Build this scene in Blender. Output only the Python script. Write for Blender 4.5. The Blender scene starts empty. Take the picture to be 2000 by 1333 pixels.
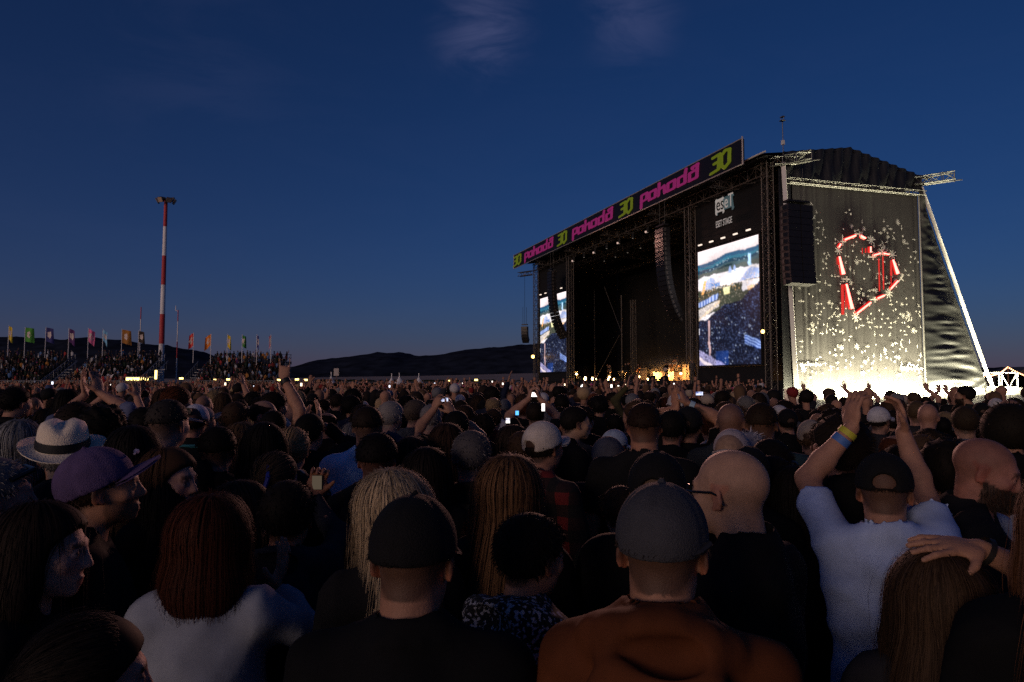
import bpy, math, random
import numpy as np
from math import radians, pi, sin, cos, atan2, hypot
from mathutils import Vector, Matrix

# ------------------------------------------------------------------ camera, sky, sun, exposure
scene = bpy.context.scene
COL = scene.collection
CAM_Z = 1.95
FPX = 2000 * 24 / 36                       # focal length in pixels of the 2000 px wide photograph
PITCH = math.atan((745 - 666.5) / FPX)
cam_data = bpy.data.cameras.new('camera')
cam = bpy.data.objects.new('camera', cam_data); COL.objects.link(cam)
cam_data.lens = 24; cam_data.sensor_width = 36; cam_data.clip_start = 0.05; cam_data.clip_end = 20000
cam.location = (0, 0, CAM_Z); cam.rotation_euler = (radians(90) + PITCH, 0, 0)
scene.camera = cam

SUN_EL, SUN_AZ = 8.0, 214.0               # afterglow of the set sun, behind and to the left of the camera
world = bpy.data.worlds.new('World'); scene.world = world; world.use_nodes = True
wn = world.node_tree; wl = wn.links
sky = wn.nodes.new('ShaderNodeTexSky'); sky.sky_type = 'NISHITA'; sky.sun_disc = False
sky.sun_elevation = radians(4.0); sky.sun_rotation = radians(SUN_AZ); sky.altitude = 200
sky.ozone_density = 6.0; sky.air_density = 1.0; sky.dust_density = 0.8
def wnode(t, **kw):
    n = wn.nodes.new(t)
    for k, v in kw.items(): setattr(n, k, v)
    return n
def wmath(op, a, b=None, clamp=False):
    n = wnode('ShaderNodeMath', operation=op, use_clamp=clamp)
    for i, x in enumerate((a, b)):
        if x is None: continue
        if isinstance(x, (int, float)): n.inputs[i].default_value = x
        else: wl.new(x, n.inputs[i])
    return n.outputs[0]
tc = wnode('ShaderNodeTexCoord'); sep = wnode('ShaderNodeSeparateXYZ'); wl.new(tc.outputs['Generated'], sep.inputs[0])
zc = wmath('MAXIMUM', sep.outputs[2], 0.0)
haze_f = wmath('POWER', 2.718, wmath('MULTIPLY', zc, -7.0))
glow = wnode('ShaderNodeMixRGB', blend_type='ADD'); glow.inputs[0].default_value = 1.0
scl = wnode('ShaderNodeMixRGB', blend_type='MULTIPLY'); scl.inputs[0].default_value = 1.0
wl.new(sky.outputs[0], scl.inputs[1]); scl.inputs[2].default_value = (0.068, 0.052, 0.056, 1)
hz = wnode('ShaderNodeMixRGB', blend_type='MIX'); wl.new(haze_f, hz.inputs[0])
hz.inputs[1].default_value = (0.002, 0.001, 0.004, 1); hz.inputs[2].default_value = (0.036, 0.019, 0.058, 1)
wl.new(scl.outputs[0], glow.inputs[1]); wl.new(hz.outputs[0], glow.inputs[2])
# thin wisps of high cloud that still catch a little rose light
wmap = wnode('ShaderNodeMapping'); wmap.inputs['Scale'].default_value = (1.0, 1.2, 3.2); wl.new(tc.outputs['Generated'], wmap.inputs[0])
n1 = wnode('ShaderNodeTexNoise'); n1.inputs['Scale'].default_value = 4.2; n1.inputs['Detail'].default_value = 9; n1.inputs['Roughness'].default_value = 0.62; n1.inputs['Distortion'].default_value = 0.7
wl.new(wmap.outputs[0], n1.inputs['Vector'])
def blob(dx, dy, dz, r0, r1):
    d = wnode('ShaderNodeVectorMath', operation='DISTANCE'); wl.new(tc.outputs['Generated'], d.inputs[0])
    v = Vector((dx, dy, dz)).normalized(); d.inputs[1].default_value = v
    m = wnode('ShaderNodeMapRange'); m.interpolation_type = 'SMOOTHSTEP'; wl.new(d.outputs['Value'], m.inputs[0])
    m.inputs[1].default_value = r0; m.inputs[2].default_value = r1; m.inputs[3].default_value = 1; m.inputs[4].default_value = 0
    return m.outputs[0]
def skydir(px, py):
    v = Vector(((px - 1000) / FPX, 0, 0)) + Vector((0, -sin(PITCH), cos(PITCH))) * (666.5 - py) / FPX + Vector((0, cos(PITCH), sin(PITCH)))
    return v.normalized()
m1 = blob(*skydir(940, 55), 0.0, 0.090); m2 = blob(*skydir(1230, 40), 0.0, 0.085); m3 = blob(*skydir(370, 130), 0.0, 0.16)
mm = wmath('ADD', wmath('ADD', m1, wmath('MULTIPLY', m2, 0.5)), wmath('ADD', wmath('MULTIPLY', m3, 0.10), 0.02), clamp=True)
cl = wnode('ShaderNodeMapRange'); cl.interpolation_type = 'SMOOTHSTEP'; wl.new(n1.outputs['Fac'], cl.inputs[0])
cl.inputs[1].default_value = 0.42; cl.inputs[2].default_value = 0.66
cf = wmath('MULTIPLY', wmath('MULTIPLY', cl.outputs[0], mm), 0.9)
cmix = wnode('ShaderNodeMixRGB', blend_type='ADD'); wl.new(cf, cmix.inputs[0])
wl.new(glow.outputs[0], cmix.inputs[1]); cmix.inputs[2].default_value = (0.052, 0.048, 0.078, 1)
bg = wn.nodes['Background']; wl.new(cmix.outputs[0], bg.inputs[0]); bg.inputs[1].default_value = 1.0

sun_data = bpy.data.lights.new('sun', 'SUN'); sun = bpy.data.objects.new('sun', sun_data); COL.objects.link(sun)
sun_data.energy = 0.78; sun_data.angle = radians(24); sun_data.color = (1.0, 0.70, 0.54)
_sd = Vector((sin(radians(SUN_AZ)) * cos(radians(SUN_EL)), cos(radians(SUN_AZ)) * cos(radians(SUN_EL)), sin(radians(SUN_EL))))
sun.rotation_euler = _sd.to_track_quat('Z', 'Y').to_euler()
scene.view_settings.view_transform = 'Standard'; scene.view_settings.look = 'None'
scene.view_settings.exposure = 0; scene.view_settings.gamma = 1
scene.render.engine = 'CYCLES'
scene.cycles.max_bounces = 5; scene.cycles.diffuse_bounces = 2; scene.cycles.glossy_bounces = 2
scene.cycles.transmission_bounces = 3; scene.cycles.transparent_max_bounces = 4
scene.cycles.caustics_reflective = False; scene.cycles.caustics_refractive = False
scene.cycles.sample_clamp_indirect = 1.5; scene.cycles.sample_clamp_direct = 0
scene.cycles.use_denoising = False

# ------------------------------------------------------------------ helpers
RNG = np.random.default_rng(7)
random.seed(7)
_FW = np.array([0, cos(PITCH), sin(PITCH)]); _UP = np.array([0, -sin(PITCH), cos(PITCH)]); _CAM = np.array([0, 0, CAM_Z])
def ray(px, py): return np.array([1.0, 0, 0]) * (px - 1000) / FPX + _UP * (666.5 - py) / FPX + _FW
def at_depth(px, py, d):
    """point seen at a photo pixel, d metres ahead of the camera"""
    r = ray(px, py); return _CAM + r * (d / r[1])
def proj(p):
    d = np.asarray(p) - _CAM; z = d @ _FW
    return 1000 + FPX * d[0] / z, 666.5 - FPX * (d @ _UP) / z

MATS = {}
def mat(name, color=(.5, .5, .5), rough=.8, metal=0, noise=0.0, nscale=8, bump=0.0, bscale=60, emit=None, estr=1.0,
        attr=None, objcol=False, spec=None, sheen=0, trans=0, aniso=None):
    if name in MATS: return MATS[name]
    m = bpy.data.materials.new(name); m.use_nodes = True; nt = m.node_tree; L = nt.links
    b = nt.nodes['Principled BSDF']; b.inputs['Roughness'].default_value = rough; b.inputs['Metallic'].default_value = metal
    if spec is not None: b.inputs['Specular IOR Level'].default_value = spec
    if sheen: b.inputs['Sheen Weight'].default_value = sheen
    rgb = nt.nodes.new('ShaderNodeRGB'); rgb.outputs[0].default_value = (*color, 1); out = rgb.outputs[0]
    if objcol:
        oi = nt.nodes.new('ShaderNodeObjectInfo'); out = oi.outputs['Color']
    if attr:
        at = nt.nodes.new('ShaderNodeAttribute'); at.attribute_name = attr
        mx = nt.nodes.new('ShaderNodeMixRGB'); mx.blend_type = 'MULTIPLY'; mx.inputs[0].default_value = 1
        L.new(out, mx.inputs[1]); L.new(at.outputs['Color'], mx.inputs[2]); out = mx.outputs[0]
    t = nt.nodes.new('ShaderNodeTexCoord')
    if noise:
        n = nt.nodes.new('ShaderNodeTexNoise'); n.inputs['Scale'].default_value = nscale; n.inputs['Detail'].default_value = 6
        L.new(t.outputs['Object'], n.inputs['Vector'])
        r = nt.nodes.new('ShaderNodeMapRange'); L.new(n.outputs['Fac'], r.inputs[0]); r.inputs[1].default_value = .25; r.inputs[2].default_value = .75
        r.inputs[3].default_value = 1 - noise; r.inputs[4].default_value = 1 + noise
        mx = nt.nodes.new('ShaderNodeMixRGB'); mx.blend_type = 'MULTIPLY'; mx.inputs[0].default_value = 1
        L.new(out, mx.inputs[1]); L.new(r.outputs[0], mx.inputs[2]); out = mx.outputs[0]
    L.new(out, b.inputs['Base Color'])
    if bump:
        n = nt.nodes.new('ShaderNodeTexNoise'); n.inputs['Scale'].default_value = bscale; n.inputs['Detail'].default_value = 4
        L.new(t.outputs['Object'], n.inputs['Vector'])
        bp = nt.nodes.new('ShaderNodeBump'); bp.inputs['Strength'].default_value = bump; bp.inputs['Distance'].default_value = .01
        L.new(n.outputs['Fac'], bp.inputs['Height']); L.new(bp.outputs[0], b.inputs['Normal'])
    if emit is not None:
        b.inputs['Emission Color'].default_value = (*emit, 1); b.inputs['Emission Strength'].default_value = estr
        if emit == 'attr': pass
    MATS[name] = m
    return m

class MB:
    """collects faces; build() links them as one mesh object"""
    def __init__(s): s.v = []; s.f = []; s.n = 0
    def add(s, vs, fs):
        s.v.append(np.asarray(vs, float).reshape(-1, 3)); s.f += [tuple(int(i) + s.n for i in f) for f in fs]; s.n += len(s.v[-1]); return s
    def box(s, c, h, ax=None):
        c = np.asarray(c, float); A = np.eye(3) if ax is None else np.asarray(ax, float)
        vs = [c + A[0] * h[0] * i + A[1] * h[1] * j + A[2] * h[2] * k for i in (-1, 1) for j in (-1, 1) for k in (-1, 1)]
        return s.add(vs, [(0, 1, 3, 2), (4, 6, 7, 5), (0, 4, 5, 1), (2, 3, 7, 6), (0, 2, 6, 4), (1, 5, 7, 3)])
    def span(s, x0, x1, y0, y1, z0, z1):
        return s.box(((x0 + x1) / 2, (y0 + y1) / 2, (z0 + z1) / 2), (abs(x1 - x0) / 2, abs(y1 - y0) / 2, abs(z1 - z0) / 2))
    def tube(s, a, b, r0, r1=None, n=6, cap=True):
        a = np.asarray(a, float); b = np.asarray(b, float); r1 = r0 if r1 is None else r1
        d = b - a; d /= np.linalg.norm(d) + 1e-9
        q = np.array([0, 0, 1.]) if abs(d[2]) < .9 else np.array([1., 0, 0])
        x = np.cross(d, q); x /= np.linalg.norm(x); y = np.cross(d, x)
        t = np.arange(n) * 2 * pi / n; ring = np.cos(t)[:, None] * x + np.sin(t)[:, None] * y
        vs = np.vstack([a + ring * r0, b + ring * r1])
        fs = [(i, (i + 1) % n, n + (i + 1) % n, n + i) for i in range(n)]
        if cap: fs += [tuple(range(n))[::-1], tuple(range(n, 2 * n))]
        return s.add(vs, fs)
    def path(s, pts, r, n=5):
        for a, b in zip(pts[:-1], pts[1:]): s.tube(a, b, r, n=n)
        return s
    def sphere(s, c, r, nu=10, nv=7):
        c = np.asarray(c, float); r = np.ones(3) * r; vs = [c + [0, 0, r[2]]]
        for j in range(1, nv):
            p = pi * j / nv
            for i in range(nu): t = 2 * pi * i / nu; vs.append(c + r * [sin(p) * cos(t), sin(p) * sin(t), cos(p)])
        vs.append(c - [0, 0, r[2]]); fs = [(0, 1 + i, 1 + (i + 1) % nu) for i in range(nu)]
        for j in range(nv - 2):
            for i in range(nu): a = 1 + j * nu; fs.append((a + i, a + nu + i, a + nu + (i + 1) % nu, a + (i + 1) % nu))
        e = len(vs) - 1; a = 1 + (nv - 2) * nu; fs += [(e, a + (i + 1) % nu, a + i) for i in range(nu)]
        return s.add(vs, fs)
    def grid(s, P):
        """P: (n,m,3) array of points"""
        n, m = P.shape[:2]; i = np.arange(n * m).reshape(n, m)
        q = np.stack([i[:-1, :-1], i[1:, :-1], i[1:, 1:], i[:-1, 1:]], -1).reshape(-1, 4)
        return s.add(P.reshape(-1, 3), q)
    def mesh(s, name='mesh', smooth=False):
        me = bpy.data.meshes.new(name); me.from_pydata(np.vstack(s.v).tolist(), [], s.f)
        if smooth: me.polygons.foreach_set('use_smooth', [True] * len(me.polygons))
        me.update(); return me
    def build(s, name, m, parent=None, loc=None, rz=0, smooth=False):
        return link(name, s.mesh(name, smooth), m, parent, loc, rz)

def link(name, me, m=None, parent=None, loc=None, rz=0):
    o = bpy.data.objects.new(name, me); COL.objects.link(o)
    if m is not None and me is not None and not me.materials: me.materials.append(m)
    if parent is not None: o.parent = parent
    if loc is not None: o.location = loc
    if rz: o.rotation_euler = (0, 0, rz)
    return o
def tag(o, label=None, cat=None, group=None, kind=None):
    if label: o['label'] = label
    if cat: o['category'] = cat
    if group: o['group'] = group
    if kind: o['kind'] = kind
    return o
def empty(name, loc=(0, 0, 0), rz=0, **kw):
    o = bpy.data.objects.new(name, None); COL.objects.link(o); o.location = loc; o.rotation_euler = (0, 0, rz)
    o.empty_display_size = .1
    return tag(o, **kw)
def lamp(name, kind, loc, energy, color, parent=None, size=.2, size_y=None, aim=None, spread=None, spot=None):
    d = bpy.data.lights.new(name, kind); o = bpy.data.objects.new(name, d); COL.objects.link(o)
    d.energy = energy; d.color = color; o.location = loc
    if kind == 'AREA':
        d.size = size
        if size_y: d.shape = 'RECTANGLE'; d.size_y = size_y
        if spread: d.spread = spread
    else: d.shadow_soft_size = size
    if spot: d.spot_size = spot; d.spot_blend = .6
    if aim is not None: o.rotation_euler = Vector(aim).to_track_quat('-Z', 'Y').to_euler()
    if parent: o.parent = parent
    return o

# ------------------------------------------------------------------ signed distance fields meshed by surface nets
class Field:
    def __init__(s, xs, ys, zs):
        s.ax = [np.asarray(a, np.float32) for a in (xs, ys, zs)]
        s.F = np.full([len(a) for a in s.ax], 0.25, np.float32)
    def sub(s, lo, hi):
        sl = []
        for a, l, h in zip(s.ax, lo, hi):
            i0 = max(int(np.searchsorted(a, l)) - 1, 0); i1 = min(int(np.searchsorted(a, h)) + 1, len(a)); sl.append(slice(i0, i1))
        if any(q.stop - q.start < 1 for q in sl): return None, None
        G = np.meshgrid(*[a[q] for a, q in zip(s.ax, sl)], indexing='ij', sparse=True)
        return tuple(sl), G
    def put(s, sl, d, k, op):
        A = s.F[sl]
        if op == 'add':
            if k <= 0: r = np.minimum(A, d)
            else:
                h = np.clip(.5 + .5 * (A - d) / k, 0, 1); r = A * (1 - h) + d * h - k * h * (1 - h)
        elif op == 'sub':
            if k <= 0: r = np.maximum(A, -d)
            else:
                h = np.clip(.5 - .5 * (A + d) / k, 0, 1); r = A * (1 - h) - d * h + k * h * (1 - h)
        s.F[sl] = r
    def ell(s, c, r, k=.02, R=None, op='add'):
        c = np.asarray(c, float); r = np.asarray(r, float); m = (max(r) if R is not None else r) + k + .03
        sl, G = s.sub(c - m, c + m)
        if sl is None: return
        p = [g - q for g, q in zip(G, c)]
        if R is not None: p = [R[0, i] * p[0] + R[1, i] * p[1] + R[2, i] * p[2] for i in range(3)]
        k0 = np.sqrt(sum((q / e) ** 2 for q, e in zip(p, r))) + 1e-6; k1 = np.sqrt(sum((q / e ** 2) ** 2 for q, e in zip(p, r))) + 1e-6
        s.put(sl, (k0 * (k0 - 1) / k1).astype(np.float32), k, op)
    def cone(s, a, b, ra, rb, k=.02, op='add', sy=1.0):
        """rounded cone from a to b; sy squeezes it along y"""
        a = np.asarray(a, float); b = np.asarray(b, float); m = max(ra, rb) + k + .03
        sl, G = s.sub(np.minimum(a, b) - m, np.maximum(a, b) + m)
        if sl is None: return
        ba = b - a; ba2 = ba.copy(); ba2[1] /= sy; pa = [G[0] - a[0], (G[1] - a[1]) / sy, G[2] - a[2]]
        h = np.clip((pa[0] * ba2[0] + pa[1] * ba2[1] + pa[2] * ba2[2]) / max(ba2 @ ba2, 1e-9), 0, 1)
        d = np.sqrt((pa[0] - h * ba2[0]) ** 2 + (pa[1] - h * ba2[1]) ** 2 + (pa[2] - h * ba2[2]) ** 2) - (ra + (rb - ra) * h)
        s.put(sl, (d * min(sy, 1)).astype(np.float32), k, op)
    def half(s, p, n, k=.0):
        """keep only the side of the plane that n points to"""
        G = np.meshgrid(*s.ax, indexing='ij', sparse=True); n = np.asarray(n, float) / np.linalg.norm(n)
        d = -(n[0] * (G[0] - p[0]) + n[1] * (G[1] - p[1]) + n[2] * (G[2] - p[2]))
        s.F = np.maximum(s.F, d.astype(np.float32))
    def nets(s):
        F = s.F; F[0] = F[-1] = .05; F[:, 0] = F[:, -1] = .05; F[:, :, 0] = F[:, :, -1] = .05
        I = F < 0; n = I.shape
        c = np.zeros([q - 1 for q in n], np.int8)
        offs = [(i, j, k) for i in (0, 1) for j in (0, 1) for k in (0, 1)]
        for i, j, k in offs: c += I[i:n[0] - 1 + i, j:n[1] - 1 + j, k:n[2] - 1 + k]
        cells = np.argwhere((c > 0) & (c < 8))
        if not len(cells): return np.zeros((0, 3)), np.zeros((0, 4), int)
        val = np.stack([F[cells[:, 0] + i, cells[:, 1] + j, cells[:, 2] + k] for i, j, k in offs], 1)
        pos = np.stack([np.stack([s.ax[0][cells[:, 0] + i], s.ax[1][cells[:, 1] + j], s.ax[2][cells[:, 2] + k]], 1) for i, j, k in offs], 1)
        acc = np.zeros((len(cells), 3)); cnt = np.zeros(len(cells))
        for a in range(8):
            for b in range(a + 1, 8):
                if sum(x != y for x, y in zip(offs[a], offs[b])) != 1: continue
                va, vb = val[:, a], val[:, b]; m = (va < 0) != (vb < 0)
                t = np.where(m, va / np.where(m, va - vb, 1), 0)
                acc += np.where(m[:, None], pos[:, a] + (pos[:, b] - pos[:, a]) * t[:, None], 0); cnt += m
        V = acc / cnt[:, None]
        idx = np.full(c.shape, -1, np.int64); idx[tuple(cells.T)] = np.arange(len(cells))
        Q = []
        for ax in range(3):
            sl0 = [slice(1, -1)] * 3; sl1 = [slice(1, -1)] * 3; sl0[ax] = slice(0, n[ax] - 1); sl1[ax] = slice(1, n[ax])
            A, B = I[tuple(sl0)], I[tuple(sl1)]; e = np.argwhere(A != B)
            if not len(e): continue
            flip = A[tuple(e.T)]; o = np.ones(3, int); o[ax] = 0; e = e + o
            u, v = [(1, 2), (2, 0), (0, 1)][ax]; du = np.zeros(3, int); du[u] = 1; dv = np.zeros(3, int); dv[v] = 1
            q = np.stack([idx[tuple((e - du - dv).T)], idx[tuple((e - dv).T)], idx[tuple(e.T)], idx[tuple((e - du).T)]], 1)
            q[~flip] = q[~flip][:, ::-1]; Q.append(q)
        Q = np.vstack(Q); Q = Q[(Q >= 0).all(1)]
        return V, Q
    def sample(s, P):
        """trilinear lookup of the field and its gradient on the (maybe uneven) grid"""
        ii = []; tt = []
        for d in range(3):
            a = s.ax[d]; i = np.clip(np.searchsorted(a, P[:, d]) - 1, 0, len(a) - 2); ii.append(i); tt.append(np.clip((P[:, d] - a[i]) / (a[i + 1] - a[i]), 0, 1))
        f = 0; 
        for x in (0, 1):
            for y in (0, 1):
                for z in (0, 1):
                    w = (tt[0] if x else 1 - tt[0]) * (tt[1] if y else 1 - tt[1]) * (tt[2] if z else 1 - tt[2])
                    f = f + w * s.F[ii[0] + x, ii[1] + y, ii[2] + z]
        return f
    def grad(s, P, e=.006):
        g = np.stack([s.sample(P + np.eye(3)[d] * e) - s.sample(P - np.eye(3)[d] * e) for d in range(3)], 1)
        return g / (np.linalg.norm(g, axis=1)[:, None] + 1e-9)

def fast_mesh(name, V, Q, smooth=True):
    """V (n,3), Q (m,4) or (m,3) -> mesh"""
    me = bpy.data.meshes.new(name); V = np.asarray(V, np.float32); Q = np.asarray(Q, np.int32); k = Q.shape[1]
    me.vertices.add(len(V)); me.vertices.foreach_set('co', V.ravel())
    me.loops.add(Q.size); me.loops.foreach_set('vertex_index', Q.ravel())
    me.polygons.add(len(Q)); me.polygons.foreach_set('loop_start', np.arange(len(Q), dtype=np.int32) * k)
    me.polygons.foreach_set('loop_total', np.full(len(Q), k, np.int32))
    me.polygons.foreach_set('use_smooth', np.full(len(Q), smooth))
    me.update(calc_edges=True); me.validate(); return me
def set_color(me, C, name='Col'):
    a = me.color_attributes.new(name, 'FLOAT_COLOR', 'POINT')
    C = np.asarray(C, np.float32)
    if C.shape[1] == 3: C = np.hstack([C, np.ones((len(C), 1), np.float32)])
    a.data.foreach_set('color', C.ravel())
# ------------------------------------------------------------------ ground, fields, hills
def smooth_noise(x, seed, oct=4, f=1.0):
    r = np.random.default_rng(seed); y = np.zeros_like(x)
    for o in range(oct):
        for _ in range(3): y += np.sin(x * f * (2 ** o) * r.uniform(.7, 1.4) + r.uniform(0, 7)) * .5 ** o * .3
    return y
M_ground = mat('trampled_grass', (.035, .04, .02), .95, noise=.5, nscale=.6)
tag(MB().grid(np.array([[[x, y, 0] for y in (-200, 40, 200, 900, 3500, 9000)] for x in (-9000, -1500, -200, 0, 200, 1500, 9000)], float)).build('ground', M_ground), 'dark trampled grass of the airfield under the crowd', kind='structure')
M_field = mat('stubble_field', (.42, .27, .17), .95, noise=.25, nscale=.004)
P = []
for i, x in enumerate(np.linspace(-1500, 2600, 42)):
    row = []
    for y in np.linspace(1150, 2950, 16):
        t = (y - 1150) / 1800
        row.append([x * (.5 + .5 * y / 2950), y, .3 + 24 * t ** 1.2 * (1 + .5 * sin(x * .0021 + 1)) + 2.0 * t * sin(x * .006)])
    P.append(row)
tag(MB().grid(np.array(P)).build('field', M_field, smooth=True), 'pale stubble field sloping up in front of the hills', kind='structure')
def hills(name, prof, Y, depth, seed, m, label, base=-8):
    px = np.array([p[0] for p in prof], float); py = np.array([p[1] for p in prof], float)
    xs = np.linspace(px[0], px[-1], 260); top = np.interp(xs, px, py)
    top = top + smooth_noise(xs * .03, seed) * 1.2 + smooth_noise(xs * .6, seed + 1, 3) * .35
    hh = (748 - top) / FPX * Y + CAM_Z; wx = (xs - 1000) / FPX * Y; rows = []
    for k, t in enumerate(np.linspace(-1, 1, 22)):
        f = (cos(t * pi / 2)) ** 1.25; n = smooth_noise(xs * .09 + k * 9, seed + 5 + k, 3) * 9 * (1 - abs(t)) * (abs(t) > .02)
        rows.append(np.stack([wx * (1 + .0 * t), np.full_like(wx, Y + t * depth), base + (hh - base) * f + n], 1))
    return tag(MB().grid(np.array(rows).transpose(1, 0, 2)).build(name, m, smooth=True), label, kind='structure')
M_hill = mat('wooded_hill', (.026, .031, .044), 1, noise=.55, nscale=.012, spec=0)
hills('hills', [(-700, 700), (-300, 668), (0, 661), (18, 663), (77, 664), (129, 669), (160, 666), (184, 663), (215, 666), (277, 673), (323, 680), (369, 687), (400, 695), (480, 716), (560, 736), (640, 747)], 4200, 900, 3, M_hill, 'dark wooded ridge behind the grandstands')
hills('hills', [(470, 746), (540, 735), (580, 722), (640, 706), (700, 700), (735, 693), (785, 692), (815, 699), (860, 697), (900, 690), (955, 682), (1000, 680), (1045, 675), (1150, 672), (1300, 690), (1500, 708), (1750, 722), (1940, 722), (2000, 725), (2500, 715), (2800, 744)], 5200, 1200, 11, M_hill, 'long dark hill rising towards the stage')
# hedges dividing the fields
M_leaf = mat('far_foliage', (.02, .026, .018), 1, noise=.4, nscale=.2, spec=0)
hb = MB()
for k in range(260):
    px = RNG.uniform(560, 1045); Y = RNG.choice([1240, 1330, 1700]) + RNG.uniform(-12, 12)
    x = (px - 1000) / FPX * Y; h = RNG.uniform(2.5, 6)
    hb.sphere((x, Y, h * .4 + (1.5 if Y > 1500 else 0)), (h * .9, h * .7, h * .55), 6, 4)
tag(hb.build('hedges', M_leaf, smooth=True), 'dark hedgerows between the stubble fields', kind='stuff')

# ------------------------------------------------------------------ the stage
SO = np.array([16.034, 46.493, 0.0]); SU = np.array([-.33489, .94226, 0]); SV = np.array([.94226, .33489, 0]); SRZ = atan2(SU[1], SU[0])
def W(u, v, z): return SO + SU * u + SV * v + np.array([0, 0, z])      # stage coordinates: u along the front, v to the back
def SL(u, v, z): return (u, -v, z)                                     # the same in the stage's own frame
def front_at(px, py, vv):
    n = SV; r = ray(px, py); p = _CAM + r * (np.dot(W(0, vv, 0) - _CAM, n) / np.dot(r, n)); d = p - SO; return d @ SU, p[2]
def side_at(px, py, uu):
    n = SU; r = ray(px, py); p = _CAM + r * (np.dot(W(uu, 0, 0) - _CAM, n) / np.dot(r, n)); d = p - SO; return d @ SV, p[2]
stage = empty('festival_stage', W(0, 0, 0), SRZ, label='huge black festival stage with lettered banner, truss towers and dark roof', cat='stage')
M_alu = mat('aluminium', (.22, .22, .21), .5, .6, noise=.15, nscale=3)
M_alud = mat('dull_truss', (.13, .115, .10), .6, .5, noise=.2, nscale=3)
M_white = mat('white_pvc', (.75, .75, .72), .6, noise=.06, nscale=.8)
M_black = mat('black_cloth', (.0045, .0045, .005), .9, noise=.3, nscale=1.2, bump=.3, bscale=6)
M_tarp = mat('black_tarpaulin', (.016, .017, .018), .55, noise=.3, nscale=.7, bump=.35, bscale=2.2)
M_deck = mat('stage_deck', (.03, .028, .026), .55, noise=.3, nscale=2)
def truss(mb, a, b, w, seg=None, r=.03, rd=.016, n=5):
    a = np.asarray(a, float); b = np.asarray(b, float); d = b - a; Ln = np.linalg.norm(d); d /= Ln
    q = np.array([0, 0, 1.]) if abs(d[2]) < .9 else np.array([1., 0, 0])
    x = np.cross(d, q); x /= np.linalg.norm(x); y = np.cross(d, x); h = w / 2
    cs = [x * h + y * h, -x * h + y * h, -x * h - y * h, x * h - y * h]
    for c in cs: mb.tube(a + c, b + c, r, n=n)
    k = seg or max(2, int(Ln / w / 1.1))
    for i in range(k):
        p, p2 = a + d * Ln * i / k, a + d * Ln * (i + 1) / k
        for j in range(4):
            c0, c1 = cs[j], cs[(j + 1) % 4]
            if i % 2: c0, c1 = c1, c0
            mb.tube(p + c0, p2 + c1, rd, n=3, cap=False)
            if i: mb.tube(p + c0, p + c1, rd, n=3, cap=False)
    return mb
for u, v, w, top in ((0, 2, .55, 17.8), (9.4, 2, .62, 16.4), (33.4, 2, .62, 16.4), (44.1, 2, .55, 17.4), (0.2, 15, .55, 16.6), (44.1, 15, .55, 16.6)):
    truss(MB(), SL(u, v, 0), SL(u, v, top), w, r=.04, rd=.022).build('tower', M_alud, stage)
def ug(px, v): return front_at(px, 735, v)[0]
for u, v in ((ug(1238, 9.5), 9.5), (ug(1348, 11), 11)):
    truss(MB(), SL(u, v, 2.1), SL(u, v, 11.5), .45, r=.035, rd=.018).build('truss_mast', M_alud, stage)
for u, v, z1 in ((ug(1162, 8), 8, 13.5), (ug(1215, 8), 8, 12)):
    MB().tube(SL(u, v, 2.1), SL(u, v, z1), .07, n=8).build('pole', M_alud, stage)
_a, _b = front_at(1165, 738, 6), front_at(1210, 655, 6); MB().tube(SL(_a[0], 6, _a[1]), SL(_b[0], 6, _b[1]), .035, n=5).build('guy_wire', M_alud, stage); _a, _b = front_at(1180, 560, 6.1), front_at(1216, 655, 6.1); MB().tube(SL(_a[0], 6.1, _a[1]), SL(_b[0], 6.1, _b[1]), .03, n=5).build('guy_wire', M_alud, stage)
MB().span(-.6, 44.6, -14.4, -2.6, 1.75, 2.0).build('deck', M_deck, stage)
MB().span(-.6, 44.6, -2.55, -2.50, 0.05, 1.98).build('skirt', M_black, stage)
def cloth(u0, u1, z0, z1, v, fold=.12, nf=30, seed=1, nu=120, nz=30):
    us = np.linspace(u0, u1, nu); zs = np.linspace(z0, z1, nz); f = smooth_noise(us * nf / (u1 - u0), seed) * fold
    return MB().grid(np.array([[SL(u, v + f[i] * (1 - .5 * (z - z0) / (z1 - z0)), z) for z in zs] for i, u in enumerate(us)]))
cloth(-.5, 45.2, 2.0, 17.4, 14.2, .25, 60, 3, 160, 12).build('backdrop', M_black, stage, smooth=True)
# side walls
for u, vf in ((-.55, 3.4), (44.55, 2.45)): MB().span(u - .03, u + .03, -14.1, -vf, 2.0, 17.4).build('side_wall', M_black, stage)
# roof: two pitched skins with a ridge
MB().add([(44.62, -v_, z_) for v_, z_ in ((2.4, 17.38), (2.6, 17.6), (8.4, 18.55), (12, 17.85), (14.2, 17.38))], [(0, 1, 2, 3, 4)]).build('gable', M_black, stage)
rf = MB(); prof = [(.9, 17.55), (2.6, 17.75), (8.4, 18.72), (12, 18.0), (15.2, 17.35)]
rows = []
for u in np.linspace(-1.1, 45.2, 48):
    rows.append([SL(u, v, z + .05 * sin(u * 2.2 + v)) for v, z in prof])
R_ = np.array(rows); rf.grid(R_); rf.grid((R_ - [0, 0, .18])[:, ::-1]); 
rf.build('roof', M_tarp, stage)
fe = MB(); fe.tube(SL(-1.1, .95, 17.62), SL(45.2, .95, 17.62), .07, n=8); fe.build('eave_pipe', M_white, stage)
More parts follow.
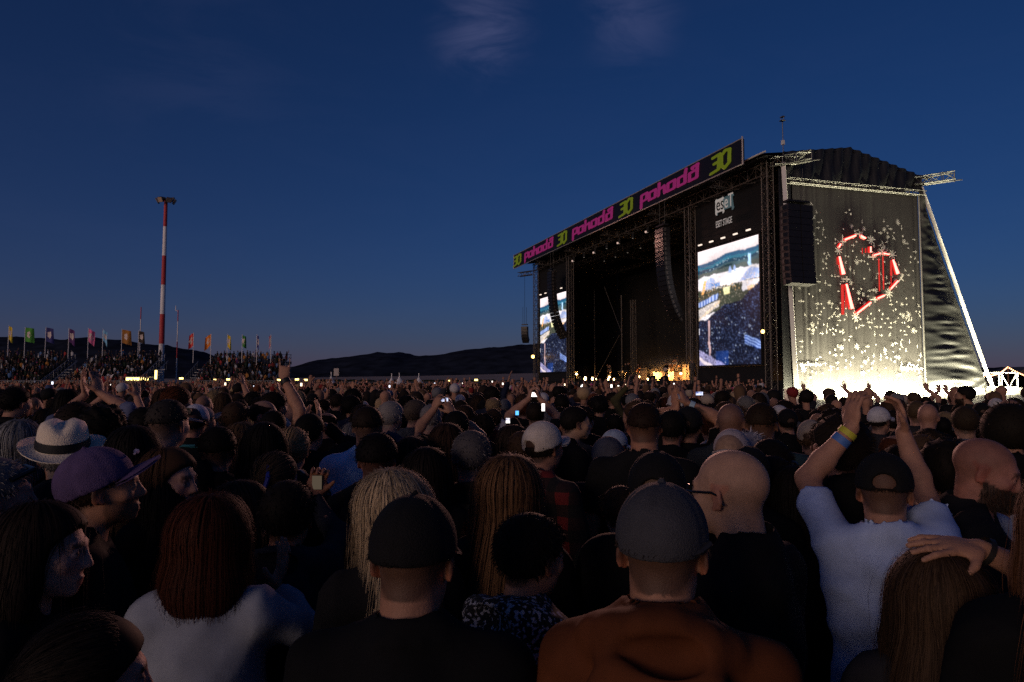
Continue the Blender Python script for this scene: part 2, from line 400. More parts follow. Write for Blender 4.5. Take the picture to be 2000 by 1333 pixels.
# roof trusses and ceiling grid
for v, z, w in ((2, 16.75, .8), (5.2, 16.4, .5), (8.4, 16.7, .5), (11.6, 16.2, .5)):
    truss(MB(), SL(-.2, v, z), SL(44.4, v, z), w, r=.05, rd=.022, n=4).build('roof_truss', M_alud, stage)
for u in (4, 13, 22, 31, 40):
    truss(MB(), SL(u, .3, 16.75), SL(u, 13.8, 16.3), .45, r=.04, rd=.02, n=4).build('roof_truss', M_alud, stage)
# lettered banner along the roof edge
ban = MB(); B0, B1 = 0.0, 46.85
ban.span(B0, B1, .06, -.10, 17.05, 18.75).build('banner', mat('banner_print', (.008, .007, .014), .6, noise=.2, nscale=.5), stage)
banner = stage.children[-1]
M_edge = mat('banner_edge', (.5, .46, .44), .5, .3)
for z in (17.0, 18.8): MB().tube(SL(B0 - .05, -.03, z), SL(B1 + .05, -.03, z), .045, n=6).build('edge_pipe', M_edge, banner)
MB().tube(SL(B0 - .06, -.1, 16.9), SL(B0 - .06, -.1, 18.9), .055, n=6).build('edge_pipe', M_edge, banner)
MB().tube(SL(B1 + .06, -.1, 16.95), SL(B1 + .06, -.1, 18.85), .05, n=6).build('edge_pipe', M_edge, banner)
GLYPH = {
 'P': ([[(0, -.5), (.06, 1.0)], [(.06, 1.0), (.62, 1.05), (.58, .28), (.05, .22)]], .85),
 'o': ([[(0, 0), (.04, .88), (.66, .94), (.62, .04), (0, 0)]], .95),
 'h': ([[(0, 0), (.08, 1.42)], [(.05, .62), (.55, .88), (.60, 0)]], .88),
 'd': ([[(0, 0), (.04, .88), (.64, .94), (.62, .04), (0, 0)], [(.64, .9), (.72, 1.5)]], .98),
 'a': ([[(0, 0), (.03, .82), (.66, .88), (.64, .04), (0, 0)], [(.66, .88), (.72, 1.42), (.26, 1.34), (.3, 1.18)]], 1.0),
 '3': ([[(.05, 1.42), (.62, 1.5), (.56, .84), (.15, .8)], [(.56, .84), (.5, .12), (-.12, 0)]], .74),
 '0': ([[(0, .3), (0, 1.2), (.32, 1.58), (.66, 1.5), (.62, .32), (.26, -.02), (0, .3)]], .9)}
_gl = {}
def glyph(ch, sw):
    """a thick rounded stroke letter as a thin solid, unit x-height"""
    if ch in _gl: return _gl[ch]
    st, adv = GLYPH[ch]; xs = np.arange(-.35, 1.1, .05); ys = np.arange(-.75, 1.85, .05)
    X, Y = np.meshgrid(xs, ys, indexing='ij'); D = np.full(X.shape, 9.)
    for s in st:
        for (x0, y0), (x1, y1) in zip(s[:-1], s[1:]):
            bx, by = x1 - x0, y1 - y0; h = np.clip(((X - x0) * bx + (Y - y0) * by) / (bx * bx + by * by), 0, 1)
            D = np.minimum(D, np.hypot(X - x0 - h * bx, Y - y0 - h * by) - sw)
    zs = np.array([-.06, -.02, 0, .02, .06]); f = Field(xs, ys, zs); f.F = np.maximum(D[:, :, None], np.abs(zs)[None, None] - .03).astype(np.float32)
    V, Q = f.nets(); _gl[ch] = (V, Q, adv); return _gl[ch]
M_pink = mat('pink_print', (.42, .04, .25), .6, noise=.12, nscale=2, emit=(.62, .03, .26), estr=.15)
M_lime = mat('lime_print', (.22, .32, .02), .6, noise=.12, nscale=2, emit=(.26, .36, .004), estr=.14)
def word(txt, px0, px1, m, zb, hx):
    cy = 745 - (745 - 345) * .5
    ua, _ = front_at(px0, 400, -.1); ub, _ = front_at(px1, 400, -.1); L_ = ua - ub
    tot = sum(GLYPH[c][1] for c in txt); sx = L_ / tot; x = .12
    for c in txt:
        V, Q, adv = glyph(c, .145)
        P = np.stack([ua - (V[:, 0] + x) * sx, .075 + (V[:, 2] + .03) * 1.0, zb + V[:, 1] * hx], 1)
        me = fast_mesh('letter', P, Q[:, ::-1]); link('letter', me, m, banner); x += adv
for a, b in ((1003, 1018), (1089, 1107), (1210, 1236), (1390, 1430)): word('30', a, b, M_lime, 17.28, .78)
for a, b in ((1024, 1081), (1117, 1198), (1250, 1368)): word('Pohoda', a, b, M_pink, 17.52, .72)
# black header cloths above the screens with the sponsor lettering
for u0, u1 in ((.5, 9.0), (34.0, 43.6)): 
    cloth(u0, u1, 12.7, 16.5, 2.35, .05, 8, 5, 30, 6).build('header_cloth', M_black, stage, smooth=True)
    cloth(u0, u1, 1.9, 3.05, 2.35, .05, 8, 6, 30, 4).build('header_cloth', M_black, stage, smooth=True)
for u0, u1 in ((.5, 1.05), (8.75, 9.0), (34.0, 34.6), (43.2, 43.6)):
    cloth(u0, u1, 3.05, 12.7, 2.34, .03, 2, 7, 6, 10).build('header_cloth', M_black, stage, smooth=True)
logo = MB(); 
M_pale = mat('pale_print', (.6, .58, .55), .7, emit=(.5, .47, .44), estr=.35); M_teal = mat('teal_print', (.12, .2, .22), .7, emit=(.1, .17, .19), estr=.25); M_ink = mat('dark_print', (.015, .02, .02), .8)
def text_mesh(s, size, extrude=.01):
    c = bpy.data.curves.new('txt', 'FONT'); c.body = s; c.size = size; c.extrude = extrude; c.align_x = 'LEFT'; c.resolution_u = 3
    o = bpy.data.objects.new('txt', c); COL.objects.link(o); bpy.context.view_layer.update()
    me = bpy.data.meshes.new_from_object(o); bpy.data.objects.remove(o); return me
def stage_text(s, size, u, v, z, m, parent, sx=1.0, side=False):
    me = text_mesh(s, size); V = np.empty(len(me.vertices) * 3); me.vertices.foreach_get('co', V); V = V.reshape(-1, 3)
    if side: P = np.stack([np.full(len(V), u) - V[:, 2], -(v + V[:, 0] * sx), z + V[:, 1]], 1)
    else: P = np.stack([u - V[:, 0] * sx, -v + V[:, 2], z + V[:, 1]], 1)
    me.vertices.foreach_set('co', P.ravel()); me.update(); me.materials.clear(); return link('letter', me, m, parent)
hdr = [c for c in stage.children if c.name.startswith('header_cloth')][0]
lu0, lz0 = front_at(1399, 412, 2.2); lu1, _ = front_at(1435, 402, 2.2)
def rrect(u0, u1, z0, z1, v, r=.25):
    pts = []
    for cx, cz, a0 in ((u1 + r, z1 - r, 90), (u0 - r, z1 - r, 0), (u0 - r, z0 + r, -90), (u1 + r, z0 + r, 180)):
        for k in range(6):
            t = radians(a0 + k * 18); pts.append((cx + r * cos(t), -v, cz + r * sin(t)))
    n = len(pts); P = np.array(pts); return MB().add(np.vstack([P, P - [0, .04, 0]]), [tuple(range(n))] + [(i, n + i, n + (i + 1) % n, (i + 1) % n) for i in range(n)])
um = (lu0 + lu1) / 2
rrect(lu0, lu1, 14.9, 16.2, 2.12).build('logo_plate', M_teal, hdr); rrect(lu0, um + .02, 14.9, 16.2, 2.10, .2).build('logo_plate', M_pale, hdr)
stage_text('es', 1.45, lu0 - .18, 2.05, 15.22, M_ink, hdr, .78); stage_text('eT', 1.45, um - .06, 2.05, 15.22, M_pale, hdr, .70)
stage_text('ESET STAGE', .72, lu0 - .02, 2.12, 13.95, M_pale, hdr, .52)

# video screens (flat light-giving pictures)
def screen_picture(nx, ny):
    r = np.random.default_rng(5); S, T = np.meshgrid((np.arange(nx) + .5) / nx, (np.arange(ny) + .5) / ny, indexing='ij'); C = np.zeros((nx, ny, 3)); S0 = S
    w_ = lambda: sum(np.sin(S0 * r.uniform(5, 45) + T * r.uniform(5, 45) + r.uniform(0, 6)) for _ in range(7)) / 7
    S, T = S + .018 * w_(), T + .010 * w_()
    def put(m, c): C[m] = np.asarray(c)
    put(T < 2, (.9, .86, .92)); hz = .115 - .045 * S + .012 * np.sin(S * 9); 
    C[...] = np.array([1.15, .98, .98]) * (1 - .25 * (T / hz).clip(0, 1))[..., None]
    put(T > hz, (.02, .10, .20)); put(T > hz + .03, (.03, .17, .26)); put(T > hz + .055, (.008, .055, .10))
    k = (T > hz + .05) & (r.random(T.shape) < .04); put(k & (T < hz + .08), (.5, .7, .8))
    put(T > hz + .08, (.06, .12, .14)); put((T > hz + .095 - .01 * S) & (T < hz + .11) & (S > .12) & (S < .6), (.01, .04, .05))
    put(T > .205 - .02 * S, (.09, .12, .11)); put(T > .235 - .01 * S, (1.0, .93, .98))
    for c, w, t0, b in ((.22, .16, .25, .345), (.56, .03, .19, .25), (.63, .03, .19, .25), (.9, .22, .24, .33)):
        m = (T > t0) & (T < b) & (np.abs(S - c) < w * ((T - t0) / (b - t0)) ** .6); put(m, (.42, .55, .95))
    put((T > .30) & (T < .345) & (np.abs(S - .3) < .07), (.12, .3, .7))
    put((T > .35 - .02 * S) & (T < .56), (.045, .055, .035)); put((T > .27) & (T < .38) & (np.abs(S - .1 - (.34 - T) * .5) < .02), (1.3, .55, .15))
    m = (np.abs(S - .5) < .05) & (np.abs(T - .385) < .03); put(m, (1.0, .95, .5)); put((T > .34) & (T < .41) & (S > .74), (.85, .8, .85)); put((T > .385) & (T < .42) & (S > .82) & (r.random(T.shape) < .6), (1.1, .6, .25))
    put((np.abs(S - .86) < .022) & (T > .13) & (T < .225), (.55, .85, 1.2))
    gl = (T > .37) & (T < .60) & (r.random(T.shape) < .07); put(gl, (.3, .26, .2))
    cr = T > .60 - .22 * S ** 1.3 + .02 * np.sin(S * 11)
    C[cr] = (.004, .006, .018); k = cr & (r.random(T.shape) < .16); C[k] = (np.array([.045, .065, .15])[None] * r.uniform(.2, 1.8, (k.sum(), 1)))
    k = cr & (r.random(T.shape) < .008); put(k, (.6, .7, .95))
    # lit roofs
    m = (np.abs(T - (.475 - .16 * S)) < .022) & (S < .34); C[m] = np.where((np.floor(S[m] * 40) % 2)[:, None] > 0, (.10, .2, .55), (.55, .65, 1.0))
    m = (T > .51 - .16 * S) & (T < .60 - .26 * S) & (S < .36); C[m] = np.array([.9, .8, .75]) * r.uniform(.3, 1.2, (m.sum(), 1))
    m = (np.abs(T - (.60 - .35 * S)) < .012) & (S < .38) & (r.random(T.shape) < .7); put(m, (1.0, .75, .5))
    m = (S > .76) & (np.abs(T - (.80 + .14 * (S - .76) * 1.6)) < .035); C[m] = np.where((np.floor((T[m] * 1.6 - S[m] * .45) * 55) % 2)[:, None] > 0, (.02, .06, .3), (.35, .5, .95))
    put((np.abs(S - .185) < .012) & (T > .62), (.65, .42, .42)); m = (T > .86 + .3 * S) & (S < .45); C[m] = np.array([.35, .32, .55]) * r.uniform(.1, 1.6, (m.sum(), 1)); m = (np.abs(T - (.94 + .3 * S)) < .015); put(m, (.9, .75, .8))
    m = (T > .88) & (S > .3) & (S < .5); C[m] += np.array([.0, .02, .12])
    m = (T > .235) & (T < .36) & (r.random(T.shape) < .16); C[m] = np.array([1.25, 1.1, 1.0]) * r.uniform(.5, 1.2, (m.sum(), 1)); m = (T > .30) & (T < .42) & (r.random(T.shape) < .04); put(m, (1.2, .7, .3))
    g = sum(np.sin(S * r.uniform(8, 30) + T * r.uniform(8, 40) + r.uniform(0, 6)) for _ in range(6)) / 6; C *= (1 + .5 * g)[..., None] * r.uniform(.85, 1.15, T.shape)[..., None]
    Cb = C.copy(); Cb[1:-1, 1:-1] = .4 * C[1:-1, 1:-1] + .15 * (C[:-2, 1:-1] + C[2:, 1:-1] + C[1:-1, :-2] + C[1:-1, 2:])
    return Cb
def screen(u0, u1, z0, z1, v, label):
    t = empty('led_screen', W((u0 + u1) / 2, v, z0), SRZ, label=label, cat='screen', group='video screens beside the stage opening')
    hw = abs(u0 - u1) / 2; nx, ny = 104, 150; C = screen_picture(nx + 1, ny + 1)
    xs = np.linspace(hw, -hw, nx + 1); zs = np.linspace(z1 - z0, 0, ny + 1)
    V = np.zeros((nx + 1, ny + 1, 3)); V[..., 0] = xs[:, None]; V[..., 2] = zs[None]; V[..., 1] = .06; ii = np.arange((nx + 1) * (ny + 1)).reshape(nx + 1, ny + 1)
    me = fast_mesh('picture', V.reshape(-1, 3), np.stack([ii[:-1, :-1], ii[:-1, 1:], ii[1:, 1:], ii[1:, :-1]], -1).reshape(-1, 4), False); set_color(me, C.reshape(-1, 3))
    m = MATS.get('screen_light')
    if m is None:
        m = bpy.data.materials.new('screen_light'); m.use_nodes = True; nt = m.node_tree; b = nt.nodes['Principled BSDF']; b.inputs['Base Color'].default_value = (.02, .02, .02, 1); b.inputs['Roughness'].default_value = .4
        at = nt.nodes.new('ShaderNodeAttribute'); at.attribute_name = 'Col'; nt.links.new(at.outputs['Color'], b.inputs['Emission Color']); b.inputs['Emission Strength'].default_value = 1.15; MATS['screen_light'] = m
    link('picture', me, m, t)
    f = MB()
    for a, b_, c, d in ((-hw - .12, hw + .12, -.12, 0), (-hw - .12, hw + .12, z1 - z0, z1 - z0 + .12), (-hw - .12, -hw, 0, z1 - z0), (hw, hw + .12, 0, z1 - z0)): f.span(a, b_, -.12, .08, c, d)
    f.span(-hw, hw, -.10, .04, 0, z1 - z0); f.build('frame', mat('screen_frame', (.01, .01, .01), .6), t)
    for k in range(5):
        x = hw - (k + .5) * 2 * hw / 5; MB().box((x, .35, z1 - z0 + .45), (.22, .05, .05)).build('lamp_bar', mat('lamp_glow', (.3, .3, .3), .4, emit=(1, .8, .65), estr=1.2), t)
screen(8.55, 1.2, 3.2, 12.45, 2.2, 'tall bright video screen right of the stage opening, under the sponsor lettering')
screen(43.0, 34.8, 3.1, 12.55, 2.2, 'far video screen at the left end of the stage, half covered by hanging speakers')

# ---- side of the stage: scrim, valance, flared tarpaulin, white leg
UX = -1.0
vs = np.linspace(3.25, 14.95, 150); zs = np.linspace(1.25, 16.0, 30); fl = smooth_noise(vs * 2.1, 21, 4) * .045 + .05 * np.maximum(0, np.sin(vs * 3.1 + .6) ) ** 14 + .04 * np.maximum(0, np.sin(vs * 4.7 + 2.)) ** 18
scr = MB().grid(np.array([[(UX + fl[i] * (1.2 - (z - 1.25) / 16), -v, z) for z in zs] for i, v in enumerate(vs)])).build('side_scrim', mat('scrim_mesh', (.060, .057, .057), .85, noise=.12, nscale=.4), stage, smooth=True)
M_star = mat('white_print', (.9, .88, .8), .6)
sm = MB(); rr = np.random.default_rng(12)
def bar(cv, cz, L_, w, ang, uo):
    a = np.array([0, -cos(ang), sin(ang)]); b = np.array([0, sin(ang), cos(ang)]); c = np.array([uo, -cv, cz])
    sm.add([c + a * L_ + b * w, c + a * L_ - b * w, c - a * L_ - b * w, c - a * L_ + b * w], [(0, 1, 2, 3)])
def mark(cv, cz, kind, s):
    uo = UX - .085 - rr.uniform(0, .01); a0 = rr.uniform(0, pi)
    if kind == 'star':
        for k in range(4): bar(cv, cz, s * rr.uniform(.85, 1.1), s * .09, a0 + k * pi / 4, uo - k * .003)
    elif kind == 'cross':
        a0 = rr.choice([0, pi / 2, rr.uniform(0, pi)]); bar(cv, cz, s, s * .12, a0, uo); bar(cv + cos(a0) * s * .25, cz - sin(a0) * s * .25, s * .55, s * .12, a0 + pi / 2, uo - .003)
    else:
        for k in range(4): bar(cv, cz, s * .62, s * .26, a0 + k * pi / 4, uo - k * .003)
placed = []
for k in range(4000):
    v, z = rr.uniform(3.5, 14.7), rr.uniform(2.2, 14.6) ; 
    if v < 5.0 and z > 8.4 and v < 4.4: continue
    if z > 13.6 + .8 * sin(v * 1.7): continue
    if any(abs(v - a) < .22 and abs(z - b) < .22 for a, b in placed): continue
    if smooth_noise(np.array([v * 1.3 + z * 2.1]), 31)[0] + smooth_noise(np.array([z * 1.9 - v]), 32)[0] + rr.uniform(-.9, .9) < -.3: continue
    placed.append((v, z)); q = rr.random(); mark(v, z, 'cross' if q < .42 else 'flake' if q < .86 else 'star', (rr.uniform(.13, .20) if q < .42 else rr.uniform(.09, .135) if q < .86 else rr.uniform(.16, .24)))
    if len(placed) > 330: break
for x, y, kd in ((1636, 490, 'star'), (1644, 470, 'cross'), (1675, 458, 'cross'), (1699, 470, 'star'), (1701, 503, 'cross'), (1721, 493, 'star'), (1741, 498, 'star'), (1758, 544, 'cross'), (1734, 574, 'star'), (1705, 586, 'cross'), (1669, 619, 'star'), (1650, 546, 'cross')):
    v, z = side_at(x, y, UX); mark(v, z, kd, .38)
tag(sm.build('printed_stars', M_star, scr), kind='stuff')
# two lines of small writing at the foot of the scrim, and a scribbled signature
def unit2(d): q = np.array([0, -d[2], d[1]]); return q / (np.linalg.norm(q) + 1e-9)
def scribble(px0, px1, py, amp, n, seed, m):
    r = np.random.default_rng(seed); v0, z0 = side_at(px0, py, UX); v1, z1 = side_at(px1, py, UX); b = MB()
    t = np.linspace(0, 1, n); P = np.stack([np.full(n, UX - .10), -(v0 + (v1 - v0) * t), z0 + (z1 - z0) * t + amp * r.uniform(-1, 1, n)], 1)
    for a, c in zip(P[:-1], P[1:]): n_ = unit2(c - a) * .035; b.add([a + n_, a - n_, c - n_, c + n_], [(0, 1, 2, 3)])
    return b.build('signature', m, scr)
scribble(1562, 1602, 713, .10, 40, 3, M_star); scribble(1756, 1800, 722, .13, 36, 4, M_star); scribble(1757, 1790, 716, .28, 9, 6, M_star)
# neon heart on the scrim
heart = empty('neon_heart', W(UX - .15, 9, 8), SRZ, label='broken heart outline of glowing red neon bars on the dark side cloth', cat='neon sign')
M_neon = mat('red_neon', (.3, .02, .02), .4, emit=(1, .15, .12), estr=6.5); M_neonrefl = mat('red_reflection', (.2, .01, .01), .4, emit=(1, .02, .015), estr=.5)
M_halo = mat('red_halo', (.2, .01, .01), .4, emit=(1, .02, .015), estr=.7)  # dim red glow standing in for the halo round the bars
def hp(cx, cy):
    v, z = side_at(1540 + cx / 5.554, 400 + cy / 5.554, UX - .15); return np.array([0, -(v - 9), z - 8])
for x0, y0, x1, y1, w in ((548, 462, 568, 428, .075), (612, 380, 730, 335, .075), (786, 338, 836, 364, .075), (890, 458, 890, 518, .085), (926, 550, 995, 530, .06), (1032, 527, 1092, 540, .06), (1112, 912, 1188, 828, .075), (966, 1018, 1042, 985, .075), (742, 1180, 893, 1062, .08)):
    MB().tube(hp(x0, y0), hp(x1, y1), w * .8, n=8).build('neon_or_reflection', M_neon, heart); MB().tube(hp(x0, y0) + [.11, 0, 0], hp(x1, y1) + [.11, 0, 0], w * 1.7, n=10).build('halo_tube', M_halo, heart)  # the wider tube behind each bar is its halo, added as glowing shape
for x0, y0, x1, y1, w0, w1 in ((1135, 598, 1185, 750, .06, .13), (628, 862, 690, 1130, .07, .13), (553, 562, 595, 756, .06, .14)):
    MB().tube(hp(x0, y0), hp(x1, y1), w0, w1, n=8).build('neon_or_reflection', M_neon, heart); MB().tube(hp(x0, y0) + [.11, 0, 0], hp(x1, y1) + [.11, 0, 0], w0 * 1.6, w1 * 1.3, n=10).build('halo_tube', M_halo, heart)
for x0, y0, x1, y1, w in ((590, 868, 594, 1190, .10), (985, 585, 993, 940, .045), (1030, 565, 1037, 920, .045), (1120, 605, 1120, 770, .07), (1118, 780, 1120, 880, .03), (627, 875, 628, 1120, .05), (806, 470, 806, 532, .03), (842, 474, 842, 518, .05), (530, 575, 534, 650, .03)):
    MB().tube(hp(x0, y0) + [0.04, 0, 0], hp(x1, y1) + [0.04, 0, 0], w, n=6).build('neon_or_reflection', M_neonrefl, heart)  # vertical reflections of the neon, drawn as dim glowing tubes
# valance under the roof side
P = []
for v in np.linspace(2.4, 15.3, 70):
    zt = np.interp(v, [p[0] for p in prof], [p[1] for p in prof]); zb = 15.75 + .35 * (v < 3.2) + .12 * sin(v * 2.3) + .25 * (v / 15)
    P.append([(UX - .12 + .16 * sin(v * 2.9 + z_ * 5) * z_ + .1 * sin(v * 7.3 + 2 * z_), -v, zt + .05 + (zb - zt) * z_) for z_ in np.linspace(0, 1, 12)])
MB().grid(np.array(P)).build('side_valance', M_tarp, stage, smooth=True)
# flared tarpaulin at the back, with sagging wrinkles, and its white leg
P = []; rr = np.random.default_rng(4); ph = rr.uniform(0, 7, 9)
for a in np.linspace(0, 1, 60):
    row = []
    for t in np.linspace(0, 1, 190):
        z = 16.2 - 14.9 * t; vr = 15.25 + 6.3 * (t ** 1.06); v = 15.0 + (vr - 15.0) * a
        sag = 4 * a * (1 - a); zz = z - sag * .35 * (t > .02)
        wv = sum(sin(zz * (3.2 + 2.3 * k) + a * (2.2 - 1.1 * k) + 1.2 * sin(zz * .9 + a * 3 + k) + ph[k]) * .62 / (k + 1) ** .7 for k in range(6)) + 1.2 * abs(sin(zz * 2.1 + a * 2.4 + ph[6])) ** 6
        fan = max(0, t - .78) / .22; wv += fan * 2.2 * sin(atan2(zz - 2.2, (21.6 - v) + .4) * 16 + ph[7])
        row.append((UX - .06 - .060 * wv * (sag + .25) - .25 * sag, -v, zz))
    P.append(row)
MB().grid(np.array(P)).build('side_tarpaulin', M_tarp, stage, smooth=True)
lg = MB(); lg.box((0, 0, 0), (1, 1, 1)) if False else None
def beam(a, b, w, m, name='beam', parent=None):
    return MB().tube(a, b, w, n=4).build(name, m, parent or stage)
beam((UX - .15, -15.2, 16.5), (UX - .15, -21.6, 2.0), .16, M_white); beam((UX - .2, -21.5, 2.3), (UX - .2, -22.3, .3), .16, M_white)
beam((UX - .1, -2.45, 17.0), (UX - .1, -3.15, .2), .20, M_white)
MB().tube((UX - .08, -15.0, 1.2), (UX - .08, -15.0, 15.9), .07, n=6).build('pole', M_alu, stage)
MB().span(UX - .02, UX + .02, -3.1, -2.1, .4, 16.6).build('side_wall', M_tarp, stage)
tr = MB(); truss(tr, (UX - .25, -2.7, 15.75), (UX - .25, -15.4, 16.0), .32, r=.03, rd=.018, n=4); tr.build('side_truss', M_alu, stage)
for v, z, L_, dv in ((2.4, 17.1, 1.4, 1.3), (15.2, 17.0, 1.5, 1.7)):
    b = MB(); truss(b, (UX, -v, z), (UX - L_, -v - dv, z + .15), .6, r=.04, rd=.03, n=4); truss(b, (UX - .1, -v + .9, z - .1), (UX - .1, -v - 1.1, z + .1), .5, r=.04, rd=.03, n=4)
    b.tube((UX - L_, -v - dv, z + .45), (UX - L_, -v - dv, z - .3), .04); b.tube((UX - L_ - .2, -v - dv - .5, z - .15), (UX, -v + .6, z - .35), .04); b.build('corner_truss', M_alu, stage)
truss(MB(), (44.6, -1.8, 16.2), (46.8, -.6, 16.2), .5, r=.045, rd=.03, n=4).build('corner_truss', M_alud, stage)
an = empty('wind_mast', W(UX, 2.55, 17.55), SRZ, label='thin mast with a small weather box on the roof corner', cat='mast')
MB().tube((0, 0, 0), (0, 0, 2.35), .03).build('pole', M_alu, an); MB().box((0, 0, .9), (.09, .09, .16)).build('sensor_box', M_white, an)
b = MB(); b.box((0, 0, 2.45), (.16, .16, .02)); b.tube((-.13, 0, 2.45), (-.13, 0, 2.72), .02); b.tube((.13, 0, 2.45), (.13, 0, 2.66), .02); b.box((0, 0, 2.72), (.15, .1, .03)); b.build('wind_gauge', M_alu, an)

# ---- white cloth fence at the foot of the side, with flood lamps behind it
M_glowcloth = bpy.data.materials.new('white_fence_cloth'); M_glowcloth.use_nodes = True
nt = M_glowcloth.node_tree; pb = nt.nodes['Principled BSDF']; pb.inputs['Base Color'].default_value = (.8, .8, .74, 1); pb.inputs['Roughness'].default_value = .8
tb = nt.nodes.new('ShaderNodeBsdfTranslucent'); tb.inputs[0].default_value = (.85, .84, .74, 1); ms = nt.nodes.new('ShaderNodeMixShader'); ms.inputs[0].default_value = .5
nt.links.new(pb.outputs[0], ms.inputs[1]); nt.links.new(tb.outputs[0], ms.inputs[2]); nt.links.new(ms.outputs[0], nt.nodes['Material Output'].inputs[0])
fence = empty('cloth_fence', W(-3.2, 1, 0), SRZ, label='low white cloth fence glowing behind the crowd at the stage side', cat='fence')
for k in range(22):
    v0 = .2 + k * 2.0; MB().grid(np.array([[(.02 * sin(v * 5 + z * 3), -(v - 1), z) for z in np.linspace(.05, 1.46, 5)] for v in np.linspace(v0, v0 + 1.97, 7)])).build('panel', M_glowcloth, fence, smooth=True)
    MB().tube((.06, -(v0 - 1), 0), (.06, -(v0 - 1), 1.5), .03).build('post', M_alu, fence)
M_lens = mat('flood_lens', (.9, .9, .8), .3, emit=(1, .93, .66), estr=30)
M_dark = mat('dark_metal', (.02, .02, .02), .5, .3)
FLOODC = (1.0, .91, .60)
for k in range(9):
    v = 3.6 + k * 1.4
    t = empty('flood_lamp', W(-2.15, v, 0), SRZ, label='floor flood lamp behind the white fence lighting the side cloth', cat='lamp', group='flood lamps at the foot of the side cloth')
    MB().box((0, 0, .28), (.22, .3, .12)).box((0, -.36, .15), (.1, .03, .15)).box((0, .36, .15), (.1, .03, .15)).build('housing', M_dark, t)
    MB().box((.02, 0, .415), (.19, .27, .012)).build('lens', M_lens, t)
    lamp('flood_light', 'AREA', (0, 0, .46), 700, FLOODC, t, .5, .4, aim=(.22, 0, 1))
for k in range(7):
    v = 17 + k * 3.6
    t = empty('flood_lamp', W(-2.3, v, 0), SRZ, label='floor flood lamp behind the white fence lighting the tarpaulin', cat='lamp', group='flood lamps along the white fence')
    MB().box((0, 0, .28), (.22, .3, .12)).box((0, -.36, .15), (.1, .03, .15)).box((0, .36, .15), (.1, .03, .15)).build('housing', M_dark, t)
    MB().box((.02, 0, .415), (.19, .27, .012)).build('lens', M_lens, t)
    lamp('flood_light', 'AREA', (0, 0, .46), 1700, FLOODC, t, .5, .4, aim=(.5, 0, 1))
# white scaffold cage beside the leg
sc_ = empty('scaffold_cage', W(-1.6, 22.0, 0), SRZ, label='white scaffold cage with diagonal braces beside the slanting leg', cat='scaffold')
b = MB()
for y in (0, -2.0):
    for x in (0, 1.2): b.tube((x, y, 0), (x, y, 2.65), .05)
for z in (.3, 1.5, 2.62):
    for x in (0, 1.2): b.tube((x, 0, z), (x, -2.0, z), .045)
    for y in (0, -2.0): b.tube((0, y, z), (1.2, y, z), .045)
b.build('frame', M_white, sc_); b = MB(); b.tube((-.04, -.1, .3), (-.04, -1.9, 2.6), .04); b.tube((-.06, -1.9, .3), (-.06, -.1, 2.6), .04); b.build('brace', M_white, sc_)

# ---- hanging loudspeakers
M_spk = mat('speaker_box', (.014, .013, .013), .55, noise=.2, nscale=3); M_grill = mat('speaker_grille', (.03, .028, .027), .45, .4, bump=.5, bscale=90)
def line_array(name, u, v, ztop, n, w, h, d, curve, label, facing=0.0, cols=1):
    t = empty(name, W(u, v, ztop), SRZ + facing, label=label, cat='loudspeaker', group='hanging loudspeaker arrays')
    MB().box((0, 0, .25), (w * cols * .45, d * .4, .06)).build('fly_frame', M_dark, t)
    for s in (-1, 1): MB().tube((s * w * .3 * cols, 0, .3), (s * w * .3 * cols, 0, 2.6), .02, n=4).build('chain', M_dark, t)
    for c in range(cols):
        y, z, a = 0.0, 0.0, 0.0; cx = (c - (cols - 1) / 2) * (w + .06)
        for i in range(n):
            a = curve * (i / max(n - 1, 1)) ** 2.2; dy, dz = -sin(a), -cos(a)
            cyy, czz = y + dy * h / 2, z + dz * h / 2
            ax = np.array([[1, 0, 0], [0, cos(a), -sin(a)], [0, sin(a), cos(a)]])
            o = MB().box((cx, cyy, czz), (w / 2, d / 2, h * .47), ax).build('speaker_box', M_spk, t)
            f = np.array([cx, cyy, czz]) + ax[1] * (d / 2 + .012)
            MB().box(f, (w * .46, .01, h * .40), ax).build('grille', M_grill, o)
            for s in (-1, 1): MB().box(np.array([cx, cyy, czz]) + ax[0] * s * (w / 2 + .015) + ax[1] * d * .25, (.012, .07, h * .3), ax).build('side_plate', M_alud, o)
            y += dy * h; z += dz * h
    return t
line_array('line_array', 10.6, .1, 14.7, 20, 1.35, .40, .62, .62, 'tall curved loudspeaker column hanging before the middle of the stage')
line_array('line_array', 34.3, .1, 14.7, 20, 1.35, .40, .62, .62, 'curved loudspeaker column hanging in front of the far video screen')
line_array('line_array', -2.1, 2.55, 13.75, 12, 1.0, .45, .8, .10, 'double loudspeaker column hanging beside the starred side cloth', facing=-pi / 2, cols=2)
line_array('line_array', 46.2, 1.2, 9.2, 6, .85, .36, .6, .9, 'small curved loudspeaker cluster hanging beyond the far end of the stage', facing=.9)
MB().tube((0, 0, .3), (0, 0, 7.0), .02, n=4).build('cable', M_dark, [o for o in bpy.data.objects if o.name.startswith('line_array')][-1])

